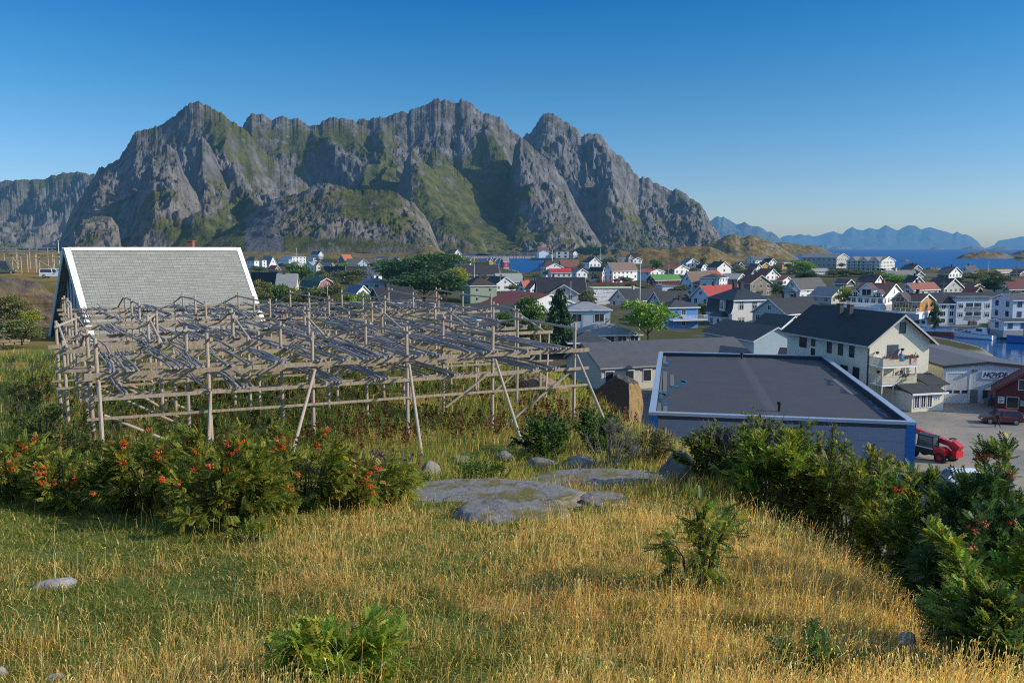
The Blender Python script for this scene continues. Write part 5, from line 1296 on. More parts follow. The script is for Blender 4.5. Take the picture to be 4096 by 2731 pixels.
def ground(x, y, rough=True):
    x = np.asarray(x, float); y = np.asarray(y, float)
    yy = np.maximum(y, 0)
    Pz = np.interp(yy, _pz, _ph)
    Pz = Pz + 0.02 * np.clip(-x - 3, 0, 30) * (yy < 30)
    lc = sstep((y - 118) / 7) * sstep((-60 - x) / 7) * 5.6
    Pz = Pz + lc
    e = np.interp(yy, _ey, _ex) + 1.2 * perlin(x * 0 + 3.3, y / 6, 2)
    wd = np.interp(yy, [0, 12, 25, 40, 48, 60, 75, 120, 400], [10, 12, 15, 15, 11, 9, 10, 16, 30])
    k = sstep((x - e) / wd)
    # town level: inverse distance over the building bases
    T = np.full(x.shape, 1.8)
    far = (y > 105)
    if far.any():
        xf = x[far]; yf = y[far]
        num = np.zeros(xf.shape); den = np.zeros(xf.shape)
        for bx, by, bz in BA:
            w_ = 1.0 / (((xf - bx) ** 2 + (yf - by) ** 2) + 60.0) ** 1.6
            num += w_ * (bz - 0.15); den += w_
        w0 = 1.0 / (55.0 ** 2) ** 1.6
        t_ = (num + 3.0 * w0) / (den + w0)
        bl = sstep((yf - 118) / 22)
        T[far] = 1.8 * (1 - bl) + np.clip(t_, 1.2, 12) * bl
        T[far] = np.where(yf > 900, T[far] * (1 - sstep((yf - 900) / 250)) + sstep((yf - 900) / 250) * 4.0, T[far])
    T = T + 1.5 * sstep((84 - y) / 14) * (y < 100)
    g = Pz * (1 - k) + T * k
    if rough:
        hill = 1 - k
        g = g + hill * (0.18 * fbm(x / 3.1, y / 3.1, 4, 3) + 0.35 * perlin(x / 9, y / 9, 4)) + 0.9 * k * (1 - k) * 4 * (0.6 * fbm(x / 4, y / 4, 4, 8))
        g = g + np.where(y > 140, 0.5 * fbm(x / 20, y / 20, 3, 2) * (1 - hill), 0.0)
    for s in SEAS:
        ins = in_poly(x, y, s)
        g = np.where(ins, np.minimum(g, -2.5), g)
    return g

def gz(x, y):
    return float(ground(np.array([x]), np.array([y]))[0])

rows = np.concatenate([np.geomspace(1.2, 130, 300), np.geomspace(131, 260, 130), np.geomspace(263, 2400, 170)])
cols = np.linspace(-0.95, 0.95, 560)
XP, YY = np.meshgrid(cols, rows); XX = XP * YY
G = ground(XX, YY)
n = len(cols); ii = (np.arange(len(rows) - 1)[:, None] * n + np.arange(n - 1)[None, :]).ravel()
# surface mask: r = dry grass / soil, g = yard gravel and asphalt, b = rock
yard = sstep((XX - 13 + 2 * perlin(XX / 6, YY / 6, 9)) / 5) * sstep((YY - 34) / 8) * sstep((150 - YY) / 6) * sstep((5.2 - G) / 1.2)
yard = np.maximum(yard, sstep((XX - 11) / 2) * sstep((YY - 88) / 4) * sstep((108 - YY) / 4) * (G < 4.5) * 1.0)
dgx = np.gradient(G, axis=1) / (np.gradient(XX, axis=1) + 1e-6); dgy = np.gradient(G, axis=0) / np.gradient(YY, axis=0)
slp = np.sqrt(dgx ** 2 + dgy ** 2)
rockm_ = sstep((slp - 0.75) / 0.35)
def gold(x, y):
    """0 = green grass, 1 = golden grass"""
    f = 0.5 + 0.9 * fbm(x / 4.2, y / 4.2, 3, 21) + 0.5 * fbm(x / 1.1, y / 1.1, 2, 27)
    return np.clip(f + 0.055 * (x - 0.5) - 0.012 * (y - 14), 0, 1)
dry = np.where(YY < 34, gold(XX, YY), np.clip(0.35 + 0.9 * fbm(XX / 6, YY / 6, 4, 23), 0, 1))
col = np.stack([dry, np.clip(yard, 0, 1), rockm_], -1).reshape(-1, 3)
def ground_mat():
    m, nt = newmat('ground'); q = N(nt); g = q.n('ShaderNodeNewGeometry'); v = g.outputs['Position']
    a = q.n('ShaderNodeAttribute', attribute_name='Col'); sc = q.n('ShaderNodeSeparateColor'); q.l(a.outputs['Color'], sc.inputs[0])
    n1 = q.noise(v, 1.6, 6, .7); n2 = q.noise(v, 8, 5, .7); n3 = q.noise(v, 0.15, 5, .6); n4 = q.noise(v, 0.9, 8, .75)
    green = q.mix(n2, (0.05, 0.07, 0.018), (0.16, 0.19, 0.04)); dryc = q.mix(n2, (0.2, 0.13, 0.04), (0.42, 0.29, 0.09))
    c = q.mix(q.ramp(q.math('ADD', sc.outputs[0], q.math('MULTIPLY', q.math('SUBTRACT', n1, .5), .6)), [(0.35, (0, 0, 0)), (0.65, (1, 1, 1))]), green, dryc)
    grav = q.mix(q.ramp(n3, [(.35, (0, 0, 0)), (.65, (1, 1, 1))]), (0.13, 0.125, 0.12), (0.38, 0.31, 0.225)); grav = q.mix(q.math('MULTIPLY', n4, .7), grav, (0.15, 0.135, 0.115)); grav = q.mix(q.math('MULTIPLY', n2, .35), grav, (0.33, 0.31, 0.27))
    sp_ = q.n('ShaderNodeSeparateXYZ'); q.l(v, sp_.inputs[0])
    town = q.n('ShaderNodeMapRange'); town.inputs[1].default_value = 86; town.inputs[2].default_value = 98; q.l(sp_.outputs[1], town.inputs[0])
    n5 = q.noise(v, 0.06, 5, .7)
    tcol = q.mix(q.ramp(n5, [(0.5, (0, 0, 0)), (0.64, (1, 1, 1))]), q.mix(n2, (0.035, 0.04, 0.014), (0.095, 0.085, 0.03)), q.mix(n2, (0.07, 0.06, 0.048), (0.17, 0.145, 0.115)))
    lft = q.n('ShaderNodeMapRange'); lft.inputs[1].default_value = -14; lft.inputs[2].default_value = 2; q.l(q.math('ADD', sp_.outputs[0], q.math('MULTIPLY', sp_.outputs[1], .45)), lft.inputs[0])
    ridge = q.mix(q.ramp(n5, [(0.4, (0, 0, 0)), (0.6, (1, 1, 1))]), q.mix(n2, (0.2, 0.11, 0.035), (0.36, 0.2, 0.06)), q.mix(n2, (0.05, 0.06, 0.02), (0.13, 0.13, 0.04)))
    tcol = q.mix(lft.outputs[0], ridge, tcol)
    c = q.mix(town.outputs[0], c, tcol)
    c = q.mix(sc.outputs[1], c, grav)
    rk = q.mix(n4, (0.06, 0.055, 0.05), (0.27, 0.22, 0.17))
    c = q.mix(q.ramp(q.math('ADD', sc.outputs[2], q.math('MULTIPLY', q.math('SUBTRACT', n1, .5), .8)), [(0.4, (0, 0, 0)), (0.6, (1, 1, 1))]), c, rk)
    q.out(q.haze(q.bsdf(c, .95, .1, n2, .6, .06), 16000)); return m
link('ground', np_mesh('ground', np.stack([XX, YY, G], -1).reshape(-1, 3), np.stack([ii, ii + 1, ii + n + 1, ii + n], -1), ground_mat(), col, smooth=True), kind='structure')
# ------------------------------------------------------------------ fish drying racks
O_ = Vector((-18.3, 36.0, 0)); U_ = Vector((4.34, 1.8, 0)); V_ = Vector((-0.5, 0.866, 0)); UN = U_.normalized()
def fp(i, v):
    return O_ + U_ * i + V_ * v
WOOD = wood((0.54, 0.43, 0.32), (0.26, 0.205, 0.15)); BOARD = wood((0.48, 0.37, 0.25), (0.2, 0.155, 0.105), 0.8); POLE = wood((0.46, 0.41, 0.38), (0.13, 0.12, 0.115), 2.0)
ra = random.Random(5)
_cyl = {}
def log_mesh(seed, n=9):
    """unit log along +z with a slight taper and wobble"""
    if seed not in _cyl:
        r_ = random.Random(seed); pts = []; rad = []
        bx, by = r_.uniform(-.006, .006), r_.uniform(-.006, .006)
        for k in range(6):
            t = k / 5; pts.append((bx * math.sin(t * 3.1), by * math.sin(t * 3.1), t)); rad.append(1.0 - .18 * t)
        m = MB()
        for k, p in enumerate(pts):
            for j in range(n):
                a = 2 * math.pi * j / n; m.v.append((p[0] + rad[k] * math.cos(a), p[1] + rad[k] * math.sin(a), p[2]))
        for k in range(5):
            for j in range(n):
                q_ = (j + 1) % n; m.f.append((k * n + j, k * n + q_, (k + 1) * n + q_, (k + 1) * n + j)); m.m.append(0)
        m.f.append(tuple(range(n))[::-1]); m.f.append(tuple(5 * n + j for j in range(n))); m.m += [0, 0]
        _cyl[seed] = m.mesh('log', WOOD)
    return _cyl[seed]

def log_between(name, a, b, r, parent, mesh=None):
    a = Vector(a); b = Vector(b); d = b - a; L = d.length
    o = link(name, mesh or log_mesh(ra.randint(0, 4)), parent, a)
    o.rotation_mode = 'QUATERNION'; o.rotation_quaternion = d.to_track_quat('Z', 'Y'); o.scale = (r, r, L)
    return o

def rack(label, n_fr, lines, props=False):
    """lines: list of (v, high, ishift)"""
    c0 = fp(0, lines[0][0])
    root = thing('drying_rack', label, 'drying rack', (c0.x, c0.y, gz(c0.x, c0.y)), 0, 'fish drying racks on the grass')
    off = root.location.copy()
    def loc(p): return Vector(p) - off
    tops = {}
    for li, (v, high, sh) in enumerate(lines):
        zt = (18.0 if high else 16.95)
        for i in range(n_fr):
            p = fp(i + sh, v) + Vector((ra.uniform(-.08, .08), ra.uniform(-.08, .08), 0)); top = zt + ra.uniform(-.12, .12)
            tops[li, i] = (p, top)
            log_between('post', loc((p.x + ra.uniform(-.06, .06), p.y + ra.uniform(-.06, .06), gz(p.x, p.y) - .3)), loc((p.x, p.y, top)), .1, root)
    # pole rails across each frame
    for i in range(n_fr):
        for li in range(len(lines) - 1):
            if abs(lines[li + 1][0] - lines[li][0]) > 9: continue
            (p, a), (q_, b) = tops[li, i], tops[li + 1, i]
            s = UN * ra.choice((-.13, .13))
            a -= .28; b -= .28
            A_ = Vector((p.x, p.y, a)) + s; B_ = Vector((q_.x, q_.y, b)) + s; d = (B_ - A_).normalized()
            log_between('rail_pole', loc(A_ - d * ra.uniform(.3, .75)), loc(B_ + d * ra.uniform(.15, .6)), .075, root)
    # planks along each line
    bm_ = {}
    for li, (v, high, sh) in enumerate(lines):
        for z, hgt in ((16.42, .21), (15.38, .16), (14.5, .12)):
            if z < 14.5 and not (props and li < 2): continue
            if 15 < z < 16 and not props and li not in (0,): continue
            i0 = -.1 + sh; end = n_fr - 1 + .16 + sh
            while i0 < end - .05:
                i1 = min(end, i0 + ra.choice((1.0, 1.25, 1.5)))
                a = fp(i0, v - .13 - ra.choice((0, .012))); b = fp(i1 + .02, v - .13)
                zz = z + ra.uniform(-.03, .03)
                MB().bar(loc((a.x, a.y, zz)), loc((b.x, b.y, zz + ra.uniform(-.02, .02))), .05, hgt).build('plank', BOARD, root)
                i0 = i1
    if props:
        for i in range(n_fr):
            p, top = tops[0, i]
            f = p + Vector((1.55, -4.6, 0)) + Vector((ra.uniform(-.3, .3), ra.uniform(-.5, .3), 0))
            if i == 2: f = p + Vector((-.3, -3.3, 0))
            if i == 0: f = p + Vector((.9, -1.6, 0))
            if i == 1: f = p + Vector((.3, -1.3, 0))
            log_between('prop', loc((f.x, f.y, gz(f.x, f.y) - .15)), loc((p.x + .12, p.y - .1, 16.15 if i != 1 else 15.4)), .085, root)
        for li, (ia, ib, za) in ((0, (5, 4.12, 15.3)), (1, (5, 3.9, 15.6)), (0, (0.05, 0.95, 14.6)), (1, (0.05, 1.1, 15.0)), (2, (0.1, 1.2, 15.2))):
            a = fp(ia, lines[li][0] + .15); b = fp(ib, lines[li][0] + .15)
            log_between('brace', loc((b.x, b.y, gz(b.x, b.y) - .1)), loc((a.x, a.y, za)), .08, root)
    else:
        for li in (0, len(lines) - 1):
            for i in (0, n_fr - 1):
                a = fp(i + (0.05 if i == 0 else -.05), lines[li][0] + .15); b = fp(i + (1.0 if i == 0 else -1.0), lines[li][0] + .15)
                log_between('brace', loc((b.x, b.y, gz(b.x, b.y) - .1)), loc((a.x, a.y, 15.6)), .08, root)
                if i: 
                    b = fp(i - .5, lines[li][0] - 3); log_between('brace', loc((b.x, b.y, gz(b.x, b.y) - .1)), loc((a.x, a.y, 16.3)), .07, root)
    return root

LA = [(0, 1, 0), (6.2, 1, 0), (11.3, 0, 0)]
LB = [(9.9, 0, -.2), (12.8, 1, -.25), (18.2, 1, 0), (24.5, 0, .1)]
LC = [(28, 1, 0), (33.5, 1, 0), (39.5, 1, 0), (45, 0, 0)]
rack('front drying rack of round posts and planks with long slanting props', 6, LA, True)
rack('middle drying rack of round posts and planks, between the front and the back rack', 7, LB)
rack('back drying rack of posts and planks, standing before the steep roofed house', 8, LC)

# loose round poles lying across the planks
pm_ = []
for k in range(6):
    r_ = random.Random(40 + k); m = MB(); pts = []
    b = r_.uniform(-.022, .022); w_ = r_.uniform(0, 6)
    for j in range(8):
        t = j / 7; pts.append((b * math.sin(t * math.pi) * 1.4 + .004 * math.sin(t * 9 + w_), .012 * math.sin(t * 5 + w_) * (t), t))
    rad = [1.0 - .5 * (j / 7) for j in range(8)]; n = 6
    for j, p in enumerate(pts):
        for q_ in range(n):
            a = 2 * math.pi * q_ / n; m.v.append((p[0] * 7 / .055 + rad[j] * math.cos(a), p[1] * 7 / .055 + rad[j] * math.sin(a), p[2]))
    for j in range(7):
        for q_ in range(n):
            z_ = (q_ + 1) % n; m.f.append((j * n + q_, j * n + z_, (j + 1) * n + z_, (j + 1) * n + q_)); m.m.append(0)
    m.f.append(tuple(range(n))[::-1]); m.f.append(tuple(7 * n + q_ for q_ in range(n))); m.m += [0, 0]
    pm_.append(m.mesh('drying_pole', POLE))

spans = []   # (v0, v1, z, i0, i1, clusters)
for v0, v1, z, i1, cl in ((0, 6.2, 16.53, 5, 19), (6.2, 11.3, 16.53, 5, 12), (0, 6.2, 15.47, 5, 9), (12.8, 18.2, 16.53, 6, 18), (18.2, 24.5, 16.53, 6, 16), (12.8, 18.2, 15.47, 6, 5),
                          (28, 33.5, 16.53, 7, 19), (33.5, 39.5, 16.53, 7, 19), (39.5, 45, 16.53, 7, 16)):
    spans.append((v0, v1, z, i1, cl))
sticks = []
for v0, v1, z, i1, cl in spans:
    for c in range(cl):
        ic = (c + ra.random()) / cl * i1; n = ra.randint(2, 7)
        lean = ra.uniform(-.05, .09)
        for k in range(n):
            i = ic + k * .034 + ra.uniform(-.01, .01)
            if i > i1 + .05: continue
            ov = ra.uniform(.15, .55); le = lean + ra.uniform(-.04, .04)
            a = fp(i + le * .5, v0 - ov); b = fp(i - le * .5, v1 + ra.uniform(.1, .7))
            lift = ra.random() * .06
            sticks.append((Vector((a.x, a.y, z + .05 + lift)), Vector((b.x, b.y, z + .04 + lift + ra.uniform(0, .25) * (ra.random() < .3))), ra.uniform(.05, .072), ra.randrange(6), v0))
sticks.sort(key=lambda s: s[0].y)
rest = ([], [])
for k, (a, b, r, mi, v0) in enumerate(sticks):
    d = b - a; Q = d.to_track_quat('Z', 'Y').to_matrix() @ Matrix.Rotation(ra.uniform(0, 6.28), 3, 'Z')
    if k < 300:
        o = link('drying_pole', pm_[mi], None, a, label='loose grey barked pole lying across the planks of a drying rack', category='pole', group='loose poles lying on the drying racks')
        o.rotation_mode = 'QUATERNION'; o.rotation_quaternion = Q.to_quaternion(); o.scale = (r, r, d.length)
    else:
        M = np.array(Q) @ np.diag([r, r, d.length]); vs = np.array([v.co for v in pm_[mi].vertices]) @ M.T + np.array(a)
        n0 = len(rest[0]); rest[0].extend(map(tuple, vs)); rest[1].extend(tuple(n0 + i for i in p.vertices) for p in pm_[mi].polygons)
if rest[0]:
    me = bpy.data.meshes.new('loose_poles'); me.from_pydata(rest[0], [], rest[1]); me.materials.append(POLE)
    link('loose_poles', me, kind='stuff', label='grey poles lying on the farther drying racks', category='poles')

# small racks on the far left ridge
def ridge_rack(label, Z, xs, ytops, ybot, rails, diag):
    xs_ = [at(*src('T0', x, ytops), Z) for x in xs]
    root = thing('drying_rack', label, 'drying rack', (xs_[0].x, Z, gz(xs_[0].x, Z)), 0, 'fish drying racks on the left ridge'); off = root.location.copy()
    for p in xs_:
        for dy in (0, 6):
            log_between('post', Vector((p.x, p.y + dy, gz(p.x, p.y) - .3)) - off, Vector((p.x, p.y + dy, p.z)) - off, .13, root)
    for y in rails:
        for dy in (-.15, 6):
            a = at(*src('T0', xs[0] - 40, y), Z + dy); b = at(*src('T0', xs[-1] + 45, y), Z + dy)
            log_between('rail_pole', a - off, b - off, .12, root)
    for x0, y0, x1, y1 in diag:
        log_between('brace', at(*src('T0', x1, y1), Z) - off, at(*src('T0', x0, y0), Z) - off, .11, root)
ridge_rack('nearest bare rack on the left ridge, with crossed braces beside the steep roof', 185, (455, 690), 155, 370, (163, 210), [(460, 245, 670, 365), (640, 262, 500, 365)])
ridge_rack('bare rack on the left ridge at the left edge, above the parked truck', 195, (140, 240), 165, 345, (128, 165), [(125, 175, 240, 330), (220, 210, 150, 340)])
ridge_rack('farthest bare rack on the left ridge, a thin row of rails below the mountain', 240, (40, 200, 420, 610), 95, 260, (92, 128), [])
# ------------------------------------------------------------------ vegetation
def rot_frames(n, dirs, rng, up_bias=0.4):
    """random orthonormal frames: x along the leaf, z roughly the leaf normal"""
    d = dirs / (np.linalg.norm(dirs, axis=1, keepdims=True) + 1e-9)
    r = rng.normal(size=(n, 3)); nrm = r * .8 + np.array([0, 0, up_bias]) + d * .25
    x = d + rng.normal(size=(n, 3)) * .45; x /= np.linalg.norm(x, axis=1, keepdims=True)
    y = np.cross(nrm, x); y /= (np.linalg.norm(y, axis=1, keepdims=True) + 1e-9)
    z = np.cross(x, y)
    return np.stack([x, y, z], -1)      # columns

def scatter(template, quads, pos, frames, scale, cols, rng, cvar=0.25):
    """template (k,3), quads (m,4) copied to every position"""
    n = len(pos); k = len(template)
    V = np.einsum('nij,kj->nki', frames, template) * scale[:, None, None] + pos[:, None, :]
    F = (quads[None] + (np.arange(n) * k)[:, None, None]).reshape(-1, quads.shape[1])
    cc = np.repeat(cols, k, axis=0)
    return V.reshape(-1, 3), F, cc

def pick(cols, n, rng, var=.28):
    cols = np.array(cols); c = cols[rng.integers(0, len(cols), n)]
    return np.clip(c * (1 + rng.uniform(-var, var, (n, 1))) , 0, 1)

QUAD_T = np.array([(0, 0, 0), (.5, .34, .05), (1, 0, -.06), (.5, -.34, .05)]); QUAD_Q = np.array([(0, 1, 2, 3)])
def pinnate(pairs=6, L=1.0):
    v = []; f = []
    def lf(p, d, s):
        p = np.array(p, float); d = np.array(d, float); d /= np.linalg.norm(d); sd = np.array([-d[1], d[0], 0.0])
        b = len(v); v.extend([p, p + d * s * .5 + sd * s * .25, p + d * s + np.array([0, 0, -.05]), p + d * s * .5 - sd * s * .25]); f.append((b, b + 1, b + 2, b + 3))
    for k in range(pairs):
        t = .2 + .72 * k / (pairs - 1); z = -.22 * t * t
        for s in (-1, 1):
            lf((t * L, 0, z), (.55, s, -.12), .3)
    lf((.95 * L, 0, -.2), (1, 0, -.3), .3)
    return np.array(v), np.array(f)
PIN_T, PIN_Q = pinnate()

GREENS = {'dark': [(0.0419, 0.0879, 0.0251), (0.0628, 0.115, 0.0293), (0.0377, 0.0753, 0.0293)], 'mid': [(0.0837, 0.157, 0.0335), (0.115, 0.198, 0.0377), (0.0628, 0.126, 0.0293)],
          'bright': [(0.178, 0.313, 0.0377), (0.136, 0.251, 0.0335), (0.231, 0.335, 0.0419)], 'olive': [(0.157, 0.167, 0.046), (0.115, 0.147, 0.0419), (0.188, 0.178, 0.0524)],
          'yellow': [(0.313, 0.335, 0.0419), (0.209, 0.273, 0.0419), (0.377, 0.335, 0.0419)], 'rowan': [(0.19, 0.225, 0.03), (0.27, 0.27, 0.036), (0.11, 0.155, 0.024), (0.38, 0.32, 0.045), (0.15, 0.19, 0.026), (0.06, 0.1, 0.02)]}
BARK = plain((0.09, 0.075, 0.06), 0.9, .1, .4, 6.0); TWIG = plain((0.2, 0.18, 0.16), 0.9, .1, .4, 8.0)
LEAF_FAR = attr_leaf(0.25, .6, True); LEAF = attr_leaf(0.5, .45)

def crown_proto(kind, col, seed, n=3600):
    rng = np.random.default_rng(seed)
    if kind == 'spruce':
        t = rng.random(n) ** .75; z = .06 + .94 * (1 - t * .98); lay = np.floor((1 - z) * 13) / 13
        rad = .06 + .48 * (1 - z) ** .85 * (0.72 + .35 * (((1 - z) * 13) % 1)); a = rng.random(n) * 6.283
        arm = np.floor(a / 6.283 * 9) ; a = a + .35 * np.sin(arm * 7.1 + lay * 40)
        rr = rad * (rng.random(n) ** .45) * (0.75 + .4 * np.sin(arm * 3.7 + lay * 23))
        pos = np.stack([np.cos(a) * rr, np.sin(a) * rr, z - .12 * rr], -1); dirs = np.stack([np.cos(a), np.sin(a), -.3 + 0 * a], -1); size = rng.uniform(.05, .085, n)
    else:
        nb = 34 if kind == 'tree' else 22
        cz0, ch = (.58, .42) if kind == 'tree' else (.45, .52)
        b = rng.normal(size=(nb, 3)); b /= np.linalg.norm(b, axis=1, keepdims=True); b *= (rng.random((nb, 1)) ** .4) * .78
        ctr = b * np.array([.40, .40, ch * .82]) + np.array([0, 0, cz0]); rad = rng.uniform(.1, .19, nb)
        k = rng.choice(nb, n, p=rad ** 2 / (rad ** 2).sum()); d = rng.normal(size=(n, 3)); d /= np.linalg.norm(d, axis=1, keepdims=True)
        d[:, 2] = np.abs(d[:, 2]) * .8 + d[:, 2] * .2
        pos = ctr[k] + d * rad[k][:, None] * (rng.uniform(.6, 1.08, (n, 1))); pos[:, 2] = np.maximum(pos[:, 2], .04)
        dirs = d; size = rng.uniform(.035, .062, n)
    ex = np.percentile(np.abs(pos[:, :2]), 97); pos[:, :2] *= .5 / ex; pos[:, 2] *= .97 / np.percentile(pos[:, 2], 99.5)
    fr = rot_frames(n, dirs, rng)
    cols = pick(GREENS[col], n, rng, .35)
    V, F, cc = scatter(QUAD_T - np.array([.5, 0, 0]), QUAD_Q, pos, fr, size * 1.25, cols, rng)
    return np_mesh('crown', V, F, LEAF_FAR, cc)

def trunk_proto(kind, seed):
    rng = random.Random(seed); m = MB()
    m.tube([(0, 0, -.05), (.01, 0, .25), (-.005, .01, .55), (0, 0, .85)], [.028, .022, .014, .004], 7)
    if kind != 'spruce':
        for k in range(9):
            a = rng.uniform(0, 6.28); z = rng.uniform(.18, .5)
            m.tube([(0, 0, z), (math.cos(a) * .16, math.sin(a) * .16, z + .14), (math.cos(a) * .33, math.sin(a) * .33, z + .3)], [.012, .008, .002], 5)
    return m.mesh('trunk', BARK)
_cp = {}
def tree(label, tile, cx, base, wpx, hpx, Z, col='mid', kind='tree', name=None, cat='tree', group='trees among the houses', sink=0.0):
    ox, oy, s = TILES[tile]; m = Z / (FS * s)
    p = P(tile, cx, base, Z); w_, h_ = wpx * m, hpx * m
    key = (kind, col, sum(map(ord, label)) % 2)
    if key not in _cp:
        _cp[key] = (crown_proto(kind, col, len(_cp) + 100), trunk_proto(kind, len(_cp)))
    cm, tm = _cp[key]
    g = gz(p.x, p.y)
    top = p.z + h_; h_ = max(h_, min(top - g, h_ * 1.8)); z = top - h_
    root = thing(name or ('spruce_tree' if kind == 'spruce' else 'broadleaf_tree' if kind == 'tree' else 'bush'), label, cat, (p.x, p.y, z), ra.uniform(0, 6.28), group)
    link('crown', cm, root, scale=(w_, w_, h_)); link('trunk', tm, root, scale=(w_ * .8 + 1, w_ * .8 + 1, h_))
    return root

tree('round green tree in front of the pale hip roof', 'T1', 700, 428, 245, 180, 330, 'mid')
tree('wide olive green bush before the long black roof', 'T1', 1170, 475, 345, 180, 325, 'olive', 'bush', cat='bush')
tree('dark lower crown at the front of the large tree mass', 'T1', 1880, 640, 620, 330, 235, 'dark')
tree('left upper crown of the large tree mass', 'T1', 1660, 500, 430, 290, 300, 'mid')
tree('crown at the top of the large tree mass, nearest the red roofed knoll house', 'T1', 2010, 345, 480, 205, 380, 'mid')
tree('right crown of the large tree mass, yellowish green', 'T1', 2190, 470, 230, 190, 330, 'yellow')
tree('middle crown of the large tree mass', 'T1', 1870, 470, 520, 310, 290, 'dark')
tree('right lower crown of the large tree mass beside the green house', 'T1', 2080, 620, 300, 270, 240, 'mid')
tree('low green tree below the white flat topped annex', 'T1', 320, 335, 150, 62, 500, 'mid')
tree('grey green bush at the foot of the light grey roof, next to the steep verge', 'T1', 400, 610, 270, 210, 200, 'olive', 'bush', cat='bush')
tree('bush in front of the gambrel house, left of the flag pole', 'T1', 640, 640, 240, 170, 185, 'olive', 'bush', cat='bush')
tree('bush in front of the gambrel house, around the flag pole', 'T1', 920, 640, 390, 205, 188, 'olive', 'bush', cat='bush')
tree('small green tree right of the carved white gable', 'T1', 1400, 282, 125, 48, 600, 'mid')
tree('small dark tree behind the brick chimney', 'T1', 1500, 268, 100, 70, 650, 'mid')
tree('trees above the grey beige hip roof', 'T1', 970, 245, 135, 62, 800, 'olive')
tree('green hedge tree left of the carved white gable', 'T1', 1120, 280, 125, 42, 560, 'bright', 'bush')
tree('brownish shrub above the slate blue roof', 'T1', 950, 392, 160, 55, 370, 'olive', 'bush', cat='bush')
tree('small shrub right of the slate blue roof', 'T1', 1300, 575, 120, 70, 200, 'bright', 'bush', cat='bush')
tree('round maple before the rust red barn', 'T2', 940, 980, 330, 290, 140, 'mid')
for k, (x, w_, h_, Z) in enumerate([(290, 260, 190, 192), (530, 280, 215, 196), (790, 260, 175, 198), (1060, 260, 150, 195), (1260, 190, 120, 192)]):
    tree('dark bush behind the back rack, ' + ['touching the right verge of the steep roof', 'below the light grey roof', 'below the gambrel house', 'left of the slate blue roof', 'below the slate blue roof'][k], 'T1', x, 655, w_, h_, Z, ['olive', 'mid', 'dark', 'mid', 'bright'][k], 'bush', cat='bush', group='bushes behind the back rack')
tree('tall spruce beside the white stone villa', 'T2', 1285, 1190, 350, 600, 135, 'dark', 'spruce')
tree('small bright tree at the corner of the black felt roof', 'T2', 620, 1120, 230, 250, 128, 'mid')
tree('dark bushy tree below the maple', 'T2', 850, 1200, 320, 290, 122, 'dark')
tree('dark bush at the foot of the spruce', 'T2', 1060, 1230, 260, 250, 118, 'olive', 'bush')
tree('thin autumn shrub right of the white stone villa', 'T2', 1620, 795, 250, 180, 215, 'olive', 'bush')
tree('small shrub left of the three storey white house', 'T2', 1540, 348, 80, 52, 480, 'olive', 'bush')
tree('olive shrub below the dark blue grey house', 'T2', 1880, 300, 180, 75, 560, 'olive', 'bush')
for k, (x, y, w_, h_) in enumerate([(1530, 190, 95, 90), (1590, 195, 85, 80), (1650, 195, 90, 105), (1720, 200, 100, 95), (1790, 195, 110, 105), (1930, 190, 90, 60)]):
    tree('dark conifer in the grove behind the islet, ' + ['leftmost of the grove', 'second from the left', 'behind the flagpole gap', 'left of the tallest', 'tallest crown of the grove', 'apart on the right'][k], 'T2', x, y, w_, h_, 1050, 'dark', group='grove behind the islet')
tree('large round leafy tree left of the blue house', 'T3', 270, 1180, 580, 440, 150, 'bright')
tree('small shrub between the blue house and the mansard house', 'T3', 920, 910, 140, 140, 212, 'olive', 'bush')
tree('round tree above the orange red bungalow', 'T3', 365, 375, 145, 120, 470, 'mid')
tree('shrub beside the white house right of the hotel', 'T3', 510, 445, 115, 78, 430, 'olive', 'bush')
tree('dark shrub left of the small gambrel house', 'T3', 910, 318, 95, 90, 520, 'olive', 'bush')
tree('bright green round tree before the old storehouse', 'T3', 2090, 475, 250, 200, 430, 'bright')
tree('dark green shrub right of the weathered barn', 'T3', 1765, 665, 135, 120, 290, 'dark', 'bush')
tree('shadowed shrub at the left wall of the balcony house', 'T3', 1860, 670, 140, 105, 268, 'dark', 'bush')
tree('low hedge below the plain white house', 'T3', 1390, 432, 240, 65, 420, 'olive', 'bush')
tree('small green shrub on the slope left of the plain white house', 'T3', 800, 392, 90, 38, 430, 'olive', 'bush')
tree('bright tree between the grey roof and the black roofed gable', 'T4', 850, 590, 310, 160, 300, 'bright')
tree('dark round tree above the apartments', 'T4', 2000, 695, 295, 240, 240, 'dark')
tree('olive trees below the white gable at the sea', 'T4', 1770, 545, 230, 160, 330, 'olive')
tree('olive tree at the right of the white gable at the sea', 'T4', 1960, 480, 200, 85, 360, 'olive', 'bush')
for k, (x, y, w_, h_) in enumerate([(110, 460, 200, 85), (260, 470, 210, 95), (410, 465, 200, 90), (550, 470, 190, 85), (200, 520, 240, 60)]):
    tree('olive shrub on the bank below the apartments, ' + ['at its left end', 'second from the left', 'in the middle', 'at its right end', 'lower on the bank'][k], 'T4', x, y, w_, h_, 400, 'olive', 'bush', cat='bush', group='shrubs on the bank')
tree('dry straw coloured shrub right of the slate blue roofed gable', 'T4', 230, 700, 190, 130, 232, 'yellow', 'bush', cat='bush')
tree('dark bush below the orange house', 'T4', 1310, 960, 110, 220, 207, 'dark', 'bush', cat='bush')
tree('garden bush at the right edge below the red roof', 'T4', 2270, 720, 230, 80, 238, 'olive', 'bush', cat='bush')
tree('upper olive bush at the left edge below the quarry wall', 'T0', 140, 850, 330, 200, 98, 'olive', 'bush', cat='bush', group='bushes left of the racks')
tree('lower olive bush at the left edge above the stone wall', 'T0', 250, 1100, 520, 160, 88, 'olive', 'bush', cat='bush', group='bushes left of the racks')
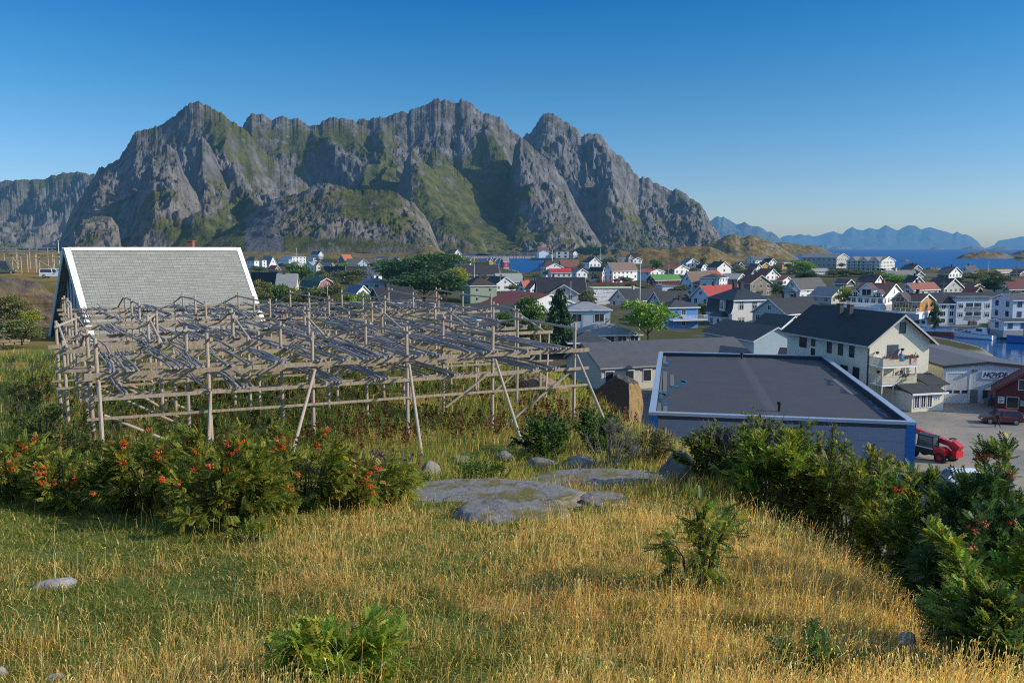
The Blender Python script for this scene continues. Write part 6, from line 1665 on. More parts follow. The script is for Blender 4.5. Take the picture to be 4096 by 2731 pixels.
tree('dry orange shrub beside the bush at the left edge', 'T0', 350, 920, 260, 100, 92, 'yellow', 'bush', cat='bush', group='bushes left of the racks')

# small garden shrubs and trees that fill the gaps between the houses
rg = random.Random(99)
for k in range(230):
    bx, by, bz = rg.choice(BASES)
    if by < 285: continue
    a = rg.uniform(0, 6.28); d_ = rg.uniform(7, 17); x, y = bx + math.cos(a) * d_, by - abs(math.sin(a)) * d_ * .9 - 2
    if any((x - q_[0]) ** 2 + (y - q_[1]) ** 2 < 55 for q_ in BASES): continue
    if any(in_poly(np.array([x]), np.array([y]), s_)[0] for s_ in SEAS): continue
    g = gz(x, y); col = rg.choice(('mid', 'olive', 'olive', 'dark')); kind = rg.choice(('bush', 'bush', 'tree')); key = (kind, col, k % 2)
    if key not in _cp: _cp[key] = (crown_proto(kind, col, len(_cp) + 100), trunk_proto(kind, len(_cp)))
    w_ = rg.uniform(3.0, 6.0) * (.8 if kind == 'bush' else 1); h_ = w_ * rg.uniform(.55, .75) * (1.3 if kind == 'tree' else .9)
    root = thing('garden_bush', 'green garden shrub growing between the town houses', 'bush', (x, y, g - .2), rg.uniform(0, 6.28), 'garden shrubs between the houses')
    link('crown', _cp[key][0], root, scale=(w_, w_, h_)); link('trunk', _cp[key][1], root, scale=(w_, w_, h_))

# ---- near bushes of pinnate rowan leaves
BERRY = plain((0.62, 0.085, 0.015), 0.4, .4, .3, 20)
def berry_mesh(seed):
    rng = random.Random(seed); m = MB()
    for k in range(26):
        a, b = rng.uniform(0, 6.28), rng.uniform(0, 1) ** .5 * .058; c = Vector((math.cos(a) * b, math.sin(a) * b, rng.uniform(-.03, .03))); r = .015
        m.add([c + Vector(v) * r for v in ((1, 0, 0), (-1, 0, 0), (0, 1, 0), (0, -1, 0), (0, 0, 1), (0, 0, -1))], [(0, 2, 4), (2, 1, 4), (1, 3, 4), (3, 0, 4), (2, 0, 5), (1, 2, 5), (3, 1, 5), (0, 3, 5)])
    return m.mesh('berry_cluster', BERRY)
BERRIES = [berry_mesh(k) for k in range(4)]

def near_bush(name, label, loc, W, Hh, nleaf, col='rowan', seed=0, berries=0, leaf=0.2, bare=0.0, shape='dome', group=None, tmpl='pin', bcol=None, cat='bush'):
    rng = np.random.default_rng(seed); rr = random.Random(seed)
    root = thing(name, label, cat, loc, 0, group)
    nst = max(10, int(W * 9)); stems = MB(); tips = []; stemp = []
    for k in range(nst):
        a = rr.uniform(0, 6.28); f = rr.uniform(.1, 1) ** .6
        b0 = Vector((math.cos(a), math.sin(a), 0)) * W * .14 * rr.random()
        if shape == 'tree': tp = Vector((math.cos(a) * W * .5 * f, math.sin(a) * W * .5 * f, Hh * rr.uniform(.4, 1.0) * (1 - .25 * f)))
        else: tp = Vector((math.cos(a) * W * .5 * f, math.sin(a) * W * .5 * f, Hh * (1 - .55 * f * f) * rr.uniform(.72, 1.0)))
        mid = b0.lerp(tp, .5) + Vector((rr.uniform(-.1, .1), rr.uniform(-.1, .1), Hh * .08))
        stems.tube([b0 - Vector((0, 0, .1)), mid, tp], [.022 + .006 * Hh, .013 + .003 * Hh, .005], 5)
        tips.append((mid, tp)); stemp.append((b0, mid, tp))
    for k in range(int(90 * bare * max(W, 1))):
        mid, tp = rr.choice(tips); p = mid.lerp(tp, rr.uniform(.4, 1)); d = Vector((rr.uniform(-.5, .5), rr.uniform(-.5, .5), rr.uniform(.5, 1.1))) * rr.uniform(.25, .55)
        j = p + d * .55 + Vector((rr.uniform(-.06, .06), rr.uniform(-.06, .06), 0))
        stems.tube([p, j, p + d], [.009, .007, .003], 4)
        if rr.random() < .7: stems.tube([j, j + Vector((rr.uniform(-.2, .2), rr.uniform(-.2, .2), rr.uniform(.05, .22)))], [.006, .003], 4)
    stems.build('branches', TWIG if bare else BARK, root)
    sgA = []; sgB = []
    for (b0, mid, tp) in stemp:
        sgA.append(mid); sgB.append(tp)
        for k in range(7):
            f = rr.uniform(.12, 1.0); q_ = (b0.lerp(mid, f * 2) if f < .5 else mid.lerp(tp, f * 2 - 1)); og = Vector((q_.x, q_.y, 0)); og = og.normalized() if og.length > .01 else Vector((1, 0, 0))
            d = (og * rr.uniform(-.1, .9) + Vector((rr.uniform(-.6, .6), rr.uniform(-.6, .6), rr.uniform(-.05, .75)))).normalized() * rr.uniform(.2, .5) * (.65 + .13 * W)
            if q_.z + d.z > Hh: d.z = Hh - q_.z
            sgA.append(q_); sgB.append(q_ + d)
    A_ = np.array([tuple(v_) for v_ in sgA]); B_ = np.array([tuple(v_) for v_ in sgB]); ln = np.linalg.norm(B_ - A_, axis=1)
    wt = ln * (1 - .62 * bare * np.clip((A_[:, 2] + B_[:, 2]) / 2 / Hh - .35, 0, 1) / .65 if bare else 1); wt = np.maximum(wt, .06 * ln); k = rng.choice(len(A_), nleaf, p=wt / wt.sum())
    t_ = rng.uniform(.1, 1.08, (nleaf, 1)); sd = (B_ - A_)[k] / (ln[k][:, None] + 1e-6); d = rng.normal(size=(nleaf, 3)); d /= np.linalg.norm(d, axis=1, keepdims=True)
    pos = A_[k] + (B_ - A_)[k] * t_ + d * rng.uniform(.02, .1, (nleaf, 1)); pos[:, 2] = np.maximum(pos[:, 2], .04); d = d * .7 + sd * .8
    out = pos - np.array([0, 0, Hh * .35]); out /= (np.linalg.norm(out, axis=1, keepdims=True) + 1e-6)
    fr = rot_frames(nleaf, out + d * .5 + np.array([0, 0, .05]), rng, 1.9)
    cols = pick(GREENS[col] if bcol is None else bcol, nleaf, rng, .35)
    T_, Q_ = (PIN_T, PIN_Q) if tmpl == 'pin' else (QUAD_T, QUAD_Q)
    V, F, cc = scatter(T_, Q_, pos, fr, leaf * rng.uniform(.75, 1.25, nleaf), cols, rng)
    link('foliage', np_mesh('foliage', V, F, LEAF, cc), root)
    order = np.argsort(-(pos[:, 2] / Hh) + (pos[:, 1] / W) * .8 + rng.random(nleaf) * .9)
    for b in range(berries):
        p = pos[order[b * 3 % nleaf]]; s = rr.uniform(1.0, 1.6)
        link('berry_cluster', BERRIES[b % 4], root, (p[0] * 1.04, p[1] * 1.04 - .05, p[2] + .03), (rr.uniform(-.4, .4), rr.uniform(-.4, .4), rr.uniform(0, 6)), (s, s, s))
    return root

def hit(dx, dy, tmax=200):
    r = ray(dx * 4096 / 2352, dy * 4096 / 2352); y = np.linspace(3, tmax, 2400); k = y / r.y
    z = CAMZ + r.z * k; g = ground(r.x * k, y); i = int(np.argmax(z < g)); 
    return Vector((r.x * k[i], y[i], g[i]))
def bush_at(name, label, dx, dtop, Z, wpx, nleaf, **kw):
    p = at(dx * 4096 / 2352, dtop * 4096 / 2352, Z); g = gz(p.x, p.y); h_ = max(p.z - g, .4)
    if kw.get('bare'): h_ *= 1.13
    if kw.get('shape') == 'tree': h_ *= 1.12
    return near_bush(name, label, (p.x, p.y, g - .05), wpx * Z / 1900, h_, nleaf, **kw)
RB = 'rowan_bush'; RG = 'rowan bushes with orange berries below the racks'
bush_at(RB, 'rowan bush with orange berries at the left edge', 20, 1005, 21.0, 230, 1900, seed=1, berries=22, leaf=.195, group=RG)
bush_at(RB, 'low rowan bush right of the one at the left edge', 140, 1030, 20.0, 150, 1200, seed=2, berries=14, leaf=.195, group=RG)
bush_at(RB, 'tall leafy rowan bush under the front left prop', 330, 985, 20.5, 300, 3300, seed=3, berries=20, leaf=.195, group=RG)
bush_at(RB, 'widest rowan bush in the middle of the row, the darkest at its foot', 500, 975, 18.6, 330, 4200, seed=4, berries=18, leaf=.195, group=RG)
bush_at(RB, 'rowan bush heavy with orange berries around the slanting prop', 690, 985, 21.5, 260, 2900, seed=5, berries=36, leaf=.195, group=RG)
bush_at(RB, 'yellowing rowan bush at the right end of the row', 830, 1030, 22.5, 240, 2200, seed=6, berries=26, leaf=.195, group=RG, bcol=GREENS['rowan'] + GREENS['yellow'])
bush_at(RB, 'small yellow green rowan bush next to the grey stone block', 925, 1075, 23.0, 110, 500, seed=7, berries=3, leaf=.2, group=RG, bcol=GREENS['yellow'])
bush_at('rowan_sapling', 'tiny dark rowan sapling in the grass below the wide rowan bush', 565, 1195, 16.5, 80, 140, seed=8, leaf=.22, cat='sapling')
bush_at('shrub', 'dark green leafy shrub behind the slab, left of the rack leg', 1262, 950, 36.0, 160, 2600, col='dark', seed=9, leaf=.17, tmpl='quad', bcol=GREENS['mid'] + GREENS['dark'])
bush_at('shrub', 'dark green leafy shrub behind the slab, right of the rack leg', 1375, 938, 38.0, 140, 2200, col='dark', seed=10, leaf=.17, tmpl='quad', bcol=GREENS['mid'] + GREENS['dark'])
bush_at('shrub', 'bare grey twiggy shrub in front of the boulder', 1400, 960, 32.0, 150, 500, col='olive', seed=11, leaf=.1, tmpl='quad', bare=1.0)
bush_at('shrub', 'thin olive shrub with red leaves left of the hall corner', 1480, 985, 33.0, 150, 2400, seed=12, leaf=.12, tmpl='quad', bare=.4, bcol=GREENS['olive'] + [(0.16, 0.06, 0.03)])
WG = 'twiggy willows in front of the hall'
bush_at('willow_bush', 'leftmost twiggy willow in front of the hall wall', 1650, 960, 26.5, 200, 8000, seed=13, leaf=.13, tmpl='quad', bare=1.7, col='olive', group=WG, bcol=GREENS['rowan'] + GREENS['mid'] + GREENS['olive'])
bush_at('willow_bush', 'densest twiggy willow, below the middle of the hall roof edge', 1765, 945, 25.5, 240, 9500, seed=14, leaf=.13, tmpl='quad', bare=1.9, group=WG, bcol=GREENS['rowan'] + GREENS['mid'] + GREENS['olive'])
bush_at(RB, 'bright leafy rowan in front of the densest willow', 1790, 1000, 21.5, 230, 4200, seed=15, leaf=.2, bare=.2, bcol=GREENS['rowan'] + GREENS['bright'])
bush_at('willow_bush', 'twiggy willow in front of the blue strip on the hall', 1895, 985, 23.5, 220, 8500, seed=16, leaf=.13, tmpl='quad', bare=1.9, group=WG, bcol=GREENS['rowan'] + GREENS['mid'] + GREENS['olive'])
bush_at(RB, 'leafy rowan with bare tips right of the blue strip', 1960, 1035, 20.5, 220, 3800, seed=17, leaf=.19, bare=.6, bcol=GREENS['rowan'])
bush_at(RB, 'thin rowan at the right end of the hall', 2060, 1075, 18.5, 200, 3400, seed=18, leaf=.19, bare=.5, bcol=GREENS['rowan'] + GREENS['mid'])
DG = 'dark rowans along the right edge'
bush_at('rowan_tree', 'dark rowan with red berries in front of the telehandler', 2170, 1040, 16.5, 260, 5200, seed=19, berries=16, leaf=.2, shape='tree', group=DG, col='dark', cat='tree', bcol=GREENS['dark'] + GREENS['mid'] + GREENS['rowan'])
bush_at('rowan_tree', 'tall dark rowan at the right edge reaching up to the yard', 2320, 975, 15.5, 230, 6000, seed=20, berries=14, leaf=.2, shape='tree', group=DG, cat='tree', bcol=GREENS['dark'] + GREENS['mid'] + GREENS['rowan'])
bush_at('rowan_tree', 'dark rowan between the tall one and the meadow edge', 2235, 1110, 13.0, 280, 5200, seed=21, berries=5, leaf=.19, shape='tree', group=DG, cat='tree', bcol=GREENS['dark'])
bush_at('rowan_tree', 'bright leaved rowan in the lower right corner', 2290, 1245, 10.0, 300, 4200, seed=22, berries=5, leaf=.19, shape='tree', group=DG, cat='tree', bcol=GREENS['rowan'] + GREENS['bright'])
bush_at('rowan_tree', 'lowest dark rowan at the bottom right corner', 2330, 1390, 8.6, 270, 3200, seed=23, leaf=.18, shape='tree', group=DG, cat='tree', bcol=GREENS['dark'] + GREENS['mid'] + GREENS['rowan'])
bush_at('rowan_sapling', 'airy young rowan standing alone in the golden grass', 1620, 1105, 12.6, 160, 330, seed=24, berries=0, leaf=.2, shape='tree', cat='sapling', bcol=GREENS['rowan'] + GREENS['mid'])
bush_at(RB, 'bright rowan bush at the bottom edge', 770, 1455, 8.4, 270, 950, seed=25, leaf=.19, bcol=GREENS['bright'] + GREENS['yellow'])
bush_at('rowan_sapling', 'small rowan sapling at the bottom edge, right of the centre', 1850, 1490, 8.8, 110, 130, seed=26, leaf=.18, cat='sapling', bcol=GREENS['mid'])
bush_at('juniper', 'low bright green juniper cushion behind the slab', 1095, 1064, 27.5, 165, 5200, seed=27, leaf=.07, tmpl='quad', bcol=[(0.05, 0.1, 0.015), (0.07, 0.13, 0.018)])
bush_at('juniper', 'small dark crowberry cushion beside the stone block', 955, 1103, 25.0, 70, 1200, seed=28, leaf=.07, tmpl='quad', bcol=[(0.025, 0.05, 0.012)])
for k, (x, y, Z, w_) in enumerate([(95, 905, 40, 110), (160, 970, 33, 90), (200, 1000, 31, 70), (60, 860, 52, 90)]):
    bush_at('shrub', 'weedy shrub left of the racks, ' + ['with dark leaves in the middle', 'just left of the front corner post', 'at the foot of the front corner post', 'the farthest one by the path'][k], x, y, Z, w_, 1300, seed=30 + k, leaf=.13, tmpl='quad', bcol=GREENS['mid'] + GREENS['olive'] + [(0.09, 0.03, 0.02)], group='weedy shrubs left of the racks')

# ferns at the lower right
def fern(label, dx, dtop, Z, s, seed, col):
    p = at(dx * 4096 / 2352, dtop * 4096 / 2352, Z); g = gz(p.x, p.y); rng = np.random.default_rng(seed); h_ = max(.35, p.z - g)
    root = thing('fern', label, 'fern', (p.x, p.y, g), 0, 'ferns at the lower right')
    for k in range(9):
        a = k * .7 + rng.uniform(-.2, .2); L = h_ * rng.uniform(.9, 1.25); T = []; Q = []
        for j in range(22):
            t = j / 21; x = L * .75 * t; z = L * (1.0 * t - .55 * t * t) + .02; wd = .22 * L * math.sin(math.pi * min(1, t * .85 + .15)) 
            for s_ in (-1, 1):
                b = len(T); T += [(x, 0, z), (x + .035 * L, s_ * wd * .5, z - .01), (x + .05 * L, s_ * wd, z - .05 * wd), (x + .012 * L, s_ * wd * .55, z - .02)]; Q.append((b, b + 1, b + 2, b + 3))
        T = np.array(T); c_, s2 = math.cos(a), math.sin(a); V = np.stack([T[:, 0] * c_ - T[:, 1] * s2, T[:, 0] * s2 + T[:, 1] * c_, T[:, 2]], -1)
        link('frond', np_mesh('frond', V, np.array(Q), LEAF, np.tile(np.array([col]) * rng.uniform(.8, 1.2), (len(V), 1))), root)
fern('pale yellow green fern beside the stones at the lower right', 1985, 1490, 8.9, .7, 3, (0.2, 0.2, 0.05))
fern('green fern right of the pale fern', 2050, 1500, 8.7, .7, 4, (0.07, 0.11, 0.02))
fern('dark fern at the bottom edge below the stones', 2120, 1525, 8.3, .6, 5, (0.045, 0.08, 0.016))

# ---- rocks
def rock(label, c, sx, sy, sz, seed, mat=None, name='rock', rz=0.0, flat=1.0, cat='rock', rough=1.0, group=None, sub=5, planes=()):
    import bmesh
    bm = bmesh.new(); bmesh.ops.create_icosphere(bm, subdivisions=sub, radius=1.0)
    V = np.array([v.co for v in bm.verts]); rng = np.random.default_rng(seed)
    # faceted: clip against random planes, then roughen
    for k in range(9):
        n_ = rng.normal(size=3); n_[2] = abs(n_[2]) * .7; n_ /= np.linalg.norm(n_); d = rng.uniform(.68, .9); t = V @ n_ - d
        V = np.where((t > 0)[:, None], V - n_ * (t * .9)[:, None], V) if flat > .5 else V
    for n_, d in planes:
        n_ = np.array(n_, float); n_ /= np.linalg.norm(n_); t = V @ n_ - d; V = np.where((t > 0)[:, None], V - n_ * t[:, None], V)
    f = .10 * fbm(V[:, 0] * 1.6 + seed, V[:, 1] * 1.6 + V[:, 2] * 1.3, 5, seed) + .05 * (ridged(V[:, 0] * 3 + V[:, 2] * 2, V[:, 1] * 3 - V[:, 2], 4, seed + 3) - .6)
    f = f + .022 * fbm(V[:, 0] * 9 + V[:, 2] * 5, V[:, 1] * 9 - V[:, 2] * 4, 3, seed + 6) - .03 * np.clip(ridged(V[:, 0] * 2.2 + .5 * V[:, 2], V[:, 1] * 2.6 + V[:, 2], 3, seed + 9) - .82, 0, 1) * 4
    V = V * (1 + rough * f)[:, None] * np.array([sx, sy, sz])
    for v, co_ in zip(bm.verts, V): v.co = co_
    me = bpy.data.meshes.new(name); bm.to_mesh(me); bm.free(); me.materials.append(mat or RK)
    me.polygons.foreach_set('use_smooth', [True] * len(me.polygons))
    return link(name, me, None, c, (0, 0, rz), label=label, category=cat, group=group)
RK = rockm((0.185, 0.18, 0.172), 1.0, 0.12, 1.2); RKW = rockm((0.2, 0.16, 0.12), .3, 1.0, 0.5); RKL = rockm((0.31, 0.29, 0.27), .3, .1, 2.0)
def slab_rock(label, x0, x1, dy, sy, sz, seed, **kw):
    c = hit((x0 + x1) / 2, dy); wv = (x1 - x0) / 2 * c.y / 1900
    rock(label, (c.x, c.y, c.z - .1 * sz), wv, sy, sz, seed, flat=0, rough=1.5, planes=(((.1, -.05, 1), .55), ((-.15, .1, 1), .62)), name='rock_slab', group=kw.get('group')); return (c.x, c.y, wv, sy)
SLABS = [slab_rock('long grey rock slab crossing the meadow behind the rounded rock', 850, 1350, 1138, 1.6, .3, 3), slab_rock('flat grey rock slab on the right behind the rounded rock', 1180, 1590, 1114, 2.0, .34, 8),
         slab_rock('rounded grey rock in front of the slabs, ringed by dry grass', 1036, 1318, 1186, 1.35, .6, 5), slab_rock('small flat rock right of the rounded rock', 1315, 1445, 1150, .8, .3, 6)]
for k, (lb, x, y, w_, hz, m_) in enumerate([('small pale rock in the grass at the left', 128, 1348, 100, .09, RKL), ('grey stone block under the foot of a prop', 988, 1095, 58, .45, RK), ('square grey block at the foot of the right prop', 1160, 1056, 60, .35, RK),
     ('low grey rock behind the slab, below the dark shrub', 1245, 1072, 80, .35, RK), ('wide grey rock below the bare shrub', 1335, 1078, 110, .6, RK), ('grey rock between the props behind the stone block', 1060, 1062, 60, .3, RK),
     ('tall grey boulder left of the willows', 1565, 1105, 92, .75, RK), ('small grey boulder leaning at the tall boulder', 1530, 1098, 40, .4, RK), ('dark stone on top of the heap at the lower right', 2125, 1470, 58, .2, RK), ('pale stone left in the heap at the lower right', 2082, 1510, 52, .2, RKL),
     ('flat stone right in the heap at the lower right', 2158, 1512, 50, .12, RKL), ('pale stone at the bottom left corner', 4, 1560, 40, .09, RKL), ('flat pale stone at the bottom edge near the left corner', 125, 1566, 60, .07, RKL)]):
    c = hit(x, y); hz *= .75 if y < 1090 else 1.0; rock(lb, (c.x, c.y, c.z + hz * .45 + (.05 if 1430 < y < 1530 else 0)), w_ / 2 * c.y / 1900, w_ / 2 * c.y / 1900 * .8, hz, 20 + k, m_, rz=k)
Zb = 62; pb = at(1420 * 4096 / 2352, 985 * 4096 / 2352, Zb)
bmx, bnt = newmat('split_rock_shaded'); q = N(bnt); v = _coord(q); n1 = q.noise(v, 1.2, 7, .7); n2 = q.noise(v, 6, 5, .7); g_ = q.n('ShaderNodeNewGeometry'); sp_ = q.n('ShaderNodeSeparateXYZ'); q.l(g_.outputs['Normal'], sp_.inputs[0])
msk = q.ramp(q.math('ADD', sp_.outputs[0], q.math('MULTIPLY', q.math('SUBTRACT', n1, .5), .5)), [(.5, (0, 0, 0)), (.8, (1, 1, 1))])  # shade painted in by normal: dark rock on the left, ochre towards the sun
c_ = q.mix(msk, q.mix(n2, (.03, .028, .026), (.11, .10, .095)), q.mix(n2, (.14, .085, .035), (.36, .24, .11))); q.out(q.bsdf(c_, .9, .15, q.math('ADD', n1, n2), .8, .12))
rock('huge split boulder with shaded dark left face and sunlit ochre right face', (pb.x, Zb, pb.z + 1.7), 2.1, 2.0, 2.75, 77, bmx, 'boulder', 0, flat=0, sub=6, rough=1.2, planes=(((-.55, -.83, .12), .42), ((.86, -.5, .1), .6), ((-.5, .1, .8), .8), ((.3, -.1, .95), .82)))
for k, (lb, x, y, Z, sx, sz) in enumerate([('broken ochre rock bank behind the rack end', 1240, 935, 56, 2.6, 2.0), ('grey rock bank between the rack end and the boulder', 1300, 950, 57, 1.6, 1.5), ('dark rock left of the split boulder', 1345, 965, 60, 1.5, 1.7)]):
    p = at(x * 4096 / 2352, y * 4096 / 2352, Z); rock(lb, (p.x, p.y, p.z + .3), sx, 1.6, sz, 60 + k, RKW, 'rock_bank', k, sub=6, rough=1.6)

for x, y, a_, b_ in ((2110, 1492, .42, .3), (128, 1348, .34, .2), (125, 1562, .22, .15)):
    c = hit(x, y); SLABS.append((c.x, c.y, a_, b_))
# ---- grass: numpy blades
def grass_mesh(name, label, n, zlo, zhi, hmin, hmax, wbase, wk, colf, seed, heads=False, keep=None, lean=.35):
    rng = np.random.default_rng(seed)
    Z = zlo * np.exp(rng.random(n) * math.log(zhi / zlo)); X = (rng.random(n) * 1.36 - .68) * Z
    e = np.interp(Z, _ey, _ex) + np.interp(Z, [0, 12, 25, 40, 60], [5, 6, 7, 7, 5])
    ok = X < e
    for (cx, cy, a, b) in SLABS:
        ok &= ((X - cx) / (a * .93)) ** 2 + ((Z - cy) / (b * .9)) ** 2 > 1 + .25 * rng.normal(size=n)
    if keep is not None: ok &= keep(X, Z, rng)
    X, Z = X[ok], Z[ok]; n = len(X)
    base = np.stack([X, Z, ground(X, Z) - .03], -1)
    g = gold(X, Z); dead = rng.random(n)
    hs = rng.uniform(hmin, hmax, n) * (0.55 + .9 * np.clip(.5 + 1.1 * fbm(X / .9, Z / .9, 3, 33), 0, 1)) * (1 + .35 * fbm(X / 4, Z / 4, 2, 35))
    a = rng.random(n) * 6.283; w_ = wbase + wk * Z
    side = np.stack([np.cos(a), np.sin(a), 0 * a], -1) * w_[:, None]
    ld = rng.normal(size=(n, 2)) * lean * .9 + np.stack([perlin(X / 1.3, Z / 1.3, 51), perlin(X / 1.3, Z / 1.3, 57)], -1) * lean * .9 + np.array([.1, -.03]); l3 = np.stack([ld[:, 0], ld[:, 1], 0 * a], -1) * hs[:, None]
    up = np.array([0, 0, 1.0]) * hs[:, None]
    mid = base + up * .55 + l3 * .35; tip = base + up * (1 - .25 * (ld ** 2).sum(1, keepdims=True)) + l3
    c0 = colf(g, dead, rng, n)
    if not heads:
        V = np.stack([base - side, base + side, mid + side * .7, mid - side * .7, tip], 1).reshape(-1, 3); k = 5
        F = [np.array([(0, 1, 2, 3)])[None] + (np.arange(n) * k)[:, None, None], np.array([(3, 2, 4)])[None] + (np.arange(n) * k)[:, None, None]]
        F = [f.reshape(-1, f.shape[-1]) for f in F]; cc = np.repeat(c0, k, 0)
    else:
        hd = tip - mid; hd /= np.linalg.norm(hd, axis=1, keepdims=True); hl = rng.uniform(.03, .085, n)[:, None]; hw = side / w_[:, None] * (rng.uniform(.003, .006, n) + .00032 * Z)[:, None]
        drp = np.stack([ld[:, 0] * .03, ld[:, 1] * .03, -0.02 + 0 * a], -1)
        V = np.stack([base - side, base + side, mid + side * .8, mid - side * .8, tip + side * .6, tip - side * .6, tip, tip + hd * hl * .5 + hw, tip + hd * hl + drp, tip + hd * hl * .5 - hw], 1).reshape(-1, 3); k = 10
        q_ = np.array([(0, 1, 2, 3), (3, 2, 4, 5), (6, 7, 8, 9)]); F = [(q_[None] + (np.arange(n) * k)[:, None, None]).reshape(-1, 4)]
        cc = np.repeat(c0, k, 0).reshape(n, k, 3); cc[:, 6:] *= np.array([1.08, 1.06, 1.1]); cc = np.clip(cc.reshape(-1, 3), 0, 1)
    link(name, np_mesh(name, V, F, LEAF, cc), kind='stuff', label=label, category='grass')

def c_short(g, dead, rng, n):
    gr = pick([(0.212, 0.234, 0.0396), (0.283, 0.276, 0.0481), (0.156, 0.184, 0.034), (0.127, 0.17, 0.0283)], n, rng, .35); dr = pick([(0.708, 0.481, 0.142), (0.793, 0.566, 0.198), (0.538, 0.269, 0.0779), (0.481, 0.383, 0.0991), (0.595, 0.34, 0.0991)], n, rng, .35)
    return np.where((dead < .10 + .8 * g)[:, None], dr, gr)
def c_gold(g, dead, rng, n):
    return pick([(0.85, 0.566, 0.17), (0.95, 0.708, 0.283), (0.652, 0.383, 0.113), (0.779, 0.425, 0.127), (0.595, 0.51, 0.142)], n, rng, .3)
def c_field(g, dead, rng, n):
    gr = pick([(0.241, 0.283, 0.0425), (0.312, 0.325, 0.0496), (0.156, 0.212, 0.034)], n, rng, .3); dr = pick([(0.637, 0.41, 0.127), (0.708, 0.51, 0.184), (0.34, 0.156, 0.0708)], n, rng, .3)
    return np.where((dead < .22 + .35 * g)[:, None], dr, gr)
grass_mesh('meadow_grass', 'short green and straw coloured grass of the meadow', 270000, 5.0, 34, .06, .2, .003, .00042, c_short, 1, lean=.75)
grass_mesh('dry_grass', 'tall golden grass stalks with seed heads in the meadow', 70000, 5.0, 32, .22, .5, .0010, .00020, c_gold, 2, heads=True, keep=lambda X, Z, r: r.random(len(X)) < (.03 + 1.0 * gold(X, Z) ** 2.0), lean=.22)
grass_mesh('tall_grass', 'tall green and brown grass under and around the racks', 90000, 24, 82, .25, .7, .004, .00032, c_field, 3, lean=.3)

# rust brown dock and faded fireweed spikes under the racks
def spikes(name, label, n, cols, zone, seed, h0, h1):
    rng = np.random.default_rng(seed); X, Z = zone(rng, n); hs = rng.uniform(h0, h1, n); k = 26
    t = rng.random((n, k)); a = rng.random((n, k)) * 6.283; rr = .07 * (1.15 - t) * rng.random((n, k)) + .012
    ln = rng.normal(size=(n, 2)) * .1
    pos = np.stack([X[:, None] + np.cos(a) * rr + ln[:, :1] * t * hs[:, None], Z[:, None] + np.sin(a) * rr + ln[:, 1:] * t * hs[:, None], ground(X, Z)[:, None] + (.25 + .75 * t) * hs[:, None]], -1).reshape(-1, 3)
    fr = rot_frames(n * k, rng.normal(size=(n * k, 3)) + np.array([0, 0, 1.0]), rng, .1)
    V, F, cc = scatter(QUAD_T, QUAD_Q, pos, fr, rng.uniform(.09, .16, n * k), np.repeat(pick(cols, n, rng, .3), k, 0), rng)
    link(name, np_mesh(name, V, F, LEAF, cc), kind='stuff', label=label, category='weeds')
def zone_dock(rng, n):
    i = rng.uniform(-.3, 5.6, n); v = rng.uniform(-3.5, 1.5, n) + rng.normal(size=n); X = O_.x + U_.x * i + V_.x * v; Z = O_.y + U_.y * i + V_.y * v
    return X, Z
def zone_field(rng, n):
    i = rng.uniform(-.8, 6.5, n); v = rng.uniform(0, 30, n); return O_.x + U_.x * i + V_.x * v, O_.y + U_.y * i + V_.y * v
spikes('dock_weeds', 'rust brown seeding dock spikes at the foot of the front rack', 260, [(0.12, 0.035, 0.02), (0.14, 0.06, 0.03), (0.1, 0.1, 0.03)], zone_dock, 5, .5, 1.25)
spikes('field_weeds', 'mixed green and reddish weeds growing under the racks', 1100, [(0.05, 0.085, 0.016), (0.08, 0.11, 0.02), (0.14, 0.06, 0.04), (0.16, 0.11, 0.05)], zone_field, 6, .35, .9)
def zone_fw(rng, n):
    X = rng.normal(size=n) * .9 - 5.0; Z = rng.normal(size=n) * 1.2 + 28.5; return X, Z
spikes('fireweed', 'faded mauve fireweed right of the rowan bushes', 90, [(0.2, 0.09, 0.12), (0.16, 0.1, 0.1)], zone_fw, 7, .6, 1.2)
# ------------------------------------------------------------------ waterfront, vehicles, boats, people, poles
STEEL = plain((0.6, 0.6, 0.6), 0.4); DARKM = plain((0.03, 0.03, 0.032), 0.6); TYRE = plain((0.02, 0.02, 0.022), 0.85); RIM = plain((0.35, 0.35, 0.37), 0.35, .5, .1, metal=.6)
# breakwater
a = P('T2', 130, 243, 1720); b = P('T2', 1000, 243, 1720); n = 160
X = np.linspace(a.x, b.x, n); prof = [(-14, -2), (-7, 2.2), (-4, 4.2), (3, 4.6), (7, 3.6), (13, -2)]
V = np.array([(x, 1725 + py + 1.2 * perlin(np.array([i * .7]), np.array([j * 2.3]))[0], max(-2, pz + 1.6 * perlin(np.array([i * .9]), np.array([j * 1.7 + 9]))[0])) for i, x in enumerate(X) for j, (py, pz) in enumerate(prof)])
F = np.array([(i * 6 + j, i * 6 + 6 + j, i * 6 + 7 + j, i * 6 + 1 + j) for i in range(n - 1) for j in range(5)])
link('breakwater', np_mesh('breakwater', V, F, rockm((0.24, 0.23, 0.22), .1, .1, .1)), label='long low rubble breakwater across the bay', category='breakwater')
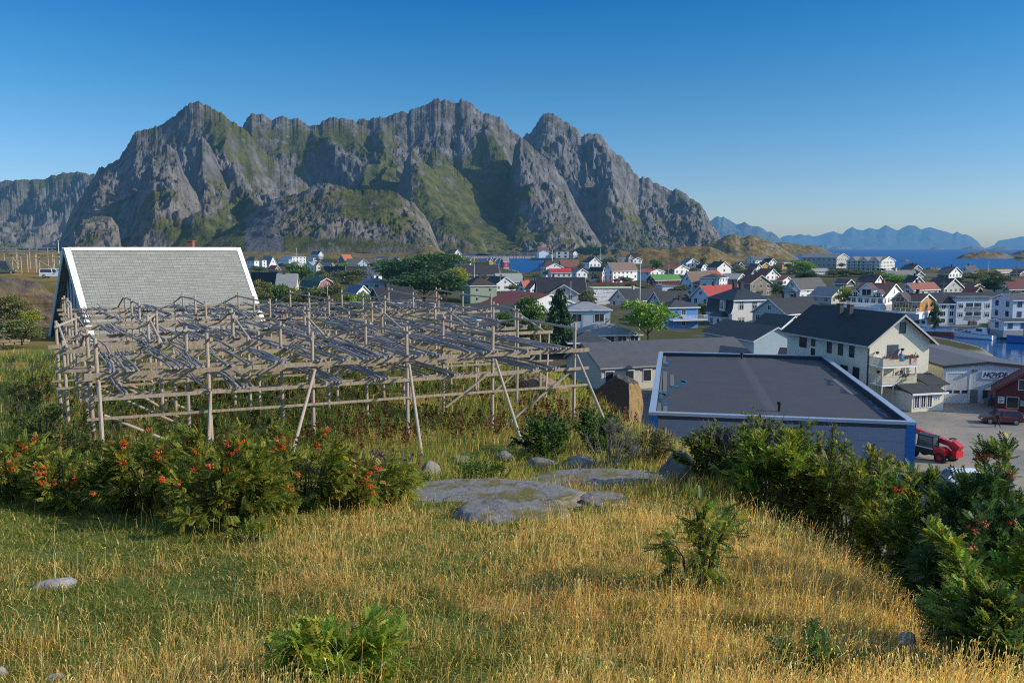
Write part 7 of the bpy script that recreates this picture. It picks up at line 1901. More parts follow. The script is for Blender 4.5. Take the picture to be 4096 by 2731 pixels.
# islet quay and tank
a = P('T2', 968, 268, 1435); b = P('T2', 1425, 268, 1435)
q_ = thing('quay', 'dark quay under the white sheds on the islet', 'quay', ((a.x + b.x) / 2, 1435, 0)); hw = (b.x - a.x) / 2
MB().box(-hw, hw, 0, 90, -2, 4.2).build('quay_wall', plain((0.04, 0.04, 0.045)), q_)
for k in range(16): MB().tube([(-hw + 2 + k * (2 * hw - 4) / 15, -.6, -2), (-hw + 2 + k * (2 * hw - 4) / 15, -.6, 4.8)], .35, 6).build('pile', plain((0.05, 0.045, 0.04)), q_)
p = P('T2', 1192, 245, 1436); MB().tube([(0, 0, 4), (0, 0, 9), (0, 0, 9.02), (0, 0, 10)], [2.8, 2.8, 2.7, .6], 20).build('storage_tank', plain((0.6, 0.5, 0.05)), None, loc=(p.x, 1441, 0), label='yellow storage tank among the islet sheds', category='tank')
# boathouse pier
a = P('T2', 555, 415, 700); b = P('T2', 770, 415, 700); a = Vector((a.x, 0, 0)); b = Vector((b.x, 0, 0)); PW = plain((0.42, 0.33, 0.16))
q_ = thing('pier', 'timber pier on piles carrying the row of boathouses', 'pier', (a.x, 700, 0))
MB().box(-25, b.x - a.x, 0, 24, 2.0, 2.5).build('deck', PW, q_); MB().box(-25, b.x - a.x, -.3, -.02, .9, 2.4).build('fascia', PW, q_)
for k in range(14): MB().tube([(k * (b.x - a.x) / 13, -.6, -2), (k * (b.x - a.x) / 13, -.6, 3.0)], .16, 6).build('pile', PW, q_)
# tarp covered building with steel frame
d = bld('tarp_building', 'building site wrapped in white tarpaulin below the red steel frame', 'T2', 1690, 602, 58, 530, 8, 262, 0, 198, 'R', (0.78, 0.78, 0.78), (0.6, 0.55, 0.35), typ='flat', chim=0, win=False, cat='building site', group=None, found=1)
m, nt = newmat('tarpaulin'); q = N(nt); v = _coord(q); mp = q.n('ShaderNodeMapping'); mp.inputs['Scale'].default_value = (.35, .35, 2.2); q.l(v, mp.inputs[0]); n1 = q.noise(mp.outputs[0], 1.0, 5, .6)
sp = q.n('ShaderNodeSeparateXYZ'); q.l(v, sp.inputs[0]); seam = q.math('LESS_THAN', q.math('FRACT', q.math('ADD', q.math('MULTIPLY', sp.outputs[2], .75), q.math('MULTIPLY', n1, .25))), .06)
q.out(q.bsdf(q.mix(seam, q.mix(n1, (.66, .66, .67), (.82, .82, .81)), (.25, .25, .27)), .5, .3, n1, 1.0, .5))
for o in d['root'].children:
    if o.name.startswith('wall'): o.data.materials[0] = m
REDS = plain((0.33, 0.05, 0.04), .5)
fr = thing('steel_frame', 'red steel columns and beams standing on the tarpaulin building', 'steel frame', P('T2', 1690, 598, 275))
f0 = fr.location.copy()
for x, y in ((1660, 430), (1770, 435), (1803, 455), (1825, 450), (1890, 440), (1925, 530), (1988, 445), (2055, 540), (2160, 540), (1700, 540)):
    top = P('T2', x, y, 275) - f0; bot = P('T2', x, 600, 275) - f0; MB().bar(bot, top, .25, .25).build('column', REDS, fr)
for x0, x1, y, Z in ((1695, 2165, 533, 275), (1695, 2165, 533, 281), (1690, 2050, 600, 275)):
    MB().bar(P('T2', x0, y, Z) - f0, P('T2', x1, y, Z) - f0, .22, .25).build('beam', REDS if y < 590 else plain((.6, .5, .1)), fr)
# bridge ramp on the knoll
br = thing('road_bridge', 'pale curved bridge ramp over the brown knoll by the bay', 'bridge', P('T1', 1790, 145, 1590)); f0 = br.location.copy()
pts = [P('T1', x, y, 1590) - f0 for x, y in ((1785, 147), (1820, 127), (1855, 105), (1895, 88), (1940, 80))]
dk = MB()
for p0, p1 in zip(pts[:-1], pts[1:]): dk.bar(p0, p1, 8, 1.6)
dk.build('deck', plain((.5, .5, .48)), br)
for p0 in pts[1:4]: MB().box(p0.x - .8, p0.x + .8, -1, 1, p0.z - 12, p0.z - .9).build('pier', plain((.4, .4, .38)), br)

# poles
WHT = plain((0.8, 0.8, 0.8), .4); PWD = plain((0.2, 0.18, 0.15), .9)
def pole(name, label, tile, x, ytop, ybot, Z, r, mat, cross=False, cat='pole', ball=True):
    t_ = P(tile, x, ytop, Z); b_ = P(tile, x, ybot, Z); g = min(b_.z, gz(t_.x, Z)) if b_.z - gz(t_.x, Z) < 12 else b_.z
    root = thing(name, label, cat, (t_.x, Z, g), 0, None); h_ = t_.z - g
    MB().tube([(0, 0, -.2), (0, 0, h_)], [r, r * .6], 8).build('shaft', mat, root)
    if cross: MB().box(-1.1, 1.1, -.06, .06, h_ - .9, h_ - .75).build('crossarm', mat, root)
    elif ball: MB().tube([(0, 0, h_ + .01), (0, 0, h_ + .1), (0, 0, h_ + .2)], [r * .6, r * 1.6, r * .3], 8).build('finial', mat, root)
pole('flagpole', 'tall white flagpole behind the round leafy tree left of the blue house', 'T3', 183, 322, 770, 178, .09, WHT)
pole('flagpole', 'white flagpole among the bushes behind the racks', 'T1', 965, 470, 660, 150, .06, WHT)
pole('flagpole', 'white flagpole in front of the white stone villa', 'T2', 1422, 522, 770, 225, .08, WHT)
pole('flagpole', 'white flagpole left of the boathouse row', 'T2', 285, 238, 445, 410, .12, WHT)
pole('flagpole', 'thin pale pole rising from the lichen grey slate roof', 'T2', 590, 395, 520, 335, .08, WHT)
pole('flagpole', 'white flagpole left of the red roof at the water', 'T2', 1205, 145, 330, 520, .14, WHT)
pole('flagpole', 'pale flagpole above the three storey white house', 'T2', 1768, 135, 292, 560, .14, WHT)
pole('flagpole', 'white flagpole in front of the modern white block', 'T1', 673, 105, 255, 620, .14, WHT)
pole('flagpole', 'white flagpole by the sea right of the white gables', 'T4', 1940, 280, 435, 380, .12, WHT)
pole('utility_pole', 'wooden utility pole left of the white villa', 'T4', 370, 472, 610, 225, .14, PWD, True)
pole('utility_pole', 'wooden utility pole before the weathered gable with wide black roof', 'T4', 1410, 508, 645, 240, .14, PWD, True)
pole('utility_pole', 'utility pole at the right edge by the sea', 'T4', 2270, 300, 440, 390, .16, PWD, True)
pole('utility_pole', 'utility pole right of the weathered barn', 'T3', 1775, 390, 600, 300, .13, PWD, True)
pole('flagpole', 'white flagpole beside the yellow flat houses', 'T3', 1858, 285, 460, 450, .12, WHT)
pole('flagpole', 'white flagpole in front of the orange red bungalow', 'T3', 517, 322, 430, 410, .11, WHT)
pole('lamp_post', 'thin lamp post on the ridge left of the steep roof', 'T0', 683, 20, 110, 200, .1, WHT)

# picket fence
a = P('T3', 345, 1166, 183); b = P('T3', 990, 1156, 178); a.z = b.z = 2.0
fe = thing('picket_fence', 'white picket fence in front of the blue house', 'fence', a); dv = b - a; n = 110; f = MB(); fr = MB()
for k in range(n):
    p = dv * (k / (n - 1)); f.bar(p + Vector((0, -.05, .05)), p + Vector((0, -.05, 1.25)), .12, .03, up=(0, 1, 0))
for z in (.35, .95): fr.bar(Vector((0, 0, z)), dv + Vector((0, 0, z)), .05, .09)
f.build('pickets', WHT, fe); fr.build('rails', WHT, fe)

# stone walls at the left
def stone_wall(label, Z, pts, rows_, hgt, seed):
    rr = random.Random(seed); root = thing('stone_wall', label, 'stone wall', pts[0]); m = MB(); off = root.location
    for a_, b_ in zip(pts[:-1], pts[1:]):
        L_ = (b_ - a_).length; d_ = (b_ - a_).normalized(); sd = Vector((d_.y, -d_.x, 0))
        for r_ in range(rows_):
            s_ = rr.uniform(-.3, 0)
            while s_ < L_:
                w_ = rr.uniform(.6, 1.5); z0 = r_ * hgt / rows_; p = a_ + d_ * (s_ + w_ / 2) - off + Vector((0, 0, z0 + hgt / rows_ / 2)); h2_ = hgt / rows_ / 2 - .02
                vs = []
                for sx in (-1, 1):
                    for sy in (-1, 1):
                        for sz in (-1, 1): vs.append(p + d_ * (sx * (w_ / 2 - .03) * rr.uniform(.85, 1)) + sd * (sy * .35 * rr.uniform(.8, 1.1)) + Vector((0, 0, sz * h2_ * rr.uniform(.85, 1))))
                m.add(vs, [(0, 1, 3, 2), (4, 6, 7, 5), (0, 4, 5, 1), (2, 3, 7, 6), (0, 2, 6, 4), (1, 5, 7, 3)]); s_ += w_
    m.build('stones', rockm((0.34, 0.3, 0.24), .1, .5, 1.5), root)
a, b = hit(-30, 792), hit(62, 788)
stone_wall('dry stone wall of tan blocks at the left edge below the bushes', 80, [Vector((a.x, a.y, a.z - .2)), Vector((b.x, b.y, b.z - .2))], 4, 1.5, 4)
a = hit(36, 728); rock('long flat pale boulder slab at the left edge', (a.x, a.y, a.z + .3), 2.6, .6, .5, 91, RKL, 'boulder', -.2)

# cliff at the left
a = at(60, 1170, 121); rock('dark quarry face below the ridge road at the left edge', (a.x - 6, 119.5, 13.2), 17, 4.5, 4.6, 93, rockm((0.085, 0.075, 0.065), .5, .35, .35), 'quarry_rock', .1, sub=6, rough=1.6)

# ---- cars
def car(label, loc, yaw, col, L=4.4, W=1.8, Hh=1.5, kind='suv', group=None):
    """local x forward"""
    root = thing('parked_car', label, 'car', loc, yaw, group); P_ = plain(col, .25, .6, .06); G_ = glass()
    h0, hb = .3, .92 if kind != 'van' else 1.0
    side = [(-L / 2, h0 + .1), (-L / 2 + .05, hb - .05), (-L / 2 + .12, hb), (L / 2 - 1.15, hb), (L / 2 - .25, hb - .16), (L / 2, hb - .38), (L / 2, h0 + .05), (L / 2 - .15, h0), (-L / 2 + .15, h0)]
    m = MB(); n = len(side)
    ws = [(-W / 2, .06), (-W / 2 + .07, 0), (W / 2 - .07, 0), (W / 2, .06)]
    vs = []
    for yy, ins in ((-W / 2, .05), (-W / 2 + .08, 0), (W / 2 - .08, 0), (W / 2, .05)):
        for x, z in side: vs.append((x * (1 - ins * .25), yy, z - (ins if z > .8 else -ins * .3)))
    fs = [tuple(range(n)), tuple(range(4 * n - 1, 3 * n - 1, -1))]
    for k in range(3): fs += [(k * n + i, (k + 1) * n + i, (k + 1) * n + (i + 1) % n, k * n + (i + 1) % n) for i in range(n)]
    m.add(vs, fs)
    xr0, xr1 = -L / 2 + (.5 if kind != 'van' else .15), L / 2 - 1.85; xb0, xb1 = -L / 2 + .14, L / 2 - 1.15
    top = [(xr0, -W * .36, Hh), (xr1, -W * .36, Hh), (xr1, W * .36, Hh), (xr0, W * .36, Hh)]; m.add([(x, y, z + .0) for x, y, z in top] + [(x, y, z + .05) for x, y, z in [(xr0 + .1, -W * .33, Hh), (xr1 - .1, -W * .33, Hh), (xr1 - .1, W * .33, Hh), (xr0 + .1, W * .33, Hh)]], [(4, 5, 6, 7), (0, 1, 5, 4), (1, 2, 6, 5), (2, 3, 7, 6), (3, 0, 4, 7)])
    bt = [(xb0, -W * .47, hb - .03), (xb1, -W * .47, hb - .03), (xb1, W * .47, hb - .03), (xb0, W * .47, hb - .03)]
    for i in range(4): m.bar(bt[i], top[i], .09, .09)
    for sy in (-1, 1): m.bar((0, sy * W * .47, hb - .03), (-.15, sy * W * .36, Hh), .08, .06)
    m.build('body', P_, root)
    s_ = .985
    MB().add([(x * s_, y * s_, z) for x, y, z in bt] + [(x * s_, y * s_, z - .01) for x, y, z in top], [(0, 1, 5, 4), (1, 2, 6, 5), (2, 3, 7, 6), (3, 0, 4, 7)]).build('windows', G_, root)
    for sx in (-L / 2 + .85, L / 2 - .85):
        for sy in (-1, 1):
            wm = MB(); r_ = .34; k = 18
            yy0, yy1 = sy * (W / 2 - .2), sy * (W / 2 + .015)
            wm.tube([(0, yy0, 0), (0, yy1, 0)], r_, k); wo = wm.build('wheel', TYRE, root, loc=(sx, 0, r_))
            MB().tube([(0, yy1, 0), (0, yy1 + sy * .012, 0)], r_ * .66, k).build('rim', RIM, wo)
    for sy in (-1, 1):
        MB().box(L / 2 - .12, L / 2 + .01, sy * W * .36 - .16, sy * W * .36 + .16, hb - .42, hb - .27).build('headlight', plain((.7, .7, .7), .2), root)
        MB().box(-L / 2 - .012, -L / 2 + .1, sy * W * .38 - .12, sy * W * .38 + .12, hb - .3, hb - .08).build('tail_light', plain((.4, .02, .02), .2), root)
        MB().box(xb1 - .5, xb1 - .3, sy * (W / 2 + .02), sy * (W / 2 + .16), hb - .02, hb + .14).build('mirror', P_, root) if sy > 0 else MB().box(xb1 - .5, xb1 - .3, -(W / 2 + .16), -(W / 2 + .02), hb - .02, hb + .14).build('mirror', P_, root)
    MB().box(-L / 2 - .02, -L / 2 - .004, -.26, .26, .5, .62).build('number_plate', WHT, root)
    return root
pc = atz(*src('R', 1895, 1048), 1.8)
car('dark red brown car parked in the shadow before the red boathouse', (pc.x + .3, pc.y + 1.0, 1.8), math.radians(165), (0.16, 0.025, 0.018), 4.4, 1.85, 1.55)
pg = gz(34.6, 63.0)
car('white car half hidden by rowans at the corner of the flat roofed hall', (34.6, 63.0, pg), math.radians(178), (0.75, 0.76, 0.78), 4.5, 1.8, 1.45)
p = at(*src('T0', 640, 425), 150); car('white estate car on the ridge road left of the steep roof', (p.x, 150, gz(p.x, 150)), math.radians(5), (0.7, 0.74, 0.78), 4.6, 1.8, 1.6, 'van')
p = at(*src('T0', 5, 230), 190); car('dark green truck parked at the left edge on the ridge', (p.x, 190, gz(p.x, 190)), math.radians(20), (0.05, 0.09, 0.07), 6.0, 2.3, 2.9, 'van')

# ---- telehandler
tz = 3.1; tp = at(*src('R', 1330, 1450), 71); tl = thing('telehandler', 'red telehandler with black cab standing beside the flat roofed hall', 'telehandler', (37.7, 72.6, gz(37.7, 72.6)), math.radians(118)); tl.scale = (.9, .9, .9)
RT = plain((0.5, 0.012, 0.02), .3, .5, .08)        # local x forward (to the left in the picture)
MB().box(-2.3, 2.2, -.55, .55, .55, 1.05).build('chassis', plain((.08, .02, .02)), tl)
cb = MB()
for x, y in ((1.0, .15), (1.0, 1.05), (-.75, .15), (-.75, 1.05)): cb.bar((x, y, 1.0), (x * .86 - .02, y, 2.45), .1, .1)
cb.box(-.85, 1.0, .1, 1.1, .7, 1.35).box(-.8, .95, .08, 1.12, 2.42, 2.55)
cab = cb.build('cab', plain((.025, .028, .032), .5), tl); MB().add([(1.0, .12, 1.36), (1.0, 1.08, 1.36), (.86, 1.08, 2.41), (.86, .12, 2.41), (-.74, .12, 1.36), (-.74, 1.08, 1.36), (-.66, 1.08, 2.41), (-.66, .12, 2.41)], [(0, 1, 2, 3), (5, 4, 7, 6), (1, 5, 6, 2), (4, 0, 3, 7)]).build('cab_windows', glass((.04, .055, .06)), cab)
MB().box(-.8, 1.0, 1.102, 1.12, 1.28, 1.36).build('cab_stripe', WHT, cab)
bm_ = MB().bar((-2.5, -.25, 1.75), (3.6, -.25, 2.75), .42, .5).bar((3.5, -.25, 2.73), (4.3, -.25, 2.86), .32, .36).build('boom', RT, tl)
link('lettering', text_mesh('OU', .36, WHT, 0, .005, .012), bm_, (1.2, -.02, 2.37), (math.pi / 2, -.163, math.pi))
MB().bar((-2.7, -.25, 1.5), (-1.9, -.25, 1.95), .7, .8).box(-2.75, -2.0, -.7, .35, .75, 1.35).build('counterweight', RT, tl)
MB().prism([(-2.0, .9), (-.85, .9), (-.85, 1.55), (-1.5, 1.62), (-2.0, 1.45)], .2, 1.1).build('engine_cover', RT, tl)
pts = [(-1.9 + .32 * math.cos(t_ * .35), -.25 + .32 * math.sin(t_ * .35), 2.42) for t_ in range(19)]
MB().tube(pts, .05, 6).build('hose', DARKM, tl)
for x in (-1.5, 1.45):
    for y in (-.95, .95):
        wo = MB().tube([(0, -.2, 0), (0, -.17, 0), (0, .17, 0), (0, .2, 0)], [.42, .56, .56, .42], 20).build('wheel', TYRE, tl, loc=(x, y, .56)); MB().tube([(0, -.215, 0), (0, .215, 0)], .27, 14).build('rim', RT, wo)

# low lean-to with ribbed black roof, trailer load below the bushes
a = at(3655, 1890, 62); sh = thing('lean_to', 'low lean-to with ribbed black sheet roof below the right bushes', 'shed', (a.x - .3, 62, gz(a.x, 62)), math.radians(-12)); hz = a.z - sh.location.z
rb = MB()
for k in range(14): rb.box(-2.4 + k * .34, -2.2 + k * .34, -5.5, .05, hz + .03, hz + .09)
rb.box(-2.5, 2.4, -5.5, .1, hz - .06, hz + .027)
rb.build('roof', plain((.025, .026, .028), .5), sh); MB().box(-2.3, 2.2, -5.2, -.1, -1, hz - .07).build('wall', plain((.2, .18, .15)), sh)
for k, (lb, x, y, w_, h_, c_) in enumerate([('pale sheet metal stack below the lean-to', 3560, 2110, 2.2, .5, (.4, .43, .47)), ('white plastic crate stack in the yard behind the dark rowans', 3820, 2075, 1.4, .9, (.6, .62, .64))]):
    p = at(x, y, 55); s_ = thing('pallet_stack', lb, 'stack', (p.x, 55, gz(p.x, 55)), .3)
    for j in range(4): MB().box(-w_ / 2, w_ / 2, -.6, .6, j * h_ / 4 + .02, (j + 1) * h_ / 4 - .02).build('layer', plain(c_), s_)
# oil tank unit by the hall
a = atz(*src('R', 1770, 858), 1.8); mu = thing('pump_unit', 'small machine with blue pump and tank before the HOVDE hall', 'machine', (a.x, a.y - .4, 1.75)); MB().box(-.7, .7, -.45, .45, .1, .95).build('tank', plain((.12, .12, .11)), mu); MB().tube([(-.2, 0, .95), (-.2, 0, 1.5)], .2, 12).build('pump', plain((.03, .12, .35)), mu); MB().tube([(.3, .1, .95), (.3, .1, 1.7), (.5, .1, 1.8)], .06, 8).build('pipe', STEEL, mu)

# ---- boats
def hull(L, B, Hb, Hs, draft=.5, n=14, wl=.25):
    """stations along +x (bow); returns rings of points"""
    st = []
    for i in range(n):
        t = i / (n - 1); x = -L / 2 + L * t; bw = B / 2 * (1 - max(0, (t - .45) / .55) ** 2.2) * (.88 + .12 * min(1, t * 4)); bw = max(bw, .02)
        sh = Hs + (Hb - Hs) * t ** 2; st.append([(x - (0 if t < .99 else 0), s * w_, z) for s, ring in ((1, ((1, sh), (.95, wl), (.75, -.12), (0, -draft))), (-1, ((.75, -.12), (.95, wl), (1, sh)))) for w_, z in [(bw * a_, b_) for a_, b_ in ring]])
    return st
def boat(name, label, loc, yaw, L, B, Hb, Hs, top, bottom, wl=.25, cat='boat'):
    root = thing(name, label, cat, loc, yaw); st = hull(L, B, Hb, Hs, wl=wl); n = len(st); m = MB(); k = 7
    vs = [p for r_ in st for p in r_]; lo, up = [], []
    for i in range(n - 1):
        for j in range(k - 1):
            f = (i * k + j, i * k + j + 1, (i + 1) * k + j + 1, (i + 1) * k + j); (up if j in (0, 5) else lo).append(f)
    m.add(vs, up, 0); b0 = len(m.v); m.f += lo; m.m += [1] * len(lo); m.f.append((0, 6, 5, 4, 3, 2, 1)); m.m.append(0)
    h_ = m.build('hull', [plain(top, .35, .5, .08), plain(bottom, .4, .4, .1)], root, smooth=False)
    dk = MB(); 
    for i in range(n - 1):
        a_, b_, c_, d_ = st[i][0], st[i][6], st[i + 1][6], st[i + 1][0]; z = .12
        dk.add([(a_[0], a_[1] * .96, a_[2] - z), (b_[0], b_[1] * .96, b_[2] - z), (c_[0], c_[1] * .96, c_[2] - z), (d_[0], d_[1] * .96, d_[2] - z)], [(0, 1, 2, 3)])
    dk.build('deck', plain((.35, .33, .3)), root)
    gr = MB()
    for j in (0, 6): gr.tube([(r_[j][0], r_[j][1], r_[j][2]) for r_ in st], .06, 5)
    gr.build('gunwale', plain((.06, .07, .12)), root)
    return root
T5 = lambda x, y: (3500 + x / 3.946, 1200 + y / 3.946)
p = atz(*T5(1110, 556), 0); WB2 = plain((.78, .79, .8), .4)
fb = boat('fishing_boat', 'white and red fishing boat moored behind the ivory house', (p.x - 4.2, p.y + 1.2, 0), math.radians(163), 13.5, 4.2, 2.6, 1.9, (.74, .75, .78), (.42, .07, .03), wl=1.05)
wh = MB().box(.2, 3.6, -1.4, 1.4, 1.8, 4.2).build('wheelhouse', WB2, fb); MB().box(-.1, 4.0, -1.7, 1.7, 4.204, 4.4).build('wheelhouse_roof', plain((.22, .06, .04)), wh)
for s in (1, -1): MB().box(.7, 1.5, min(s * 1.403, s * 1.42), max(s * 1.403, s * 1.42), 2.9, 3.7).box(2.0, 3.2, min(s * 1.403, s * 1.42), max(s * 1.403, s * 1.42), 2.9, 3.7).build('wheelhouse_window', glass(), wh)
MB().box(-4.8, -1.0, -1.6, 1.6, 1.8, 2.5).build('deck_house', plain((.3, .3, .31)), fb)
MB().tube([(3, 0, 4.4), (3, 0, 9.5)], [.1, .05], 8).tube([(3, 0, 8.6), (-.5, 0, 4.6)], .03, 5).tube([(3, 0, 8.6), (6, 0, 2.9)], .03, 5).build('mast', plain((.3, .28, .26)), fb)
a, b = atz(*T5(1245, 575), 0), atz(*T5(1880, 628), 0); c = (a + b) / 2; yw = math.atan2(a.y - b.y, a.x - b.x)
mb = boat('motor_boat', 'white motor boat with low cabin moored across the harbour', (c.x, c.y, 0), yw, (a - b).length, 3.0, 1.75, 1.1, (.78, .79, .82), (.6, .62, .66))
cbn = MB().prism([(-1.6, 1.0), (3.0, 1.3), (1.8, 2.0), (.2, 2.15), (-.9, 2.7), (-2.4, 2.75), (-2.9, 1.0)], -1.1, 1.1).build('cabin', WB2, mb)
for s in (1, -1): MB().box(-2.3, -.9, min(s * 1.103, s * 1.12), max(s * 1.103, s * 1.12), 1.9, 2.5).box(.2, 1.7, min(s * 1.103, s * 1.12), max(s * 1.103, s * 1.12), 1.5, 1.8).build('cabin_window', glass(), cbn)
rl = MB(); rl.tube([(4.3, .5, 2.1), (2.0, 1.3, 1.9), (-.3, 1.4, 1.75)], .03, 5).tube([(4.3, -.5, 2.1), (2.0, -1.3, 1.9), (-.3, -1.4, 1.75)], .03, 5); rl.build('rail', STEEL, mb)
p = atz(*T5(2235, 690), 0); bb = boat('wooden_boat', 'blue wooden boat with red deck house at the right edge', (p.x + 3.2, p.y + .8, 0), math.radians(172), 9.5, 3.1, 1.9, 1.4, (.02, .1, .34), (.02, .06, .22))
MB().box(-2.5, .3, -1.0, 1.0, 1.3, 2.6).build('deck_house', plain((.3, .07, .04)), bb); MB().tube([(1.2, 0, 1.3), (1.2, 0, 8.5)], [.09, .05], 8).tube([(1.2, 0, 7.5), (-2.5, 0, 2.4)], .03, 5).build('mast', plain((.32, .12, .08)), bb)
# quay in front of the apartments
qy = thing('quay', 'timber quay with piles under the quay apartments', 'quay', (120, 211, 0)); MB().box(-13, 56, 0, 11.5, .85, 1.4).build('deck', plain((.16, .15, .15)), qy); MB().box(-13, 56, .4, 11.5, -2, .84).build('quay_wall', plain((.05, .05, .05)), qy)
for k in range(24): MB().tube([(-12.5 + k * 2.5, -.15, -2), (-12.5 + k * 2.5, -.15, 1.5)], .14, 7).build('pile', plain((.3, .27, .22)), qy)
for k, (lb, x, y, w_, h_, c_) in enumerate([('pair of yellow fish crates on the quay', 1735, 432, 2.6, 1.0, (.5, .36, .12)), ('grey tarpaulin covered load on the quay, left of the door', 1160, 368, 3.2, 1.2, (.3, .32, .33)), ('brown net bale on the quay by the balconies', 1535, 405, 2.0, 1.2, (.16, .13, .1)), ('pale covered dinghy on the quay', 1910, 445, 3.6, 1.1, (.5, .54, .58))]):
    p = atz(*T5(x, y), 1.25); m = MB()
    for j in range(2): m.prism([(-w_ / 2 + j * w_ / 2 + .03, 0), (j * w_ / 2 - .03, 0), (j * w_ / 2 - .1, h_ * .9), (j * w_ / 2 - w_ * .25, h_), (-w_ / 2 + j * w_ / 2 + .1, h_ * .9)], -.6, .6)
    m.build('quay_load', plain(c_, .8), None, loc=(p.x, max(p.y, 213), 1.41), label=lb, category='load')

# ---- people
def person(label, loc, yaw, joints, radii, edges, clothes, hair=(.05, .035, .025), skin=(.5, .3, .22)):
    """one continuous skinned body; clothing colour by height on the same surface"""
    root = thing('person', label, 'person', loc, yaw)
    me = bpy.data.meshes.new('body'); me.from_pydata(joints, edges, []); o = link('body', me, root)
    sk = o.modifiers.new('skin', 'SKIN'); sv = me.skin_vertices[0] if me.skin_vertices else me.attributes
    bpy.context.view_layer.update()
    for i, r_ in enumerate(radii): me.skin_vertices[0].data[i].radius = (r_, r_)
    me.skin_vertices[0].data[0].use_root = True
    ss = o.modifiers.new('sub', 'SUBSURF'); ss.levels = ss.render_levels = 1
    bpy.context.view_layer.update(); ev = bpy.data.meshes.new_from_object(o.evaluated_get(bpy.context.evaluated_depsgraph_get()))
    o.modifiers.clear(); o.data = ev; ev.name = 'body'; ev.materials.clear()
    for c_ in (skin, clothes[0], clothes[1], (.02, .02, .02)): ev.materials.append(plain(c_, .8))
    for p_ in ev.polygons:
        z = p_.center.z; x = abs(p_.center.x)
        p_.material_index = 3 if z < .1 else 2 if z < .92 else 1 if z < 1.47 and not (z < .95 and x > .2) else 0
        p_.use_smooth = True
    hm = MB(); 
    for k in range(5): pass
    hd = Vector(joints[-1]); m = MB(); m.tube([hd + Vector((0, .02, -.02)), hd + Vector((0, .02, .06)), hd + Vector((0, .01, .11)), hd + Vector((0, 0, .13))], [.098, .104, .075, .02], 12); m.build('hair', plain(hair, .9), root, smooth=True)
    return root
def body(walk=0.0, bend=0.0, arm=.0):
    J = [(0, 0, .95), (0, .01, 1.15), (0, .02 - bend * .1, 1.38), (0, .0 - bend * .15, 1.5), (0, -.02 - bend * .2, 1.56),
         (.1, 0, .9), (.11, -walk * .5, .5), (.11, -walk, .1), (.12, -walk - .14, .04), (-.1, 0, .9), (-.11, walk * .35, .5), (-.11, walk * 1.1, .12), (-.12, walk * 1.1 - .13, .05),
         (.19, .01 - bend * .1, 1.42), (.24, walk * .4 - arm * .1, 1.15), (.24, walk * .6 - .1 - arm * .35, .92 + arm * .1), (.235, walk * .6 - .16 - arm * .4, .84 + arm * .1), (-.19, .01 - bend * .1, 1.42), (-.24, -walk * .4 - arm * .1, 1.15), (-.23, -walk * .6 - .1 - arm * .35, .93 + arm * .1), (-.225, -walk * .6 - .16 - arm * .4, .85 + arm * .1),
         (0, -.03 - bend * .22, 1.66)]
    R_ = [.15, .14, .16, .07, .055, .095, .065, .045, .04, .095, .065, .045, .04, .07, .05, .038, .03, .07, .05, .038, .03, .095]
    E = [(0, 1), (1, 2), (2, 3), (3, 4), (4, 21), (0, 5), (5, 6), (6, 7), (7, 8), (0, 9), (9, 10), (10, 11), (11, 12), (2, 13), (13, 14), (14, 15), (15, 16), (2, 17), (17, 18), (18, 19), (19, 20)]
    return J, R_, E
J, R_, E = body(.28); p = atz(*src('R', 1842, 1072), 1.8)
person('person in dark clothes walking across the yard beside the parked car', (p.x, p.y, 1.8), math.radians(70), J, R_, E, ((.03, .03, .035), (.02, .02, .025)))
J, R_, E = body(.02, .6, .6); bp = b1.matrix_world @ Vector((0, 0, 0)); bpy.context.view_layer.update(); bp = IV['root'].matrix_world @ Vector((-1.1, -1.5, 5.36))
person('person in a blue jacket standing at the flower boxes on the upper balcony', bp, math.radians(20), J, R_, E, ((.02, .09, .4), (.03, .03, .04)), (.35, .25, .15))

# flowers, cloths and plants on the balconies
FLW = [plain((.5, .03, .06), .8), plain((.5, .12, .25), .8), plain((.12, .04, .25), .8)]; LFM = plain((.05, .1, .02), .9)
def flower_box(label, x, y, z, w_, ci):
    root = thing('flower_box', label, 'flower box', IV['root'].matrix_world @ Vector((x, y, z)), IV['root'].rotation_euler.z, 'flower boxes on the balconies'); rr = random.Random(int(x * 31 + z * 7)); MB().box(-w_ / 2, w_ / 2, -.1, .1, -.16, 0).build('box', plain((.12, .05, .03)), root)
    f = MB(); l = MB()
    for k in range(60):
        c_ = Vector((rr.uniform(-w_ / 2, w_ / 2), rr.uniform(-.2, .14), rr.uniform(-.12, .2))); r_ = rr.uniform(.03, .06)
        (f if k % 3 else l).add([c_ + Vector(v_) * r_ for v_ in ((1, 0, 0), (-1, 0, 0), (0, 1, 0), (0, -1, 0), (0, 0, 1), (0, 0, -1))], [(0, 2, 4), (2, 1, 4), (1, 3, 4), (3, 0, 4), (2, 0, 5), (1, 2, 5), (3, 1, 5), (0, 3, 5)])
    f.build('flowers', FLW[ci], root); l.build('leaves', LFM, root)
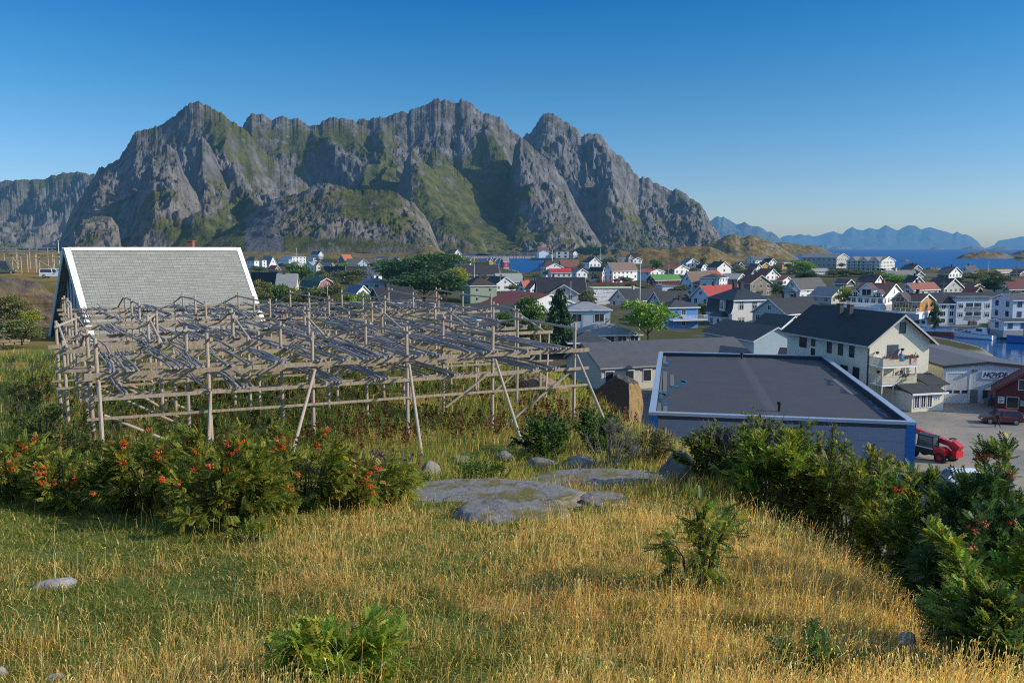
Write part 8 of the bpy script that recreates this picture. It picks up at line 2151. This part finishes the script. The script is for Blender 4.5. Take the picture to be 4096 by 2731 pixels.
flower_box('pink flowers at the left corner of the upper balcony', -4.1, -2.6, 6.62, 1.1, 1)
flower_box('red and violet flower box left of the blue towel', -2.7, -2.68, 6.55, 1.2, 0)
flower_box('red flower box between the two cloths', -.95, -2.68, 6.55, .9, 0)
flower_box('red flower box at the right end of the upper balcony', .1, -2.68, 6.55, 1.0, 0)
flower_box('purple flower box on the lower balcony railing', -1.2, -2.68, 4.2, 1.0, 2)
def cloth(label, x0, x1, z0, drop, c_, check=False):
    m, nt = newmat('cloth'); q = N(nt); v = _coord(q); w1 = q.n('ShaderNodeTexChecker'); w1.inputs['Scale'].default_value = 7; w1.inputs['Color1'].default_value = (*c_, 1); w1.inputs['Color2'].default_value = (.7, .62, .64, 1) if check else (*[x * .85 for x in c_], 1); q.l(v, w1.inputs[0]); q.out(q.bsdf(w1.outputs[0], .9, .1))
    o = MB().add([(x, y, z) for x in np.linspace(x0, x1, 6) for y, z in ((-2.45, z0 + .0), (-2.6, z0 + .03), (-2.72 - .02 * math.sin(x * 9), z0 - .05), (-2.72 - .03 * math.sin(x * 7), z0 - drop * (1 - .15 * math.sin(x * 3))))], [(i * 4 + j, i * 4 + 4 + j, i * 4 + 5 + j, i * 4 + 1 + j) for i in range(5) for j in range(3)]).build('cloth', m, None, loc=IV['root'].matrix_world @ Vector((0, 0, 0)), rot=(0, 0, IV['root'].rotation_euler.z)); o['label'] = label; o['category'] = 'cloth'
cloth('blue towel hanging over the upper balcony railing', -2.0, -1.3, 6.46, .45, (.02, .25, .5)); cloth('checkered cloth hanging over the upper balcony railing', -.5, .15, 6.46, .75, (.3, .08, .14), True)
pp_ = IV['root'].matrix_world @ Vector((.2, -2.2, 5.36)); near_bush('potted_plant', 'green potted conifer at the right end of the upper balcony', pp_, .7, 1.7, 260, col='mid', seed=50, leaf=.16, tmpl='quad', cat='plant')
pp_ = IV['root'].matrix_world @ Vector((-1.6, -2.1, 3.06)); near_bush('potted_plant', 'spreading green plants on the lower balcony', pp_, 2.0, 1.3, 500, col='bright', seed=51, leaf=.14, tmpl='quad', cat='plant')
